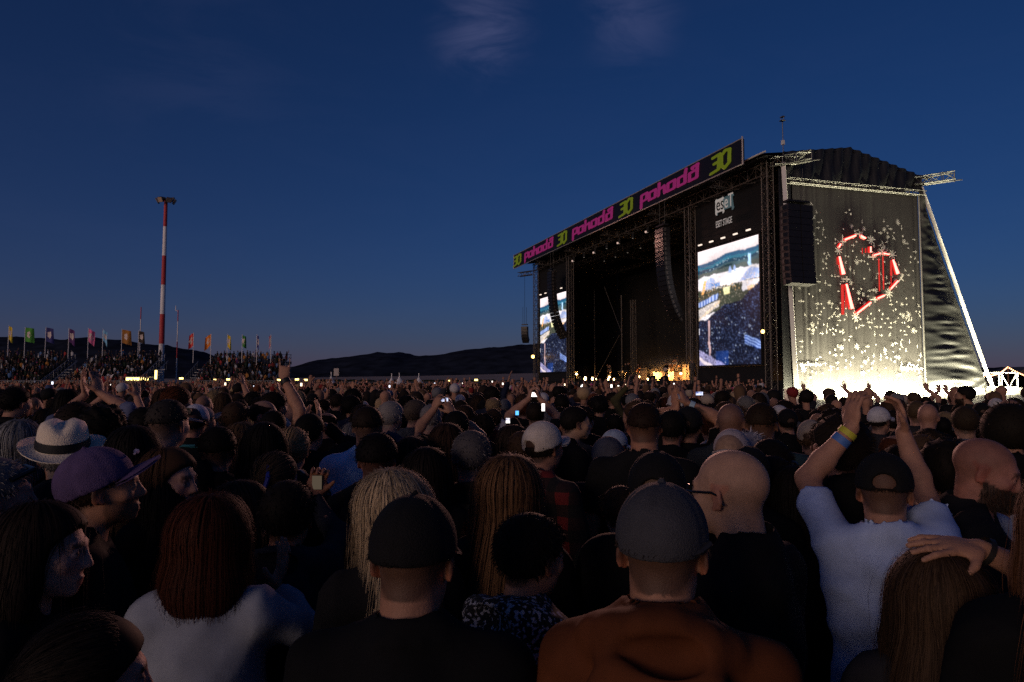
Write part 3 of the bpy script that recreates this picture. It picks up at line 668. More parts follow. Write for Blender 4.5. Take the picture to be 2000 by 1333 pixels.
# ---- lights and gear on the stage
M_hot = mat('hot_bulb', (1, .7, .4), .3, emit=(1, .62, .22), estr=22); M_warm = mat('warm_bulb', (1, .6, .3), .3, emit=(1, .45, .12), estr=4)
def floor_lamp(u, v, z, r, label, e, m=M_hot):
    t = empty('stage_lamp', W(u, v, z), SRZ, label=label, cat='lamp', group='lamps standing on the stage')
    MB().tube((0, -.06, r), (0, -.3, r), r * 1.1, r * .5, n=12).build('housing', M_dark, t); MB().sphere((0, 0, r), (r * .9, r * .35, r * .9), 12, 8).build('bulb', m, t, smooth=True)
    if e: lamp('stage_light', 'SPOT', (0, .3, r), e, (1, .52, .16), t, .1, aim=(0, -1, -.12), spot=radians(90))
for px, r, e in ((1143, .24, 250), (1157, .20, 150), (1164, .12, 0), (1188, .13, 0), (1199, .13, 0), (1243, .14, 0), (1265, .12, 0)):
    u, z = front_at(px, 742, 3.2); floor_lamp(u, 3.2, 2.02, r, 'round glowing footlight at the stage edge' if r > .18 else 'small glowing footlight among the band on the stage', e)
for u, v, z, e in ((ug(1330, 7.4), 7.4, 2.7, 2400), (ug(1305, 7.2), 7.2, 2.5, 2400), (ug(1272, 7.4), 7.4, 2.4, 2200), (ug(1126, 4.0), 4.0, 2.8, 1300), (ug(1228, 6.6), 6.6, 2.4, 900), (ug(1190, 4.2), 4.2, 2.4, 600), (ug(1248, 5), 5, 2.4, 700)):
    t = empty('stage_lamp', W(u, v, 2.0), SRZ, label='warm lamp on a short stand among the band gear', cat='lamp', group='warm lamps among the band gear')
    MB().tube((0, 0, 0), (0, 0, z - 2.05), .03).build('stand', M_dark, t); MB().sphere((0, 0, z - 2), .11, 10, 7).build('bulb', M_hot, t, smooth=True)
    lamp('stage_light', 'SPOT', (0, .9, z - 2 + .5), e * .9, (1, .45, .12), t, .15, aim=(0, -1, -.55), spot=radians(105))
def glow_globe(px, py, v, r, label):
    u, z = front_at(px, py, v); t = empty('tower_lamp', W(u, v, z), SRZ, label=label, cat='lamp')
    MB().box((0, -.15, 0), (.12, .1, .12)).build('housing', M_dark, t); MB().sphere((0, 0, 0), r, 10, 7).build('bulb', mat('sodium_bulb', (1, .6, .2), .3, emit=(1, .55, .15), estr=6), t)
glow_globe(1490, 648, 1.5, .14, 'small orange lamp on the tower right of the video screen'); glow_globe(1041, 697, 1.2, .22, 'small orange lamp on the far end tower of the stage')
M_cab = mat('amp_cloth', (.12, .1, .08), .8, noise=.3); M_wood = mat('drum_shell', (.35, .16, .05), .35); M_brass = mat('cymbal_brass', (.8, .5, .15), .25, 1)
def amp(u, v, w, h, label):
    t = empty('amplifier', W(u, v, 2.0), SRZ, label=label, cat='amplifier', group='amplifiers behind the band')
    MB().span(-w / 2, w / 2, -.3, .3, .03, h).build('cabinet', M_dark, t); MB().span(-w / 2 + .05, w / 2 - .05, .3, .33, .1, h - .3).build('speaker_cloth', M_cab, t); MB().span(-w / 2 + .04, w / 2 - .04, .305, .33, h - .25, h - .05).build('control_panel', M_alud, t)
for u, v, w, h in ((ug(1262, 9.5), 9.5, 1.5, 1.5), (ug(1282, 9.6), 9.6, 1.6, 1.3), (ug(1345, 9.2), 9.2, 1.2, 1.7), (ug(1140, 7.5), 7.5, 2.2, 1.9)): amp(u, v, w, h, {1.5: 'dark amplifier stack left of the orange glow', 1.6: 'low dark amplifier just left of the drum riser', 1.2: 'tall dark amplifier right of the drum kit', 2.2: 'wide dark amplifier at the far left of the stage'}[w])
t = empty('drum_kit', W(ug(1318, 9.3), 9.3, 2.0), SRZ, label='drum kit with brass cymbals on a riser, lit orange', cat='drum kit')
MB().span(-2.0, 2.0, -1.4, 1.4, .02, .9).build('riser', mat('riser_board', (.35, .27, .2), .6, noise=.35, nscale=4), t)
def drum(c, r, h, ax): 
    c = np.array(c); ax = np.array(ax, float); o = MB().tube(c - ax * h / 2, c + ax * h / 2, r, n=16).build('drum', M_wood, t, smooth=False); MB().tube(c + ax * (h / 2 + .002), c + ax * (h / 2 + .02), r * .97, n=16).build('drum_head', M_white, o)
drum((0, .5, 1.2), .29, .45, (0, 1, 0)); drum((-.4, .3, 1.65), .17, .25, (0, .5, .85)); drum((.3, .3, 1.65), .17, .25, (0, .5, .85)); drum((.85, 0, 1.3), .22, .4, (0, 0, 1)); drum((-.85, 0, 1.5), .18, .16, (0, 0, 1))
for x, y, z in ((-1.2, .4, 2.35), (1.2, .4, 2.3), (-.75, .1, 2.7), (.7, .0, 2.75), (-1.35, -.1, 1.9)):
    o = MB().tube((x, y, .9), (x, y, z - .02), .015, n=4).build('stand', M_alud, t); MB().tube((x, y, z), (x, y, z + .03), .26, .04, n=14).build('cymbal', M_brass, o)
# keyboards, microphone stands, monitor wedges
def keyboard(u, v, w, label):
    t = empty('keyboard', W(u, v, 2.0), SRZ, label=label, cat='keyboard'); MB().span(-w / 2, w / 2, -.18, .18, .95, 1.07).build('body', M_dark, t); MB().span(-w / 2 + .05, w / 2 - .05, -.17, -.04, 1.07, 1.085).build('keys', M_white, t)
    for s in (-1, 1): MB().tube((s * w * .35, -.2, 0), (s * w * .35, .2, .95), .025).tube((s * w * .35, .2, 0), (s * w * .35, -.2, .95), .025).build('leg', M_alud, t)
keyboard(ug(1122, 4.2), 4.2, 2.2, 'keyboard on crossed legs at the far side of the stage'); keyboard(ug(1216, 6.0), 6.0, 1.6, 'keyboard in the middle of the stage')
for u, v in ((ug(1186, 4.4), 4.4), (ug(1221, 3.8), 3.8), (ug(1243, 5.0), 5.0), (ug(1296, 5.0), 5.0)):
    t = empty('microphone_stand', W(u, v, 2.0), SRZ, label='thin microphone stand in front of a band member', cat='stand', group='microphone stands on the stage')
    MB().tube((0, 0, 0), (0, 0, .02), .14, n=12).tube((0, 0, 0), (0, 0, 1.5), .012, n=5).build('pole', M_dark, t); MB().tube((0, 0, 1.5), (0, -.12, 1.58), .02, .028).build('microphone', M_alud, t)
for px in (1130, 1205, 1235, 1270, 1295):
    u, z = front_at(px, 745, 3.4); t = empty('monitor_wedge', W(u, 3.5, 2.0), SRZ, label='low black monitor speaker at the stage edge', cat='loudspeaker', group='monitor speakers at the stage edge')
    MB().add([(-.4, .3, 0), (.4, .3, 0), (.4, -.3, 0), (-.4, -.3, 0), (-.4, .3, .15), (.4, .3, .15), (.4, -.2, .48), (-.4, -.2, .48)], [(3, 2, 1, 0), (4, 5, 6, 7), (0, 1, 5, 4), (2, 3, 7, 6), (1, 2, 6, 5), (0, 3, 7, 4)]).build('cabinet', M_dark, t)
    MB().add([(-.34, -.15, .47), (.34, -.15, .47), (.34, .26, .2), (-.34, .26, .2)], [(0, 3, 2, 1)]).build('grille', M_grill, t)
# small spot heads under the roof
M_spotglass = mat('spot_glass', (.8, .8, .8), .2, emit=(1, .85, .7), estr=.25)
for k in range(16):
    u = 12 + k * 1.35; t = empty('spot_head', W(u, 2.0 if k % 2 else 5.2, 16.0), SRZ, label='small spot lamp hanging under the roof truss', cat='lamp', group='spot lamps under the roof')
    MB().tube((0, 0, .1), (0, .05, -.35), .13, .16, n=8).tube((0, 0, .1), (0, 0, .4), .03, n=4).build('housing', M_dark, t); MB().tube((0, .05, -.36), (0, .05, -.37), .07, n=8).build('lens', M_spotglass, t)
    if k % 4 == 3:    # the wash lamps that face the audience
        o_ = MB().tube((0, .18, -.30), (0, .28, -.33), .10, n=10).build('lens', mat('wash_glass', (.8, .6, .5), .2, emit=(1, .7, .6), estr=.5), t); wv_ = np.array([-1.0, 2.0, 1.6]) - (W(u, 2.0, 16.0)); lv = Matrix.Rotation(-SRZ, 3, 'Z') @ Vector(wv_)
        lamp('wash_light', 'SPOT', (0, 2.2, -1.0), 11000, (1, .47, .36), t, .25, aim=lv, spot=radians(75))
# ------------------------------------------------------------------ masts, grandstands, flags, tents
M_red = mat('red_paint', (.50, .03, .035), .5, noise=.15, nscale=1); M_wpaint = mat('white_paint', (.88, .85, .84), .5, noise=.1, nscale=1)
def banded_mast(name, px, pytop, Y, r0, r1, bands, label, first_red=True, head=None):
    base = at_depth(px, 745, Y); top = at_depth(px + 0, pytop, Y); H = top[2]
    t = empty(name, (base[0], Y, 0), label=label, cat='mast')
    zs = [H] + [at_depth(px, y, Y)[2] for y in bands] + [0]
    for i in range(len(zs) - 1):
        ra = r0 + (r1 - r0) * zs[i + 1] / H; rb = r0 + (r1 - r0) * zs[i] / H
        MB().tube((0, 0, zs[i + 1]), (0, 0, zs[i] - .002), ra, rb, n=14).build('mast_section', (M_red if (i % 2 == 0) == first_red else M_wpaint), t)
    return t, H
t, H = banded_mast('light_mast', 313.5, 392, 110, .47, .27, [443, 500, 557, 614, 672], 'tall red and white banded light mast with lamps at its top')
MB().tube((0, 0, H), (0, 0, H + .12), 1.0, n=12).build('head_frame', M_dark, t)
M_lampglass = mat('lamp_glass', (.5, .36, .26), .35)
for k in range(6):
    a = k * pi / 3 + .3; c = np.array([cos(a) * 1.25, sin(a) * 1.25, H - .15]); d = np.array([cos(a), sin(a), 0])
    if k in (1, 2): c[2] += .6
    o = MB().box(c, (.1, .42, .42), [d * cos(.5) + np.array([0, 0, -sin(.5)]), [-d[1], d[0], 0], d * sin(.5) + np.array([0, 0, cos(.5)])]).build('lamp', M_alud, t)
    MB().box(c + (d * cos(.5) + np.array([0, 0, -sin(.5)])) * .115, (.012, .37, .37), [d * cos(.5) + np.array([0, 0, -sin(.5)]), [-d[1], d[0], 0], d * sin(.5) + np.array([0, 0, cos(.5)])]).build('lamp_glass', M_lampglass, o)
    MB().tube((0, 0, H + .05), c, .05, n=5).build('bracket', M_dark, t)
banded_mast('slim_mast', 271, 600, 108, .10, .07, [624, 690, 712], 'slim red and white mast behind the dark brown flag')
t, H = banded_mast('slim_mast', 344, 606, 108, .10, .07, [628, 668, 700], 'slim red and white mast with a bent arm at its top')
MB().tube((0, 0, H - .15), (-.38, 0, H - .1), .05).tube((-.38, 0, H - .1), (-.38, 0, H + .7), .06).build('arm', M_wpaint, t)

M_steel = mat('galvanised_steel', (.30, .31, .33), .5, .5); M_tread = mat('stand_tread', (.09, .085, .08), .8, noise=.3, nscale=2)
STAND_SPOTS = []                       # (x, y, z) for the spectators
def grandstand(px0, px1, Y, label, rows=11, stair=None, taper=0):
    x0 = (px0 - 1000) / FPX * Y; x1 = (px1 - 1000) / FPX * Y
    t = empty('grandstand', ((x0 + x1) / 2, Y, 0), label=label, cat='grandstand', group='grandstands at the edge of the field')
    w = (x1 - x0) / 2
    for r in range(rows):
        z = .8 + r * .42; y = r * .8; wr = w - taper * (rows - 1 - r) * 0
        MB().span(-w, w, y, y + .8, z - .42, z).build('tier', M_tread, t)
        for k in np.arange(-w + .3, w - .2, .52):
            if RNG.random() < .93: STAND_SPOTS.append(((x0 + x1) / 2 + k + RNG.uniform(-.12, .12), Y + y + .4 + RNG.uniform(-.12, .12), z, r == rows - 1))
    zt = .8 + (rows - 1) * .42
    for xs in (-w, w):
        b = MB()
        for r in range(rows):
            b.tube((xs, r * .8 + .4, 0), (xs, r * .8 + .4, .8 + r * .42 + 1.05), .035, n=5)
        b.tube((xs, .4, 1.8), (xs, rows * .8 - .4, zt + 1.05), .035, n=5).tube((xs, .4, 1.3), (xs, rows * .8 - .4, zt + .55), .03, n=5); b.build('side_rail', M_steel, t)
    b = MB(); yb = rows * .8
    for k in np.arange(-w, w + .01, 2.0): b.tube((k, yb, 0), (k, yb, zt + 1.1), .035, n=5)
    b.tube((-w, yb, zt + 1.1), (w, yb, zt + 1.1), .035, n=5).tube((-w, yb, zt + .6), (w, yb, zt + .6), .03, n=5); b.build('back_rail', M_steel, t)
    for s in ([] if stair is None else stair):   # open stair frames beside the stand
        b = MB(); xs = s * (w + .1)
        for r in range(9): b.span(min(xs, xs + s * 1.4), max(xs, xs + s * 1.4), r * .7, r * .7 + .6, .3 + r * .42, .36 + r * .42)
        b.build('stair', M_steel, t)
        b = MB()
        for q in (0, 1.5):
            b.tube((xs + s * q, 0, 1.4), (xs + s * q, 6.3, 5.0), .04, n=5)
            for r in range(9): b.tube((xs + s * q, r * .7 + .3, .3 + r * .42), (xs + s * q, r * .7 + .3, 1.5 + r * .42), .025, n=4)
        b.build('stair_rail', M_steel, t)
    return t
grandstand(-120, 72, 96, 'packed grandstand cut off by the left edge of the picture', stair=(1,))
grandstand(118, 262, 96, 'packed grandstand left of the tall red and white mast', stair=(-1, 1))
grandstand(370, 531, 98, 'packed grandstand right of the tall red and white mast', stair=(-1,))
def crowd_barrier(px0, px1, Y, label):
    x0 = (px0 - 1000) / FPX * Y; x1 = (px1 - 1000) / FPX * Y; n = max(1, int((x1 - x0) / 2.3)); t = empty('barrier_fence', ((x0 + x1) / 2, Y, 0), label=label, cat='fence', group='steel fences before the grandstands')
    w = (x1 - x0) / n
    for i in range(n):
        a = -(x1 - x0) / 2 + i * w; b = MB().tube((a + .03, 0, 0), (a + .03, 0, 2.05), .04, n=5).tube((a, 0, 2.03), (a + w - .05, 0, 2.03), .035, n=5).tube((a, 0, .6), (a + w - .05, 0, .6), .03, n=5)
        for q in np.arange(a + .2, a + w - .1, .2): b.tube((q, 0, .6), (q, 0, 2.03), .016, n=3, cap=False)
        b.build('fence_panel', M_steel, t)
crowd_barrier(-20, 275, 88, 'upright steel bar fence in front of the left grandstands'); crowd_barrier(362, 545, 90, 'upright steel bar fence in front of the right grandstand')

# flags on poles above the stands
def flag_mesh(w, h, seed, drop=.5):
    r = np.random.default_rng(seed); ph = r.uniform(0, 6); n, m = 14, 12; P = np.zeros((n, m, 3))
    for i in range(n):
        for j in range(m):
            s, q = i / (n - 1), j / (m - 1)
            P[i, j] = (w * s * (1 - .12 * drop), .22 * s * sin(7 * s + ph + 1.5 * q), -h * q - w * drop * s ** 1.2 * (.6 + .4 * q))
    return P
M_cream = mat('flag_emblem_cream', (.75, .62, .55), .8)
def flag(px, pytop, pybase, Y, col, w, h, label, seed, drop=.5, emblem=(.72, .6, .55), sgn=1):
    tp = at_depth(px, pytop, Y); zb = at_depth(px, pybase, Y)[2]; t = empty('flag_pole', (tp[0], Y, zb - 1.5), label=label, cat='flag', group='flags flying above the grandstands'); z = tp[2] - zb + 1.5
    MB().tube((0, 0, 0), (0, 0, z), .045, n=6).build('pole', M_wpaint, t); P = flag_mesh(w, h, seed, drop); P[..., 0] *= sgn; P[..., 2] += z - .08
    f = MB().grid(P).build('flag_cloth', mat('flag_%02d' % seed, tuple(min(.85, q * 1.5) for q in col), .85, noise=.15, nscale=2), t, smooth=True)
    if emblem is not None:   # a five-petalled blossom printed on both faces
        n, m = P.shape[:2]
        def pt(s, q, off):
            i = min(max(s, 0), .999) * (n - 1); j = min(max(q, 0), .999) * (m - 1); a, b = int(i), int(j); fi, fj = i - a, j - b
            p = P[a, b] * (1 - fi) * (1 - fj) + P[a + 1, b] * fi * (1 - fj) + P[a, b + 1] * (1 - fi) * fj + P[a + 1, b + 1] * fi * fj; return p + [0, off, 0]
        for off in (-.02, .02):
            b = MB(); N = 30; pts = [pt(.48, .48, off)]
            for k in range(N):
                a = 2 * pi * k / N; rr_ = .26 * (.72 + .28 * abs(cos(2.5 * a))); pts.append(pt(.48 + rr_ * cos(a) * .75 * h / w, .48 + rr_ * sin(a), off))
            b.add(pts, [(0, 1 + k, 1 + (k + 1) % N) for k in range(N)]); b.build('emblem', mat('emblem_%02d' % seed, emblem, .85), f)
FL = [(17.5, 636, 678, (.75, .42, .03), .75, 2.0, 'yellow flag above the leftmost grandstand', .9, 1), (49.5, 639, 684, (.06, .24, .03), 1.35, 2.1, 'green flag above the leftmost grandstand', .2, 1),
      (90, 639, 684, (.025, .025, .12), 1.3, 2.1, 'navy blue flag between the left grandstands', .3, 1), (135, 641, 682, (.07, .02, .10), 1.1, 2.0, 'dark purple flag over the second grandstand', .7, 1),
      (173, 641, 684, (.55, .12, .26), 1.0, 1.9, 'pink flag over the second grandstand', .9, 1), (201.5, 643, 686, (.16, .38, .62), .9, 1.6, 'pale blue flag over the second grandstand', 1.2, 1),
      (238.5, 643, 686, (.26, .11, .02), 1.45, 2.0, 'brown flag with a pale blossom over the second grandstand', .3, 1), (271, 646, 690, (.03, .02, .015), 1.0, 1.7, 'dark brown flag beside a slim banded mast', .3, 1),
      (378.5, 650, 690, (.55, .06, .05), .75, 1.9, 'red flag over the right grandstand', .8, -1), (412.5, 652, 692, (.65, .17, .02), 1.0, 1.7, 'orange flag over the right grandstand', .9, -1),
      (444.5, 653, 690, (.75, .42, .03), .65, 1.8, 'yellow flag over the right grandstand', 1.0, 1), (473.5, 654, 690, (.04, .20, .03), .6, 1.7, 'dark green flag over the right grandstand', .6, 1),
      (502, 654, 694, (.06, .06, .22), .42, 1.8, 'narrow blue flag hanging over the right grandstand', 1.1, 1), (529.5, 654, 690, (.55, .20, .26), .40, 1.7, 'narrow pink flag at the right end of the grandstands', 1.1, -1)]
for i, (px, a, b, c, w, h, l, dr, sg) in enumerate(FL): flag(px, a, b, 103, c, w, h, l, 40 + i, dr, sgn=sg)
# white tents far across the field
M_tent = mat('tent_canvas', (.75, .72, .72), .8, noise=.05)
for px, pyt, w, Y, l in ((647, 729, 13, 88, 'white pointed tent, the one standing apart on the left'), (765, 731, 11, 92, 'white pointed tent, first of the cluster of three'), (780, 730, 15, 88, 'white pointed tent, middle one of the cluster of three'), (818, 731, 14, 88, 'white pointed tent, right one of the cluster')):
    tp = at_depth(px, pyt, Y); R = w / FPX * Y; t = empty('pointed_tent', (tp[0], Y, 0), label=l, cat='tent', group='white pointed tents across the field'); H = tp[2]; N = 16; P = np.zeros((N + 1, 9, 3))
    for i in range(N + 1):
        for j in range(9):
            q = j / 8; a = 2 * pi * i / N; rad = R * q ** 1.7 * (1 + .12 * cos(a * 4) * q); P[i, j] = (rad * cos(a), rad * sin(a), H - (H - 1.4) * q ** .9)
    MB().grid(P).build('canopy', M_tent, t, smooth=True); MB().tube((0, 0, 0), (0, 0, H + .1), .06).build('pole', M_wpaint, t)
    for k in range(4): a = k * pi / 2; MB().tube((R * 1.05 * cos(a), R * 1.05 * sin(a), 0), (R * 1.05 * cos(a), R * 1.05 * sin(a), 1.6), .05).build('leg', M_wpaint, t)
# lit stall and light posts in front of the masts
M_stall = mat('stall_light', (.9, .7, .3), .4, emit=(1, .72, .22), estr=4.0)
p = at_depth(271, 740, 84); t = empty('lit_stall', (p[0], 84, 0), label='low stall with a long glowing yellow light bar at the foot of the masts', cat='stall')
MB().span(-1.3, 1.3, -.3, 1.2, 0, 2.0).build('counter', M_tread, t); MB().span(-1.35, 1.35, -.4, -.3, 2.05, 2.38).build('light_bar', M_stall, t); MB().span(-1.45, 1.45, -.38, 1.4, 2.4, 2.5).build('roof', M_tent, t)
p = at_depth(304.5, 733, 84); t = empty('light_column', (p[0], 84, 0), label='slim upright glowing light column beside the tall mast', cat='lamp'); MB().tube((0, 0, 0), (0, 0, 2.2), .08).build('post', M_dark, t); MB().tube((0, 0, 2.2), (0, 0, 3.3), .13, n=10).build('light', M_stall, t)
for px, py in ((354, 741), (421, 744), (446, 743), (580, 743), (597, 744), (545, 744), (875, 746), (930, 744)):
    p = at_depth(px, py, 92); t = empty('path_lamp', (p[0], 92, 0), label='small yellow lamp glowing beyond the far edge of the crowd', cat='lamp', group='yellow lamps beyond the crowd'); MB().tube((0, 0, 0), (0, 0, p[2]), .05).build('post', M_dark, t); MB().box((0, 0, p[2] + .1), (.22, .12, .12)).build('light', M_stall, t)
# string lights and dark tents right of the stage
M_string = mat('string_bulb', (1, .6, .4), .3, emit=(1, .42, .20), estr=7)
t = empty('string_lights', (0, 0, 0), label='rope of orange bulbs rising to a pole right of the stage', cat='string lights'); Y = 105; pts = []
tp = at_depth(1968, 716, Y); MB().tube((tp[0], Y, 0), tp, .09, n=6).build('pole', mat('wood_pole', (.25, .14, .08), .8), t)
def rope(a, b, sag, n):
    out = []
    for k in range(n + 1):
        s = k / n; q = a * (1 - s) + b * s; q = q - [0, 0, sag * 4 * s * (1 - s)]; out.append(q)
    return out
ropes = [rope(tp, at_depth(1920, 732, Y - 12), .5, 20), rope(tp, at_depth(2075, 738, Y), .9, 30)]
for r_ in ropes:
    MB().path(r_, .02, 3).build('cable', M_dark, t)
    for q in r_: MB().sphere(q - [0, 0, .1], .10, 6, 5).build('bulb', M_string, t)
M_darktent = mat('dark_tent', (.05, .045, .05), .8)
for px, w, h, l in ((1990, 6, 4.3, 'dark gabled tent under the string lights'), (1948, 4.5, 3.6, 'smaller dark tent beside the scaffold cage')):
    p = at_depth(px, 740, 112); t = empty('gabled_tent', (p[0], 112, 0), label=l, cat='tent'); MB().add([(-w, -3, 0), (w, -3, 0), (w, 3, 0), (-w, 3, 0), (-w, -3, 2.4), (w, -3, 2.4), (w, 3, 2.4), (-w, 3, 2.4)], [(0, 1, 5, 4), (1, 2, 6, 5), (2, 3, 7, 6), (3, 0, 4, 7)]).build('wall', M_darktent, t)
    MB().add([(-w - .2, -3.2, 2.35), (w + .2, -3.2, 2.35), (w + .2, 3.2, 2.35), (-w - .2, 3.2, 2.35), (0, -3.2, h), (0, 3.2, h)], [(0, 1, 4), (2, 3, 5), (0, 4, 5, 3), (1, 2, 5, 4)]).build('roof', M_darktent, t)
p = at_depth(1983, 739, 100); t = empty('path_lamp', (p[0], 100, 0), label='single white lamp among the dark tents right of the stage', cat='lamp'); MB().tube((0, 0, 0), (0, 0, p[2]), .05).build('post', M_dark, t); MB().sphere((0, 0, p[2] + .1), .13, 8, 6).build('bulb', mat('white_bulb', (1, .9, .8), .3, emit=(1, .85, .8), estr=5), t)
# ------------------------------------------------------------------ people
def add_cone_cap(f, a, b, ra, rb, k=.02):
    """rounded cone cut off flat at b"""
    a = np.asarray(a, float); b = np.asarray(b, float); m = max(ra, rb) + k + .03
    sl, G = f.sub(np.minimum(a, b) - m, np.maximum(a, b) + m)
    if sl is None: return
    ba = b - a; L2 = ba @ ba; pa = [G[i] - a[i] for i in range(3)]; h = (pa[0] * ba[0] + pa[1] * ba[1] + pa[2] * ba[2]) / L2; hc = np.clip(h, 0, 1)
    d = np.sqrt(sum((pa[i] - hc * ba[i]) ** 2 for i in range(3))) - (ra + (rb - ra) * hc); d = np.maximum(d, (h - 1) * math.sqrt(L2))
    f.put(sl, d.astype(np.float32), k, 'add')
def axis(lo, hi, coarse, fine=()):
    """grid coordinates from lo to hi, finer inside the given intervals (a, b, step)"""
    out = [lo]; 
    while out[-1] < hi:
        x = out[-1]; st = coarse
        for a, b, s in fine:
            if a <= x < b: st = min(st, s)
            elif x < a and x + st > a: st = min(st, max(a - x, s))
        out.append(x + st)
    return np.array(out)
def rotz(a): return np.array([[cos(a), -sin(a), 0], [sin(a), cos(a), 0], [0, 0, 1.]])
def rotx(a): return np.array([[1., 0, 0], [0, cos(a), -sin(a)], [0, sin(a), cos(a)]])
def roty(a): return np.array([[cos(a), 0, sin(a)], [0, 1., 0], [-sin(a), 0, cos(a)]])
def unit(v): v = np.asarray(v, float); return v / (np.linalg.norm(v) + 1e-9)
def ik(S, T, a, b, pole):
    S = np.asarray(S, float); T = np.asarray(T, float); d = T - S; L = np.linalg.norm(d)
    if L > (a + b) * .995: T = S + d / L * (a + b) * .995; d = T - S; L = np.linalg.norm(d)
    x = (a * a - b * b + L * L) / (2 * L); h = math.sqrt(max(a * a - x * x, 0)); n = d / L; p = np.asarray(pole, float); p = p - n * (p @ n); p = unit(p)
    return S + n * x + p * h, T
M_skin = mat('skin', (.5, .3, .22), .6, attr='Col', objcol=True, noise=.16, nscale=34, bump=.22, bscale=260, spec=.35)
M_hair = mat('hair', (.05, .03, .02), .7, attr='Col', objcol=True, spec=.12)
M_cloth = mat('clothing', (.05, .05, .05), .85, objcol=True, noise=.22, nscale=11, bump=.06, bscale=150, sheen=.0, spec=.12)
M_trouser = mat('trousers', (.02, .02, .03), .9, objcol=True, noise=.2, nscale=9, bump=.3, bscale=150)
M_capm = mat('cap_fabric', (.1, .1, .1), .85, objcol=True, noise=.2, nscale=26, bump=.45, bscale=300, spec=.2)
def plaid(name, c0, c1, c2, s):
    if name in MATS: return MATS[name]
    m = bpy.data.materials.new(name); m.use_nodes = True; nt = m.node_tree; b = nt.nodes['Principled BSDF']; b.inputs['Roughness'].default_value = .9
    tcn = nt.nodes.new('ShaderNodeTexCoord'); sp = nt.nodes.new('ShaderNodeSeparateXYZ'); nt.links.new(tcn.outputs['Object'], sp.inputs[0]); outs = []
    for i in (0, 2):
        a = nt.nodes.new('ShaderNodeMath'); a.operation = 'MULTIPLY'; nt.links.new(sp.outputs[i], a.inputs[0]); a.inputs[1].default_value = s
        g = nt.nodes.new('ShaderNodeMath'); g.operation = 'FRACT'; nt.links.new(a.outputs[0], g.inputs[0]); h = nt.nodes.new('ShaderNodeMath'); h.operation = 'GREATER_THAN'; nt.links.new(g.outputs[0], h.inputs[0]); h.inputs[1].default_value = .5; outs.append(h.outputs[0])
    ad = nt.nodes.new('ShaderNodeMath'); ad.operation = 'ADD'; nt.links.new(outs[0], ad.inputs[0]); nt.links.new(outs[1], ad.inputs[1]); hf = nt.nodes.new('ShaderNodeMath'); hf.operation = 'MULTIPLY'; nt.links.new(ad.outputs[0], hf.inputs[0]); hf.inputs[1].default_value = .5
    cr = nt.nodes.new('ShaderNodeValToRGB'); cr.color_ramp.interpolation = 'CONSTANT'; e = cr.color_ramp.elements; e[0].position = 0; e[0].color = (*c0, 1); e[1].position = .4; e[1].color = (*c1, 1); q = e.new(.9); q.color = (*c2, 1)
    nt.links.new(hf.outputs[0], cr.inputs[0]); nt.links.new(cr.outputs[0], b.inputs['Base Color']); MATS[name] = m; return m
def fleck(name, c0, c1, s, th=.58):
    if name in MATS: return MATS[name]
    m = bpy.data.materials.new(name); m.use_nodes = True; nt = m.node_tree; b = nt.nodes['Principled BSDF']; b.inputs['Roughness'].default_value = .9
    tcn = nt.nodes.new('ShaderNodeTexCoord'); n = nt.nodes.new('ShaderNodeTexNoise'); n.inputs['Scale'].default_value = s; n.inputs['Detail'].default_value = 2; nt.links.new(tcn.outputs['Object'], n.inputs['Vector'])
    cr = nt.nodes.new('ShaderNodeValToRGB'); cr.color_ramp.elements[0].position = th - .03; cr.color_ramp.elements[0].color = (*c0, 1); cr.color_ramp.elements[1].position = th + .03; cr.color_ramp.elements[1].color = (*c1, 1)
    nt.links.new(n.outputs['Fac'], cr.inputs[0]); nt.links.new(cr.outputs[0], b.inputs['Base Color']); MATS[name] = m; return m
PLAID_BW = plaid('plaid_white', (.012, .014, .02), (.07, .085, .12), (.45, .48, .55), 14.); PLAID_RED = plaid('plaid_red', (.006, .005, .005), (.02, .006, .006), (.16, .012, .012), 9.)
FLECK_BW = fleck('flecked_knit', (.01, .01, .012), (.42, .43, .48), 90, .56); FLECK_FL = fleck('flower_print', (.008, .008, .009), (.42, .42, .38), 26, .62); PLAID_DK = plaid('plaid_dark', (.012, .012, .02), (.02, .02, .035), (.16, .17, .22), 12.)

def wrinkle(V, N, amp, seed, f=11.0):
    if amp == 0: return V
    r = np.random.default_rng(seed); d = np.zeros(len(V)); w = V + .03 * np.sin(V[:, [1, 2, 0]] * 9 + r.uniform(0, 6, 3))
    for k in range(5):
        a = unit(r.normal(size=3) * [1, .6, 1]); q = np.sin(w @ a * f * r.uniform(.6, 2.0) + 1.5 * np.sin(w @ r.normal(size=3) * 5) + r.uniform(0, 6)); d += (q if k % 2 else (1 - 2 * np.abs(q)) * 1.3) * .4
    d = np.sign(d) * np.abs(d) ** .8
    return V + N * (d * amp)[:, None]
def vnormals(V, Q):
    n = np.cross(V[Q[:, 2]] - V[Q[:, 0]], V[Q[:, 3]] - V[Q[:, 1]]); N = np.zeros_like(V)
    for i in range(4): np.add.at(N, Q[:, i], n)
    return N / (np.linalg.norm(N, axis=1)[:, None] + 1e-9)

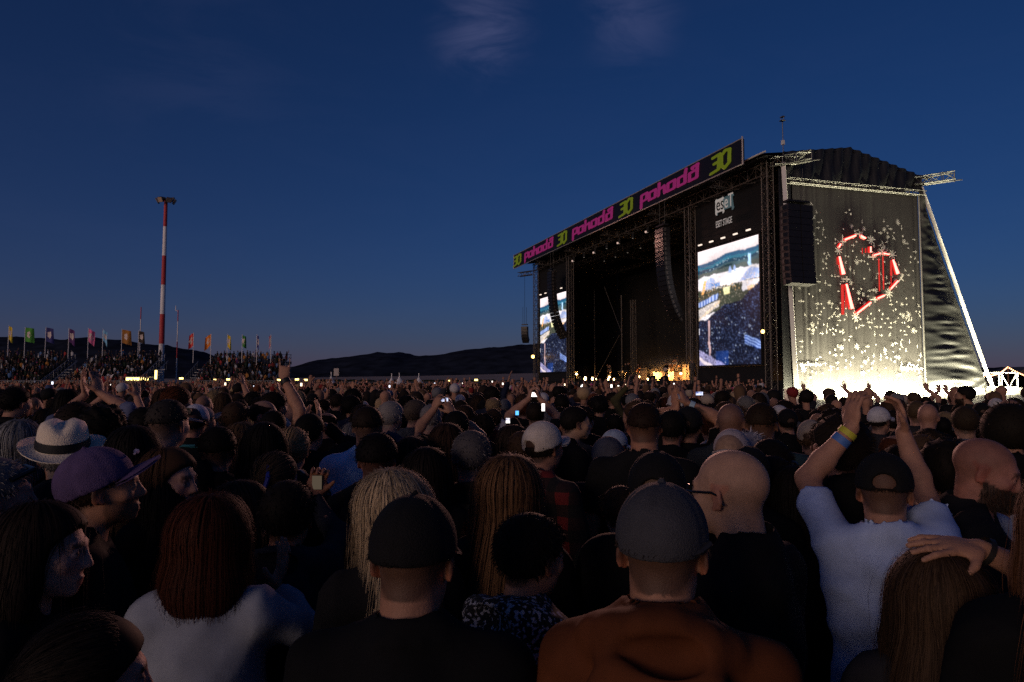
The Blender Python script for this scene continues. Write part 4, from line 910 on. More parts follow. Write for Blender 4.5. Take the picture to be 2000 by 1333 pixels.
FING = {'flat': (.12, .12, .12, .12, .5), 'open': (.25, .2, .2, .28, .8), 'relax': (.55, .6, .65, .7, .5), 'grip': (1.0, 1.05, 1.1, 1.15, .3), 'horn': (.08, 1.7, 1.7, .1, -.2), 'vee': (.08, .08, 1.7, 1.7, -.2), 'fist': (1.6, 1.65, 1.65, 1.6, -.2)}
class P_:  # bag of attributes
    pass
def make_person(sp):
    """returns dict of part name -> (V, Q, colours or None) in the person's own frame (feet at 0, facing +y)"""
    H = sp.get('H', 1.75); s = H / 1.75; bw = sp.get('build', 1.0); hv = sp.get('hv', .006); cv = sp.get('cv', .016); av = sp.get('av', .013)
    r = np.random.default_rng(sp.get('seed', 1)); hs = sp.get('hs', .985) * (s ** .45)
    hy, hp, hr = [radians(a) for a in sp.get('head', (0, 0, 0))]
    R = rotz(-hy) @ rotx(hp) @ roty(hr); lean = sp.get('lean', 0.0)
    HC = np.array([0, .03 + lean, H - .118 * hs]); T = lambda p: HC + R @ (np.asarray(p, float) * hs)
    B = lambda x, y, z: np.array([x * s, y * s + lean * max(0, (z - .9) / .75), z * s])
    sw = .166 * bw
    # arms
    arms = []
    for side, key in ((-1, 'L'), (1, 'R')):
        S = B(side * sw, -.01, 1.425); ua, fa = .285 * s, .255 * s; a = sp.get(key)
        if a is None: wr, pole, d, n, pose, up = B(side * (.25 * bw), .06, .90), (side * .6, -1, 0), (0, .05, -1), (side, 0, 0), 'relax', False
        else:
            wr = np.asarray(a['w'], float); pole = a.get('pole', (side, -.6, -.6)); d = a.get('d', (0, .2, 1)); n = a.get('n', (0, 1, 0)); pose = a.get('pose', 'open'); up = True
            if wr[2] > S[2]: S = S + np.array([-side * .02, 0, .045]) * s
        E, Wr = ik(S, wr, ua, fa, pole); arms.append((side, S, E, Wr, unit(d), unit(n), pose, up))
    lo = np.array([-.36, -.30, -.02]); hi = np.array([.36, .34, H + .05]); fine = [[], [], []]
    hb = (HC - np.array([.125, .145, .155]) * hs, HC + np.array([.125, .15, .135]) * hs)
    for i in range(3): fine[i].append((hb[0][i], hb[1][i], hv))
    for side, S, E, Wr, d, n, pose, up in arms:
        if up:
            hl, hh = np.minimum(Wr, Wr + d * .19) - .06, np.maximum(Wr, Wr + d * .19) + .06
            al, ah = np.minimum(np.minimum(S, E), Wr) - .06, np.maximum(np.maximum(S, E), Wr) + .06
            lo = np.minimum(lo, hl - .02); hi = np.maximum(hi, hh + .02)
            for i in range(3): fine[i].append((hl[i], hh[i], sp.get('fv', min(hv, .007)))); fine[i].append((al[i], ah[i], av))
    g = sp.get('bv', .05); ax = [axis(lo[i], hi[i], g if i < 2 else g * 1.5, fine[i]) for i in range(3)]
    f = Field(*ax); k = .03
    # trunk and legs (under the clothes)
    f.ell(B(0, 0, .95), np.array([.13 * bw, .088, .12]) * s, .05); f.ell(B(0, .005, 1.12), np.array([.11 * bw, .078, .17]) * s, .06); f.ell(B(0, .002, 1.28), np.array([.132 * bw, .085, .16]) * s, .06)
    f.cone(B(-.12 * bw, -.012, 1.415), B(.12 * bw, -.012, 1.415), .034 * s, .034 * s, .05)
    for sd in (-1, 1):
        f.cone(B(sd * .09, 0, .92), B(sd * .10, .02, .50), .085 * s, .055 * s, .03); f.cone(B(sd * .10, .02, .50), B(sd * .105, -.02, .09), .055 * s, .038 * s, .02); f.cone(B(sd * .105, -.03, .05), B(sd * .115, .14, .035), .04 * s, .032 * s, .03)
        f.cone(B(0, -.024, 1.50), B(sd * .12 * bw, -.015, 1.425), .036 * s, .032 * s, .04)
    nk = sp.get('neck', 1.0); f.cone(B(0, -.022, 1.43), T((0, -.028, -.045)), .057 * s * nk, .053 * hs * nk, .03)
    # head
    E_ = lambda c, rad, kk=.02, op='add', RR=None: f.ell(T(c), np.asarray(rad) * hs, kk * hs, R if RR is None else R @ RR, op)
    E_((0, -.018, .032), (.0755, .098, .085), .02); E_((0, .022, -.030), (.060, .070, .074), .03); E_((0, .012, -.062), (.056, .058, .040), .025)
    f.cone(T((0, .060, -.088)), T((0, .066, -.094)), .020 * hs, .018 * hs, .03 * hs)
    if hv < .013:
        for sd in (-1, 1): E_((sd * .042, .055, -.022), (.022, .022, .020), .02)
        E_((0, .078, .024), (.046, .014, .012), .02)
        f.cone(T((0, .086, .014)), T((0, .104, -.028)), .0085 * hs, .0125 * hs, .012 * hs); 
        for sd in (-1, 1): E_((sd * .011, .094, -.032), (.009, .011, .008), .008)
        for sd in (-1, 1): E_((sd * .033, .099, .003), (.019, .014, .012), .012, 'sub')
        for sd in (-1, 1): E_((sd * .032, .0785, .001), (.0135, .0125, .0125), .003)
        E_((0, .086, -.0635), (.022, .011, .0065), .008); E_((0, .084, -.0765), (.019, .011, .007), .008); E_((0, .101, -.0695), (.022, .010, .0022), .004, 'sub')
        for sd in (-1, 1):
            RR = rotz(sd * .42) @ rotx(-.18); E_((sd * .079, -.014, -.006), (.0075, .0195, .033), .006, 'add', RR); E_((sd * .087, -.008, -.002), (.005, .0095, .017), .005, 'sub', RR); E_((sd * .076, -.002, -.032), (.006, .009, .009), .008)
    else:
        f.cone(T((0, .086, .01)), T((0, .100, -.03)), .010 * hs, .014 * hs, .015 * hs)
        for sd in (-1, 1): E_((sd * .079, -.012, -.008), (.011, .02, .032), .008)
    # arms and hands
    for side, S, E, Wr, d, n, pose, up in arms:
        am = sp.get('arm', 1.0) * (1 if (sp.get('top', 'tee') == 'tee' or up) else .75); am = am * (.85 if up and sp.get('top', 'tee') != 'tee' else 1); f.cone(S, E, .052 * s * am, .042 * s * am, .02); f.cone(E, E + (Wr - E) * .35, .042 * s * am, .043 * s * am, .02); f.cone(E + (Wr - E) * .35, Wr, .043 * s * am, .027 * s * am, .02)
        n2 = unit(n - d * (n @ d)); lat = np.cross(d, n2); hsz = s * sp.get('hand', 1.0)
        if not up:
            f.cone(Wr, Wr + d * .14 * hsz, .030 * hsz, .018 * hsz, .02); continue
        RH = np.stack([lat, n2, d], 1); f.ell(Wr + d * .048 * hsz, np.array([.041, .015, .055]) * hsz, .012, RH)
        curls = FING[pose]; thumb_side = -side if sp.get('flip') else -side
        ts = a_ts = sp.get(('ts' + ('L' if side < 0 else 'R')), 1)
        for q in range(4):
            o = (-.030 + .020 * q) * -ts; L0 = (.066, .076, .071, .056)[q] * hsz; base = Wr + d * .090 * hsz + lat * o * hsz; c1 = curls[q]; sprd = (q - 1.5) * .09 * -ts * (1.6 if pose in ('open', 'vee') else .5)
            d1 = unit(d * cos(c1 * .75) + n2 * sin(c1 * .75) + lat * sprd); d2 = unit(d * cos(c1 * 1.9) + n2 * sin(c1 * 1.9) + lat * sprd * .6)
            f.cone(base - d * .01 * hsz, base + d1 * L0 * .52, .0092 * hsz, .0086 * hsz, .004); f.cone(base + d1 * L0 * .52, base + d1 * L0 * .52 + d2 * L0 * .5, .0086 * hsz, .0072 * hsz, .003)
        tb = Wr + d * .022 * hsz + lat * .028 * ts * hsz; td = unit(lat * ts * (.35 + curls[4]) + d * .8 + n2 * .35); td2 = unit(td + d * .5 + n2 * .3)
        f.cone(tb, tb + td * .044 * hsz, .0145 * hsz, .0105 * hsz, .012); f.cone(tb + td * .044 * hsz, tb + td * .044 * hsz + td2 * .032 * hsz, .0105 * hsz, .0085 * hsz, .003)
    V, Q = f.nets(); out = {}
    # skin tints
    Cc = np.ones((len(V), 3)); pl = ((V - HC) @ R) / hs; x, y, z = np.abs(pl[:, 0]), pl[:, 1], pl[:, 2]; inh = (np.linalg.norm(pl - [0, 0, 0], axis=1) < .16) & (z > -.125)
    hc = np.asarray(sp.get('hair_c', (.03, .018, .012))); sk = np.asarray(sp.get('skin', (.50, .30, .215))); dark = np.clip(hc / sk, .05, 1)
    def tint(m, c, wgt=1.0): Cc[m] = Cc[m] * (1 - wgt) + np.asarray(c) * wgt
    if hv < .013:
        tint(inh & (y > .07) & (x < .021 - (z + .0695) ** 2 * 60) & (z < -.060) & (z > -.081), (.88, .62, .60)); tint(inh & (y > .075) & (x > .010 + .0 * z) & (x < .052) & (np.abs(z - .024 + (x - .03) * .1) < .0075), dark, .8)
        em = inh & (y > .079) & (np.abs(x - .032) < .0145) & (np.abs(z - .001) < .0055); tint(em, (.9, 1.1, 1.3)); tint(em & (np.abs(x - .032) < .0058), (.06, .06, .07)); tint(inh & (y > .072) & (np.abs(x - .032) < .017) & (np.abs(z - .0075) < .002), (.3, .25, .25))
        tint(inh & (x > .072) & (np.abs(z + .006) < .04) & (y < .02), (1.08, .82, .78)); tint(inh & (y > .06) & (x > .02) & (x < .055) & (z < -.01) & (z > -.05), (1.05, .88, .86))
    jaw = inh & (z < -.030 - .25 * (y - .02).clip(-.05, .03)) & (y > -.01) & ~((x < .02) & (z > -.058)) | (inh & (y > .085) & (z < -.045) & (z > -.060) & (x < .03))
    if sp.get('beard'): tint(jaw & ((y > .0)), dark, sp['beard'])
    n_ = r.uniform(.8, 1.1, len(V))
    hl = unit((0, -.70, .72)); hlp = (pl - np.array([0, .082, .066])) @ hl
    st = sp.get('hair', 'short'); scalp = inh & (hlp > 0) & (z > -.07)
    if st in ('buzz', 'fade', 'short', 'balding', 'curly'):
        wg = {'buzz': sp.get('buzz', .55), 'fade': .75, 'short': .85, 'balding': .25, 'curly': .9}[st]; ed = np.clip(hlp / .02, 0, 1)
        Cc = np.where(scalp[:, None], Cc * (1 - wg * ed[:, None]) + dark * n_[:, None] * (wg * ed[:, None]), Cc)
    out['body'] = (V, Q, Cc)
    out['_frame'] = (HC, R, hs, T, arms, s, bw, B)
    # hair
    if st not in ('bald', 'buzz'):
        th = sp.get('th', {'short': .013, 'fade': .011, 'balding': .008, 'curly': .030, 'long': .020, 'bob': .024, 'bun': .014, 'tied': .014}[st]); hl_ = sp.get('len', {'bob': .22, 'long': .48}.get(st, .2))
        e = sp.get('hhv', max(.007, hv)); ex = .14; bz = HC[2] - (hl_ + .06 if st in ('long', 'bob') else .17)
        lo_, hi_ = np.array([HC[0] - .15, HC[1] - .31, bz]), np.array([HC[0] + .15, HC[1] + .15, HC[2] + .17])
        fa_ = [axis(lo_[i], hi_[i], e) for i in range(3)]; h = Field(*fa_); Eh = lambda c, rad, kk=.02, op='add': h.ell(T(c), np.asarray(rad) * hs, kk, R, op)
        if sp.get('cap') or sp.get('hat'): th = min(th, .010)
        Eh((0, -.018, .032), (.0755 + th, .098 + th, .085 + th * .9), .0)
        Rn = R @ hl; h.half(T((0, .082, .070 if st != 'fade' else .066)), Rn)
        if st == 'fade': h.half(T((0, -.06, .012)), R @ unit((0, -.12, 1)))
        if st == 'balding':
            h.ell(T((0, .03, .115)), np.array([.062, .115, .06]) * hs, .01, R, 'sub')
        if st in ('short', 'curly', 'balding'):
            for sd in (-1, 1): Eh((sd * .088, .0, -.012), (.022, .024, .036), .006, 'sub')
            h.half(T((0, -.08, -.066)), R @ unit((0, .25, 1)))
        if st == 'curly':
            for q in range(70):
                v_ = unit(r.normal(size=3) * [1, 1, 1]); c_ = np.array([0, -.018, .032]) + v_ * np.array([.092, .112, .102])
                if (c_ - np.array([0, .075, .066])) @ hl > .0 and c_[2] > -.06: Eh(c_, (.02, .02, .02), .008)
        if st in ('bun', 'tied'):
            Eh((0, -.11, .03 if st == 'bun' else -.02), (.04, .035, .05), .012)
            if st == 'tied': h.cone(T((0, -.12, -.02)), T((0, -.13, -.02)) - [0, 0, .14], .028, .018, .01)
        if st in ('long', 'bob'):
            dn = np.array([0, 0, -1.]); top = T((0, -.045, .0)); endz = HC[2] - hl_; yb = HC[1] - (.11 if st == 'bob' else .20)
            h.cone(top, (HC[0], yb + .02, endz + .09), .088 * hs, (.085 if st == 'bob' else .095), .03, sy=.62)
            for sd in (-1, 1):
                a_ = T((sd * .062, -.012, .01)); b_ = T((sd * .080, -.015, -.09)) ; h.cone(a_, b_, .036, .036, .03); h.cone(b_, (b_[0] * 1.0 + (HC[0] - b_[0]) * .05, b_[1] - .045, endz + .07 + r.uniform(0, .05)), .036, .03, .03)
        if sp.get('cap') or sp.get('hat'): h.half(T((0, 0, .030)), R @ unit((0, .14, -1)))
        hV, hQ = h.nets()
        # strands over the surface
        N = sp.get('strands', 500); cols = np.ones((len(hV), 3)) * .68; VV = [hV]; QQ = [hQ]; CC = [cols]; base = len(hV)
        if N and len(hV):
            if st in ('long', 'bob', 'bun', 'tied'):
                loc = ((hV - HC) @ R) / hs; cand = np.where((loc[:, 2] > (.0 if st in ('long', 'bob') else -.05)) & (loc[:, 1] < sp.get('fy', .03)))[0]; P0 = hV[r.choice(cand, N)].astype(float); steps = sp.get('steps', 11) if st in ('long', 'bob') else 4
                stp = (hl_ * .9 + .12) / steps if st in ('long', 'bob') else .02; off = r.uniform(.0, .006, N) + (r.random(N) < .07) * r.uniform(.003, .012, N); stp = (((P0[:, 2] - (HC[2] - hl_ + .02)).clip(.03) * r.uniform(.92, 1.08, N) + .03) / steps)[:, None] if st in ('long', 'bob') else np.full((N, 1), .02); wob = r.normal(size=(N, 3)) * sp.get('wave', .25); crown = T((0, -.04, .12)); pts = [P0]; nrm = []
                part = r.uniform(-1, 1, N)
                for q in range(steps):
                    p = pts[-1]; n0 = h.grad(p); out_ = p - crown; out_[:, 2] = -.01 ; t_ = np.array([0, 0, -1.]) + .9 * np.exp(-((crown[2] - p[:, 2]) / .05).clip(0, 9))[:, None] * out_ / (np.linalg.norm(out_, axis=1)[:, None] + 1e-6)
                    if st in ('bun', 'tied'): t_ = (T((0, -.11, .02)) - p) / .1
                    t_ = t_ - n0 * np.sum(t_ * n0, 1)[:, None] * (h.sample(p) < .03)[:, None]; t_ /= np.linalg.norm(t_, axis=1)[:, None] + 1e-9
                    t_ = t_ + wob * .25 * np.sin(q * .9 + part * 6)[:, None]; p2 = p + t_ * stp * (.30 + 1.40 * q / (steps - 1)); sd_ = h.sample(p2); nn = h.grad(p2); near = sd_ < .025
                    p2 = p2 - nn * (np.where(near, sd_ - off, 0))[:, None]; pts.append(p2); nrm.append(n0)
                nrm.append(nrm[-1]); pts = np.stack(pts, 1); nrm = np.stack(nrm, 1); tan = np.gradient(pts, axis=1); lat_ = np.cross(nrm, tan); lat_ /= np.linalg.norm(lat_, axis=2)[:, :, None] + 1e-9
                wd = r.uniform(.0006, .0016, N) * sp.get('sw', 1.0) ; taper = np.linspace(1, .35, steps + 1); wv = (wd[:, None] * taper)[..., None]
                S2 = np.stack([pts - lat_ * wv, pts + lat_ * wv], 2); K = steps + 1
            else:
                ii = r.integers(0, len(hV), N); P0 = hV[ii].astype(float); n0 = h.grad(P0); crown = T((0, -.05, .12)); away = P0 - crown; away /= np.linalg.norm(away, axis=1)[:, None] + 1e-6
                comb = sp.get('comb', (0, 0, 0)); dr = n0 * (sp.get('stand', .14 if st != 'curly' else .4) + (r.random(N) < .12)[:, None] * .5) + away * .9 - np.array([0, 0, .25]) + R @ np.asarray(comb, float) + r.normal(size=(N, 3)) * sp.get('mess', .38); dr /= np.linalg.norm(dr, axis=1)[:, None]
                L_ = r.uniform(.5, 1.2, N) * sp.get('sl', .016 if st != 'curly' else .022) * (.7 if sp.get('cap') or sp.get('hat') else 1); p1 = P0 + dr * (L_ * .5)[:, None]; dr2 = dr + away * .5 - [0, 0, .25]; dr2 /= np.linalg.norm(dr2, axis=1)[:, None]; p2 = p1 + dr2 * (L_ * .5)[:, None]
                pts = np.stack([P0 - n0 * .003, p1, p2], 1); lat_ = np.cross(dr, r.normal(size=(N, 3))); lat_ /= np.linalg.norm(lat_, axis=1)[:, None] + 1e-9; wv = np.array([1, .8, .2])[None, :, None] * r.uniform(.0006, .0014, N)[:, None, None] * sp.get('sw', 1.0)
                S2 = np.stack([pts - lat_[:, None] * wv, pts + lat_[:, None] * wv], 2); K = 3
            sv = S2.reshape(-1, 3); b0 = base + np.arange(N)[:, None] * (2 * K) + 2 * np.arange(K - 1)[None]; q_ = np.stack([b0, b0 + 1, b0 + 3, b0 + 2], -1).reshape(-1, 4)
            tone = np.repeat(r.uniform(.55, 1.4, N) ** sp.get('tone', 1.0), 2 * K)[:, None] * np.ones(3); VV.append(sv); QQ.append(q_); CC.append(tone)
        out['hair'] = (np.vstack(VV), np.vstack(QQ), np.vstack(CC))
    if sp.get('beard', 0) > .8 and hv < .013:
        ii = np.where(jaw & (y > .0))[0]; N = 900
        if len(ii):
            Nn = vnormals(V, Q); jj = r.choice(ii, N); P0 = V[jj]; dr = Nn[jj] * .6 + (R @ np.array([0, .25, -.8])) + r.normal(size=(N, 3)) * .25; dr /= np.linalg.norm(dr, axis=1)[:, None]; L_ = r.uniform(.010, .022, N)[:, None]; lat_ = np.cross(dr, r.normal(size=(N, 3))); lat_ /= np.linalg.norm(lat_, axis=1)[:, None]
            S2 = np.stack([P0 - lat_ * .0012, P0 + lat_ * .0012, P0 + dr * L_ + lat_ * .0004, P0 + dr * L_ - lat_ * .0004], 1); out['beard'] = (S2.reshape(-1, 3), np.arange(N * 4).reshape(-1, 4), np.repeat(r.uniform(.6, 1.5, N), 4)[:, None] * np.ones(3))
    # clothes
    tp = sp.get('top', 'tee'); fit = sp.get('fit', .014 if tp == 'tee' else .024); lo_ = np.array([-.42, -.33, .72 * s]); hi_ = np.array([.42, .33, 1.62 * s])
    for side, S, E, Wr, d, n, pose, up in arms:
        if up: lo_ = np.minimum(lo_, np.minimum(S, np.minimum(E, Wr)) - .09); hi_ = np.maximum(hi_, np.maximum(S, np.maximum(E, Wr if tp != 'tee' else E)) + .09)
    c = Field(*[axis(lo_[i], hi_[i], cv) for i in range(3)])
    c.ell(B(0, 0, .92), np.array([.150 * bw + fit, .115 + fit, .24]) * s, .06); c.ell(B(0, .005, 1.12), np.array([.142 * bw + fit, .105 + fit, .19]) * s, .07); c.ell(B(0, -.006, 1.29), np.array([.158 * bw + fit, .112 + fit, .17]) * s, .07)
    c.cone(B(-.125 * bw, -.014, 1.415), B(.125 * bw, -.014, 1.415), (.050 + fit * .8) * s, (.050 + fit * .8) * s, .06)
    for sd in (-1, 1): c.cone(B(sd * .035, -.030, 1.500), B(sd * .13 * bw, -.02, 1.440), (.038 + fit * .5) * s * min(nk, 1.1), (.042 + fit * .6) * s, .05)
    c.cone(B(0, -.038, 1.42), B(0, -.034, 1.500), .088 * s * nk, (.064 + fit * .4) * s * nk, .04)
    for side, S, E, Wr, d, n, pose, up in arms:
        if tp == 'tee': add_cone_cap(c, S, S + (E - S) * .68, (.060 + fit * .5) * s * sp.get('arm', 1.0), (.059 + fit * .5) * s * sp.get('arm', 1.0), .035)
        elif tp != 'none':
            c.cone(S, E, (.054 + fit * .5) * s, (.046 + fit * .4) * s, .035); add_cone_cap(c, E, E + (Wr - E) * sp.get('sleeve', .95), (.046 + fit * .4) * s, (.034 + fit * .35) * s, .03)
    if tp == 'hoodie':
        for q in range(9):
            a0, a1 = radians(-120 + q * 26.6), radians(-120 + (q + 1) * 26.6); pt = lambda a: B(.112 * sin(a) * 1.08, -.035 - .082 * cos(a), 1.470 + .050 * cos(a)); c.cone(pt(a0), pt(a1), .036, .036, .022)
        c.ell(B(0, -.155, 1.40), np.array([.135, .036, .095]) * s, .07); c.ell(B(0, -.150, 1.50), np.array([.075, .03, .035]) * s, .02, None, 'sub')
    if tp == 'jacket':
        for q in range(8):
            a0, a1 = radians(-130 + q * 32), radians(-130 + (q + 1) * 32); pt = lambda a: B(.075 * sin(a) * 1.05, -.03 - .066 * cos(a), 1.50 + .012 * cos(a)); c.cone(pt(a0), pt(a1), .020, .020, .012)
    c.cone(B(0, -.018, 1.565), T((0, -.018, -.02)), .058 * s * nk, .066 * hs, .006, 'sub'); c.cone(B(0, .055, 1.50), B(0, .12, 1.56), .045 * s, .05 * s, .01, 'sub')
    if tp == 'tee' and cv < .03:
        for q in range(14):
            a0, a1 = 2 * pi * q / 14, 2 * pi * (q + 1) / 14; pt = lambda a: B(.074 * sin(a) * nk, -.024 - .073 * cos(a) * nk, 1.488 + .022 * cos(a)); c.cone(pt(a0), pt(a1), .012, .012, .012)
    c.half(B(0, 0, .82), (0, 0, 1)); tV, tQ = c.nets()
    tV = wrinkle(tV, vnormals(tV, tQ), sp.get('wr', .006 if tp == 'tee' else .008), sp.get('seed', 1) + 5, sp.get('wf', 12))
    out['top'] = (tV, tQ, None)
    t = Field(axis(-.26, .26, max(cv, .045)), axis(-.2, .24, max(cv, .045)), axis(.02, 1.05 * s, max(cv, .075)))
    t.ell(B(0, 0, .93), np.array([.140 * bw, .108, .11]) * s, .04)
    for sd in (-1, 1): t.cone(B(sd * .09, 0, .90), B(sd * .10, .02, .5), .085 * s, .074 * s, .03); t.cone(B(sd * .10, .02, .5), B(sd * .105, -.02, .10), .078 * s, .066 * s, .02)
    pV, pQ = t.nets(); out['trousers'] = (pV, pQ, None)
    # cap
    cp = sp.get('cap')
    if cp:
        e = max(.006, hv); ca = radians(cp.get('turn', 0)); RC = R @ rotz(-ca) @ rotx(radians(cp.get('tilt', 6))); TC = lambda p: HC + RC @ (np.asarray(p, float) * hs)
        h = Field(*[axis(HC[i] - .165, HC[i] + .165, e) for i in range(3)])
        h.ell(TC((0, -.016, .034)), np.array([.090, .112, .104]) * hs, .0, RC); h.half(TC((0, 0, .012)), RC @ unit((0, -.10, 1)))
        if hv < .012:
            for q in range(3):
                a = q * pi / 3 + pi / 6 * 0; nn = RC @ np.array([cos(a), sin(a), 0]); G = np.meshgrid(*h.ax, indexing='ij', sparse=True); c0 = TC((0, -.016, .034)); dd = np.abs(nn[0] * (G[0] - c0[0]) + nn[1] * (G[1] - c0[1]) + nn[2] * (G[2] - c0[2])); h.F = h.F + (.0022 * np.exp(-(dd / .006) ** 2)).astype(np.float32)
            h.ell(TC((0, -.016, .139)), np.array([.009, .009, .006]) * hs, .004, RC)
        if cp.get('hole', True):
            h.ell(TC((0, -.125, .026)), np.array([.040, .045, .036]) * hs, .004, RC, 'sub'); h.cone(TC((-.045, -.101, .014)), TC((.045, -.101, .014)), .0085 * hs, .0085 * hs, .006)
        cV, cQ = h.nets(); out['cap'] = (cV, cQ, None)
        n1_, n2_ = 15, 8; Pv = np.zeros((n1_, n2_, 3))
        for i in range(n1_):
            for j in range(n2_):
                a = radians(-62 + 124 * i / (n1_ - 1)); q = j / (n2_ - 1); ex_ = cp.get('brim', .075) * (max(cos(a * 1.25), 0) ** .55) * q; rx, ry = .089, .111
                p = np.array([rx * sin(a) * (1 + .10 * q), ry * cos(a) - .016 + ex_, .020 - .9 * (rx * sin(a)) ** 2 / .089 * .28 - cp.get('droop', .22) * ex_ + .012 * cos(a)]); Pv[i, j] = TC(p)
        up_ = RC @ np.array([0, 0, .004]); i_ = np.arange(n1_ * n2_).reshape(n1_, n2_); q1 = np.stack([i_[:-1, :-1], i_[1:, :-1], i_[1:, 1:], i_[:-1, 1:]], -1).reshape(-1, 4); nn = n1_ * n2_
        edge = np.stack([i_[:-1, -1], i_[1:, -1], i_[1:, -1] + nn, i_[:-1, -1] + nn], -1); out['visor'] = (np.vstack([(Pv + up_).reshape(-1, 3), (Pv - up_).reshape(-1, 3)]), np.vstack([q1[:, ::-1], q1 + nn, edge]), None)
    return out

CLOTH_NAME = {'tee': 't_shirt', 'hoodie': 'hoodie', 'jacket': 'jacket', 'none': 'shirt'}
def person_meshes(sp):
    out = make_person(sp); me = {}
    for k, v in out.items():
        if k[0] == '_' or not len(v[1]): continue
        nm = {'body': 'person', 'top': CLOTH_NAME[sp.get('top', 'tee')]}.get(k, k)
        m = {'body': M_skin, 'hair': M_hair, 'beard': M_hair, 'top': sp.get('topmat') or M_cloth, 'trousers': M_trouser, 'cap': sp.get('capmat') or M_capm, 'visor': sp.get('capmat') or M_capm}[k]
        q = fast_mesh(nm, v[0], v[1]); q.materials.append(m)
        if v[2] is not None: set_color(q, v[2])
        me[k] = (nm, q)
    return me, out['_frame']
def rgba(c): return (*c, 1.0)
def place_person(me, sp, loc, rz, label, group, scale=1.0):
    o = link('person', me['body'][1]); o.location = loc; o.rotation_euler = (0, 0, rz); o.scale = (scale,) * 3; o.color = rgba(tuple(q * k_ for k_, q in zip((.78, .70, .66), sp.get('skin', (.50, .30, .215))))); tag(o, label, 'person', group)
    cols = {'hair': sp.get('hair_c', (.03, .018, .012)), 'beard': sp.get('hair_c', (.03, .018, .012)), 'top': sp.get('top_c', (.012, .012, .013)), 'trousers': sp.get('tr_c', (.015, .016, .022))}
    if sp.get('cap'): cols['cap'] = cols['visor'] = sp['cap']['c']
    if sp.get('cap') and 'vc' in sp['cap']: cols['visor'] = sp['cap']['vc']
    ch = {}
    for k in ('hair', 'beard', 'top', 'trousers', 'cap', 'visor'):
        if k in me:
            q = link(me[k][0], me[k][1], parent=(ch['cap'] if k == 'visor' else o)); q.color = rgba(cols[k]); ch[k] = q
    return o, ch
# ------------------------------------------------------------------ the people one can tell apart
BLACK = (.0065, .0065, .0075); NAVY = (.015, .020, .042); CHAR = (.03, .03, .034); GREYC = (.16, .165, .18)
HB = (.010, .008, .007); HDB = (.022, .014, .010); HBR = (.06, .034, .02); HLB = (.13, .075, .04); HGI = (.14, .042, .016); HBL = (.42, .29, .16); HGR = (.22, .21, .21); HWH = (.42, .41, .41)
SK1 = (.50, .30, .215); SK2 = (.44, .25, .17); SK3 = (.56, .36, .27)
GROUP = 'people in the festival crowd'
HEROES = []; OCC = []
def hero(px, py, d, yaw, label, short=None, **sp):
    """someone whose crown shows at photo pixel (px, py), d metres away; yaw 0 = seen from behind, 90 = facing right"""
    P = at_depth(px, py, d); az = atan2(P[0], P[1]); yw = radians(yaw) + az; rz = -yw
    st = sp.get('hair', 'short'); extra = {'bald': 0, 'buzz': .003, 'short': .014, 'fade': .012, 'balding': .004, 'curly': .035, 'long': .020, 'bob': .022, 'bun': .015, 'tied': .015}[st]
    if sp.get('cap'): extra = .022
    extra = sp.pop('extra', extra); H = P[2] - extra
    sp = dict(sp); sp['H'] = H; sp.setdefault('seed', int(px * 7 + py * 3) % 9973)
    q = max(.8, min(d / 1.6, 3.2)); sp.setdefault('hv', .0059 * q); sp.setdefault('hhv', .0068 * q); sp.setdefault('cv', .0115 * q ** .9); sp.setdefault('av', .016 * q); sp.setdefault('fv', .006 * max(1, q * .8)); sp.setdefault('bv', .058)
    sp.setdefault('strands', int((2600 if st not in ('long', 'bob', 'bun', 'tied') else 2400) / q ** 1.9)); sp.setdefault('sw', q ** .8)
    off = rotz(rz) @ np.array([0, .03 + sp.get('lean', 0), 0]); root = np.array([P[0], P[1], 0]) - off; root[2] = 0
    for k in ('L', 'R'):
        a = sp.get(k)
        if a and 'px' in a:
            wp = at_depth(a['px'], a['py'], d + a.get('dd', .2)); a = dict(a); a['w'] = rotz(rz).T @ (wp - root)
            if 'dw' in a: a['d'] = rotz(rz).T @ np.asarray(a['dw'], float)
            if 'nw' in a: a['n'] = rotz(rz).T @ np.asarray(a['nw'], float)
            if 'pw' in a: a['pole'] = rotz(rz).T @ np.asarray(a['pw'], float)
            sp[k] = a
    me, fr = person_meshes(sp); o, ch = place_person(me, sp, root, rz, label, GROUP)
    OCC.append((P[0], P[1], .2)); HEROES.append((px, py, d, short)); return o, ch, fr, sp
def up(px, py, dd=.15, dw=(0, .1, 1), nw=(0, 1, 0), pose='open', pw=(0, -.4, -1)): return dict(px=px, py=py, dd=dd, dw=dw, nw=nw, pose=pose, pw=pw)
def accessory(name, mb, m, o, smooth=False): return mb.build(name, m, o, smooth=smooth)
M_frame = mat('spectacle_frame', (.008, .008, .009), .3); M_wire = mat('spectacle_wire', (.5, .48, .45), .3, .8)
def glasses(o, fr, m=M_frame, r=.0022):
    HC, R, hs, T = fr[:4]; g = MB()
    for sd in (-1, 1):
        pts = [T((sd * (.033 + .023 * cos(a)), .098 - .006 * abs(cos(a)), .002 + .018 * sin(a))) for a in np.linspace(0, 2 * pi, 17)]; g.path(pts, r * 1.0, 5)
        g.path([T((sd * .057, .094, .006)), T((sd * .076, .060, .007)), T((sd * .083, .0, .010)), T((sd * .084, -.018, .004)), T((sd * .081, -.034, -.022))], r * 1.15, 5)
    g.path([T((-.011, .101, .006)), T((0, .105, .010)), T((.011, .101, .006))], r, 5); return accessory('glasses', g, m, o)
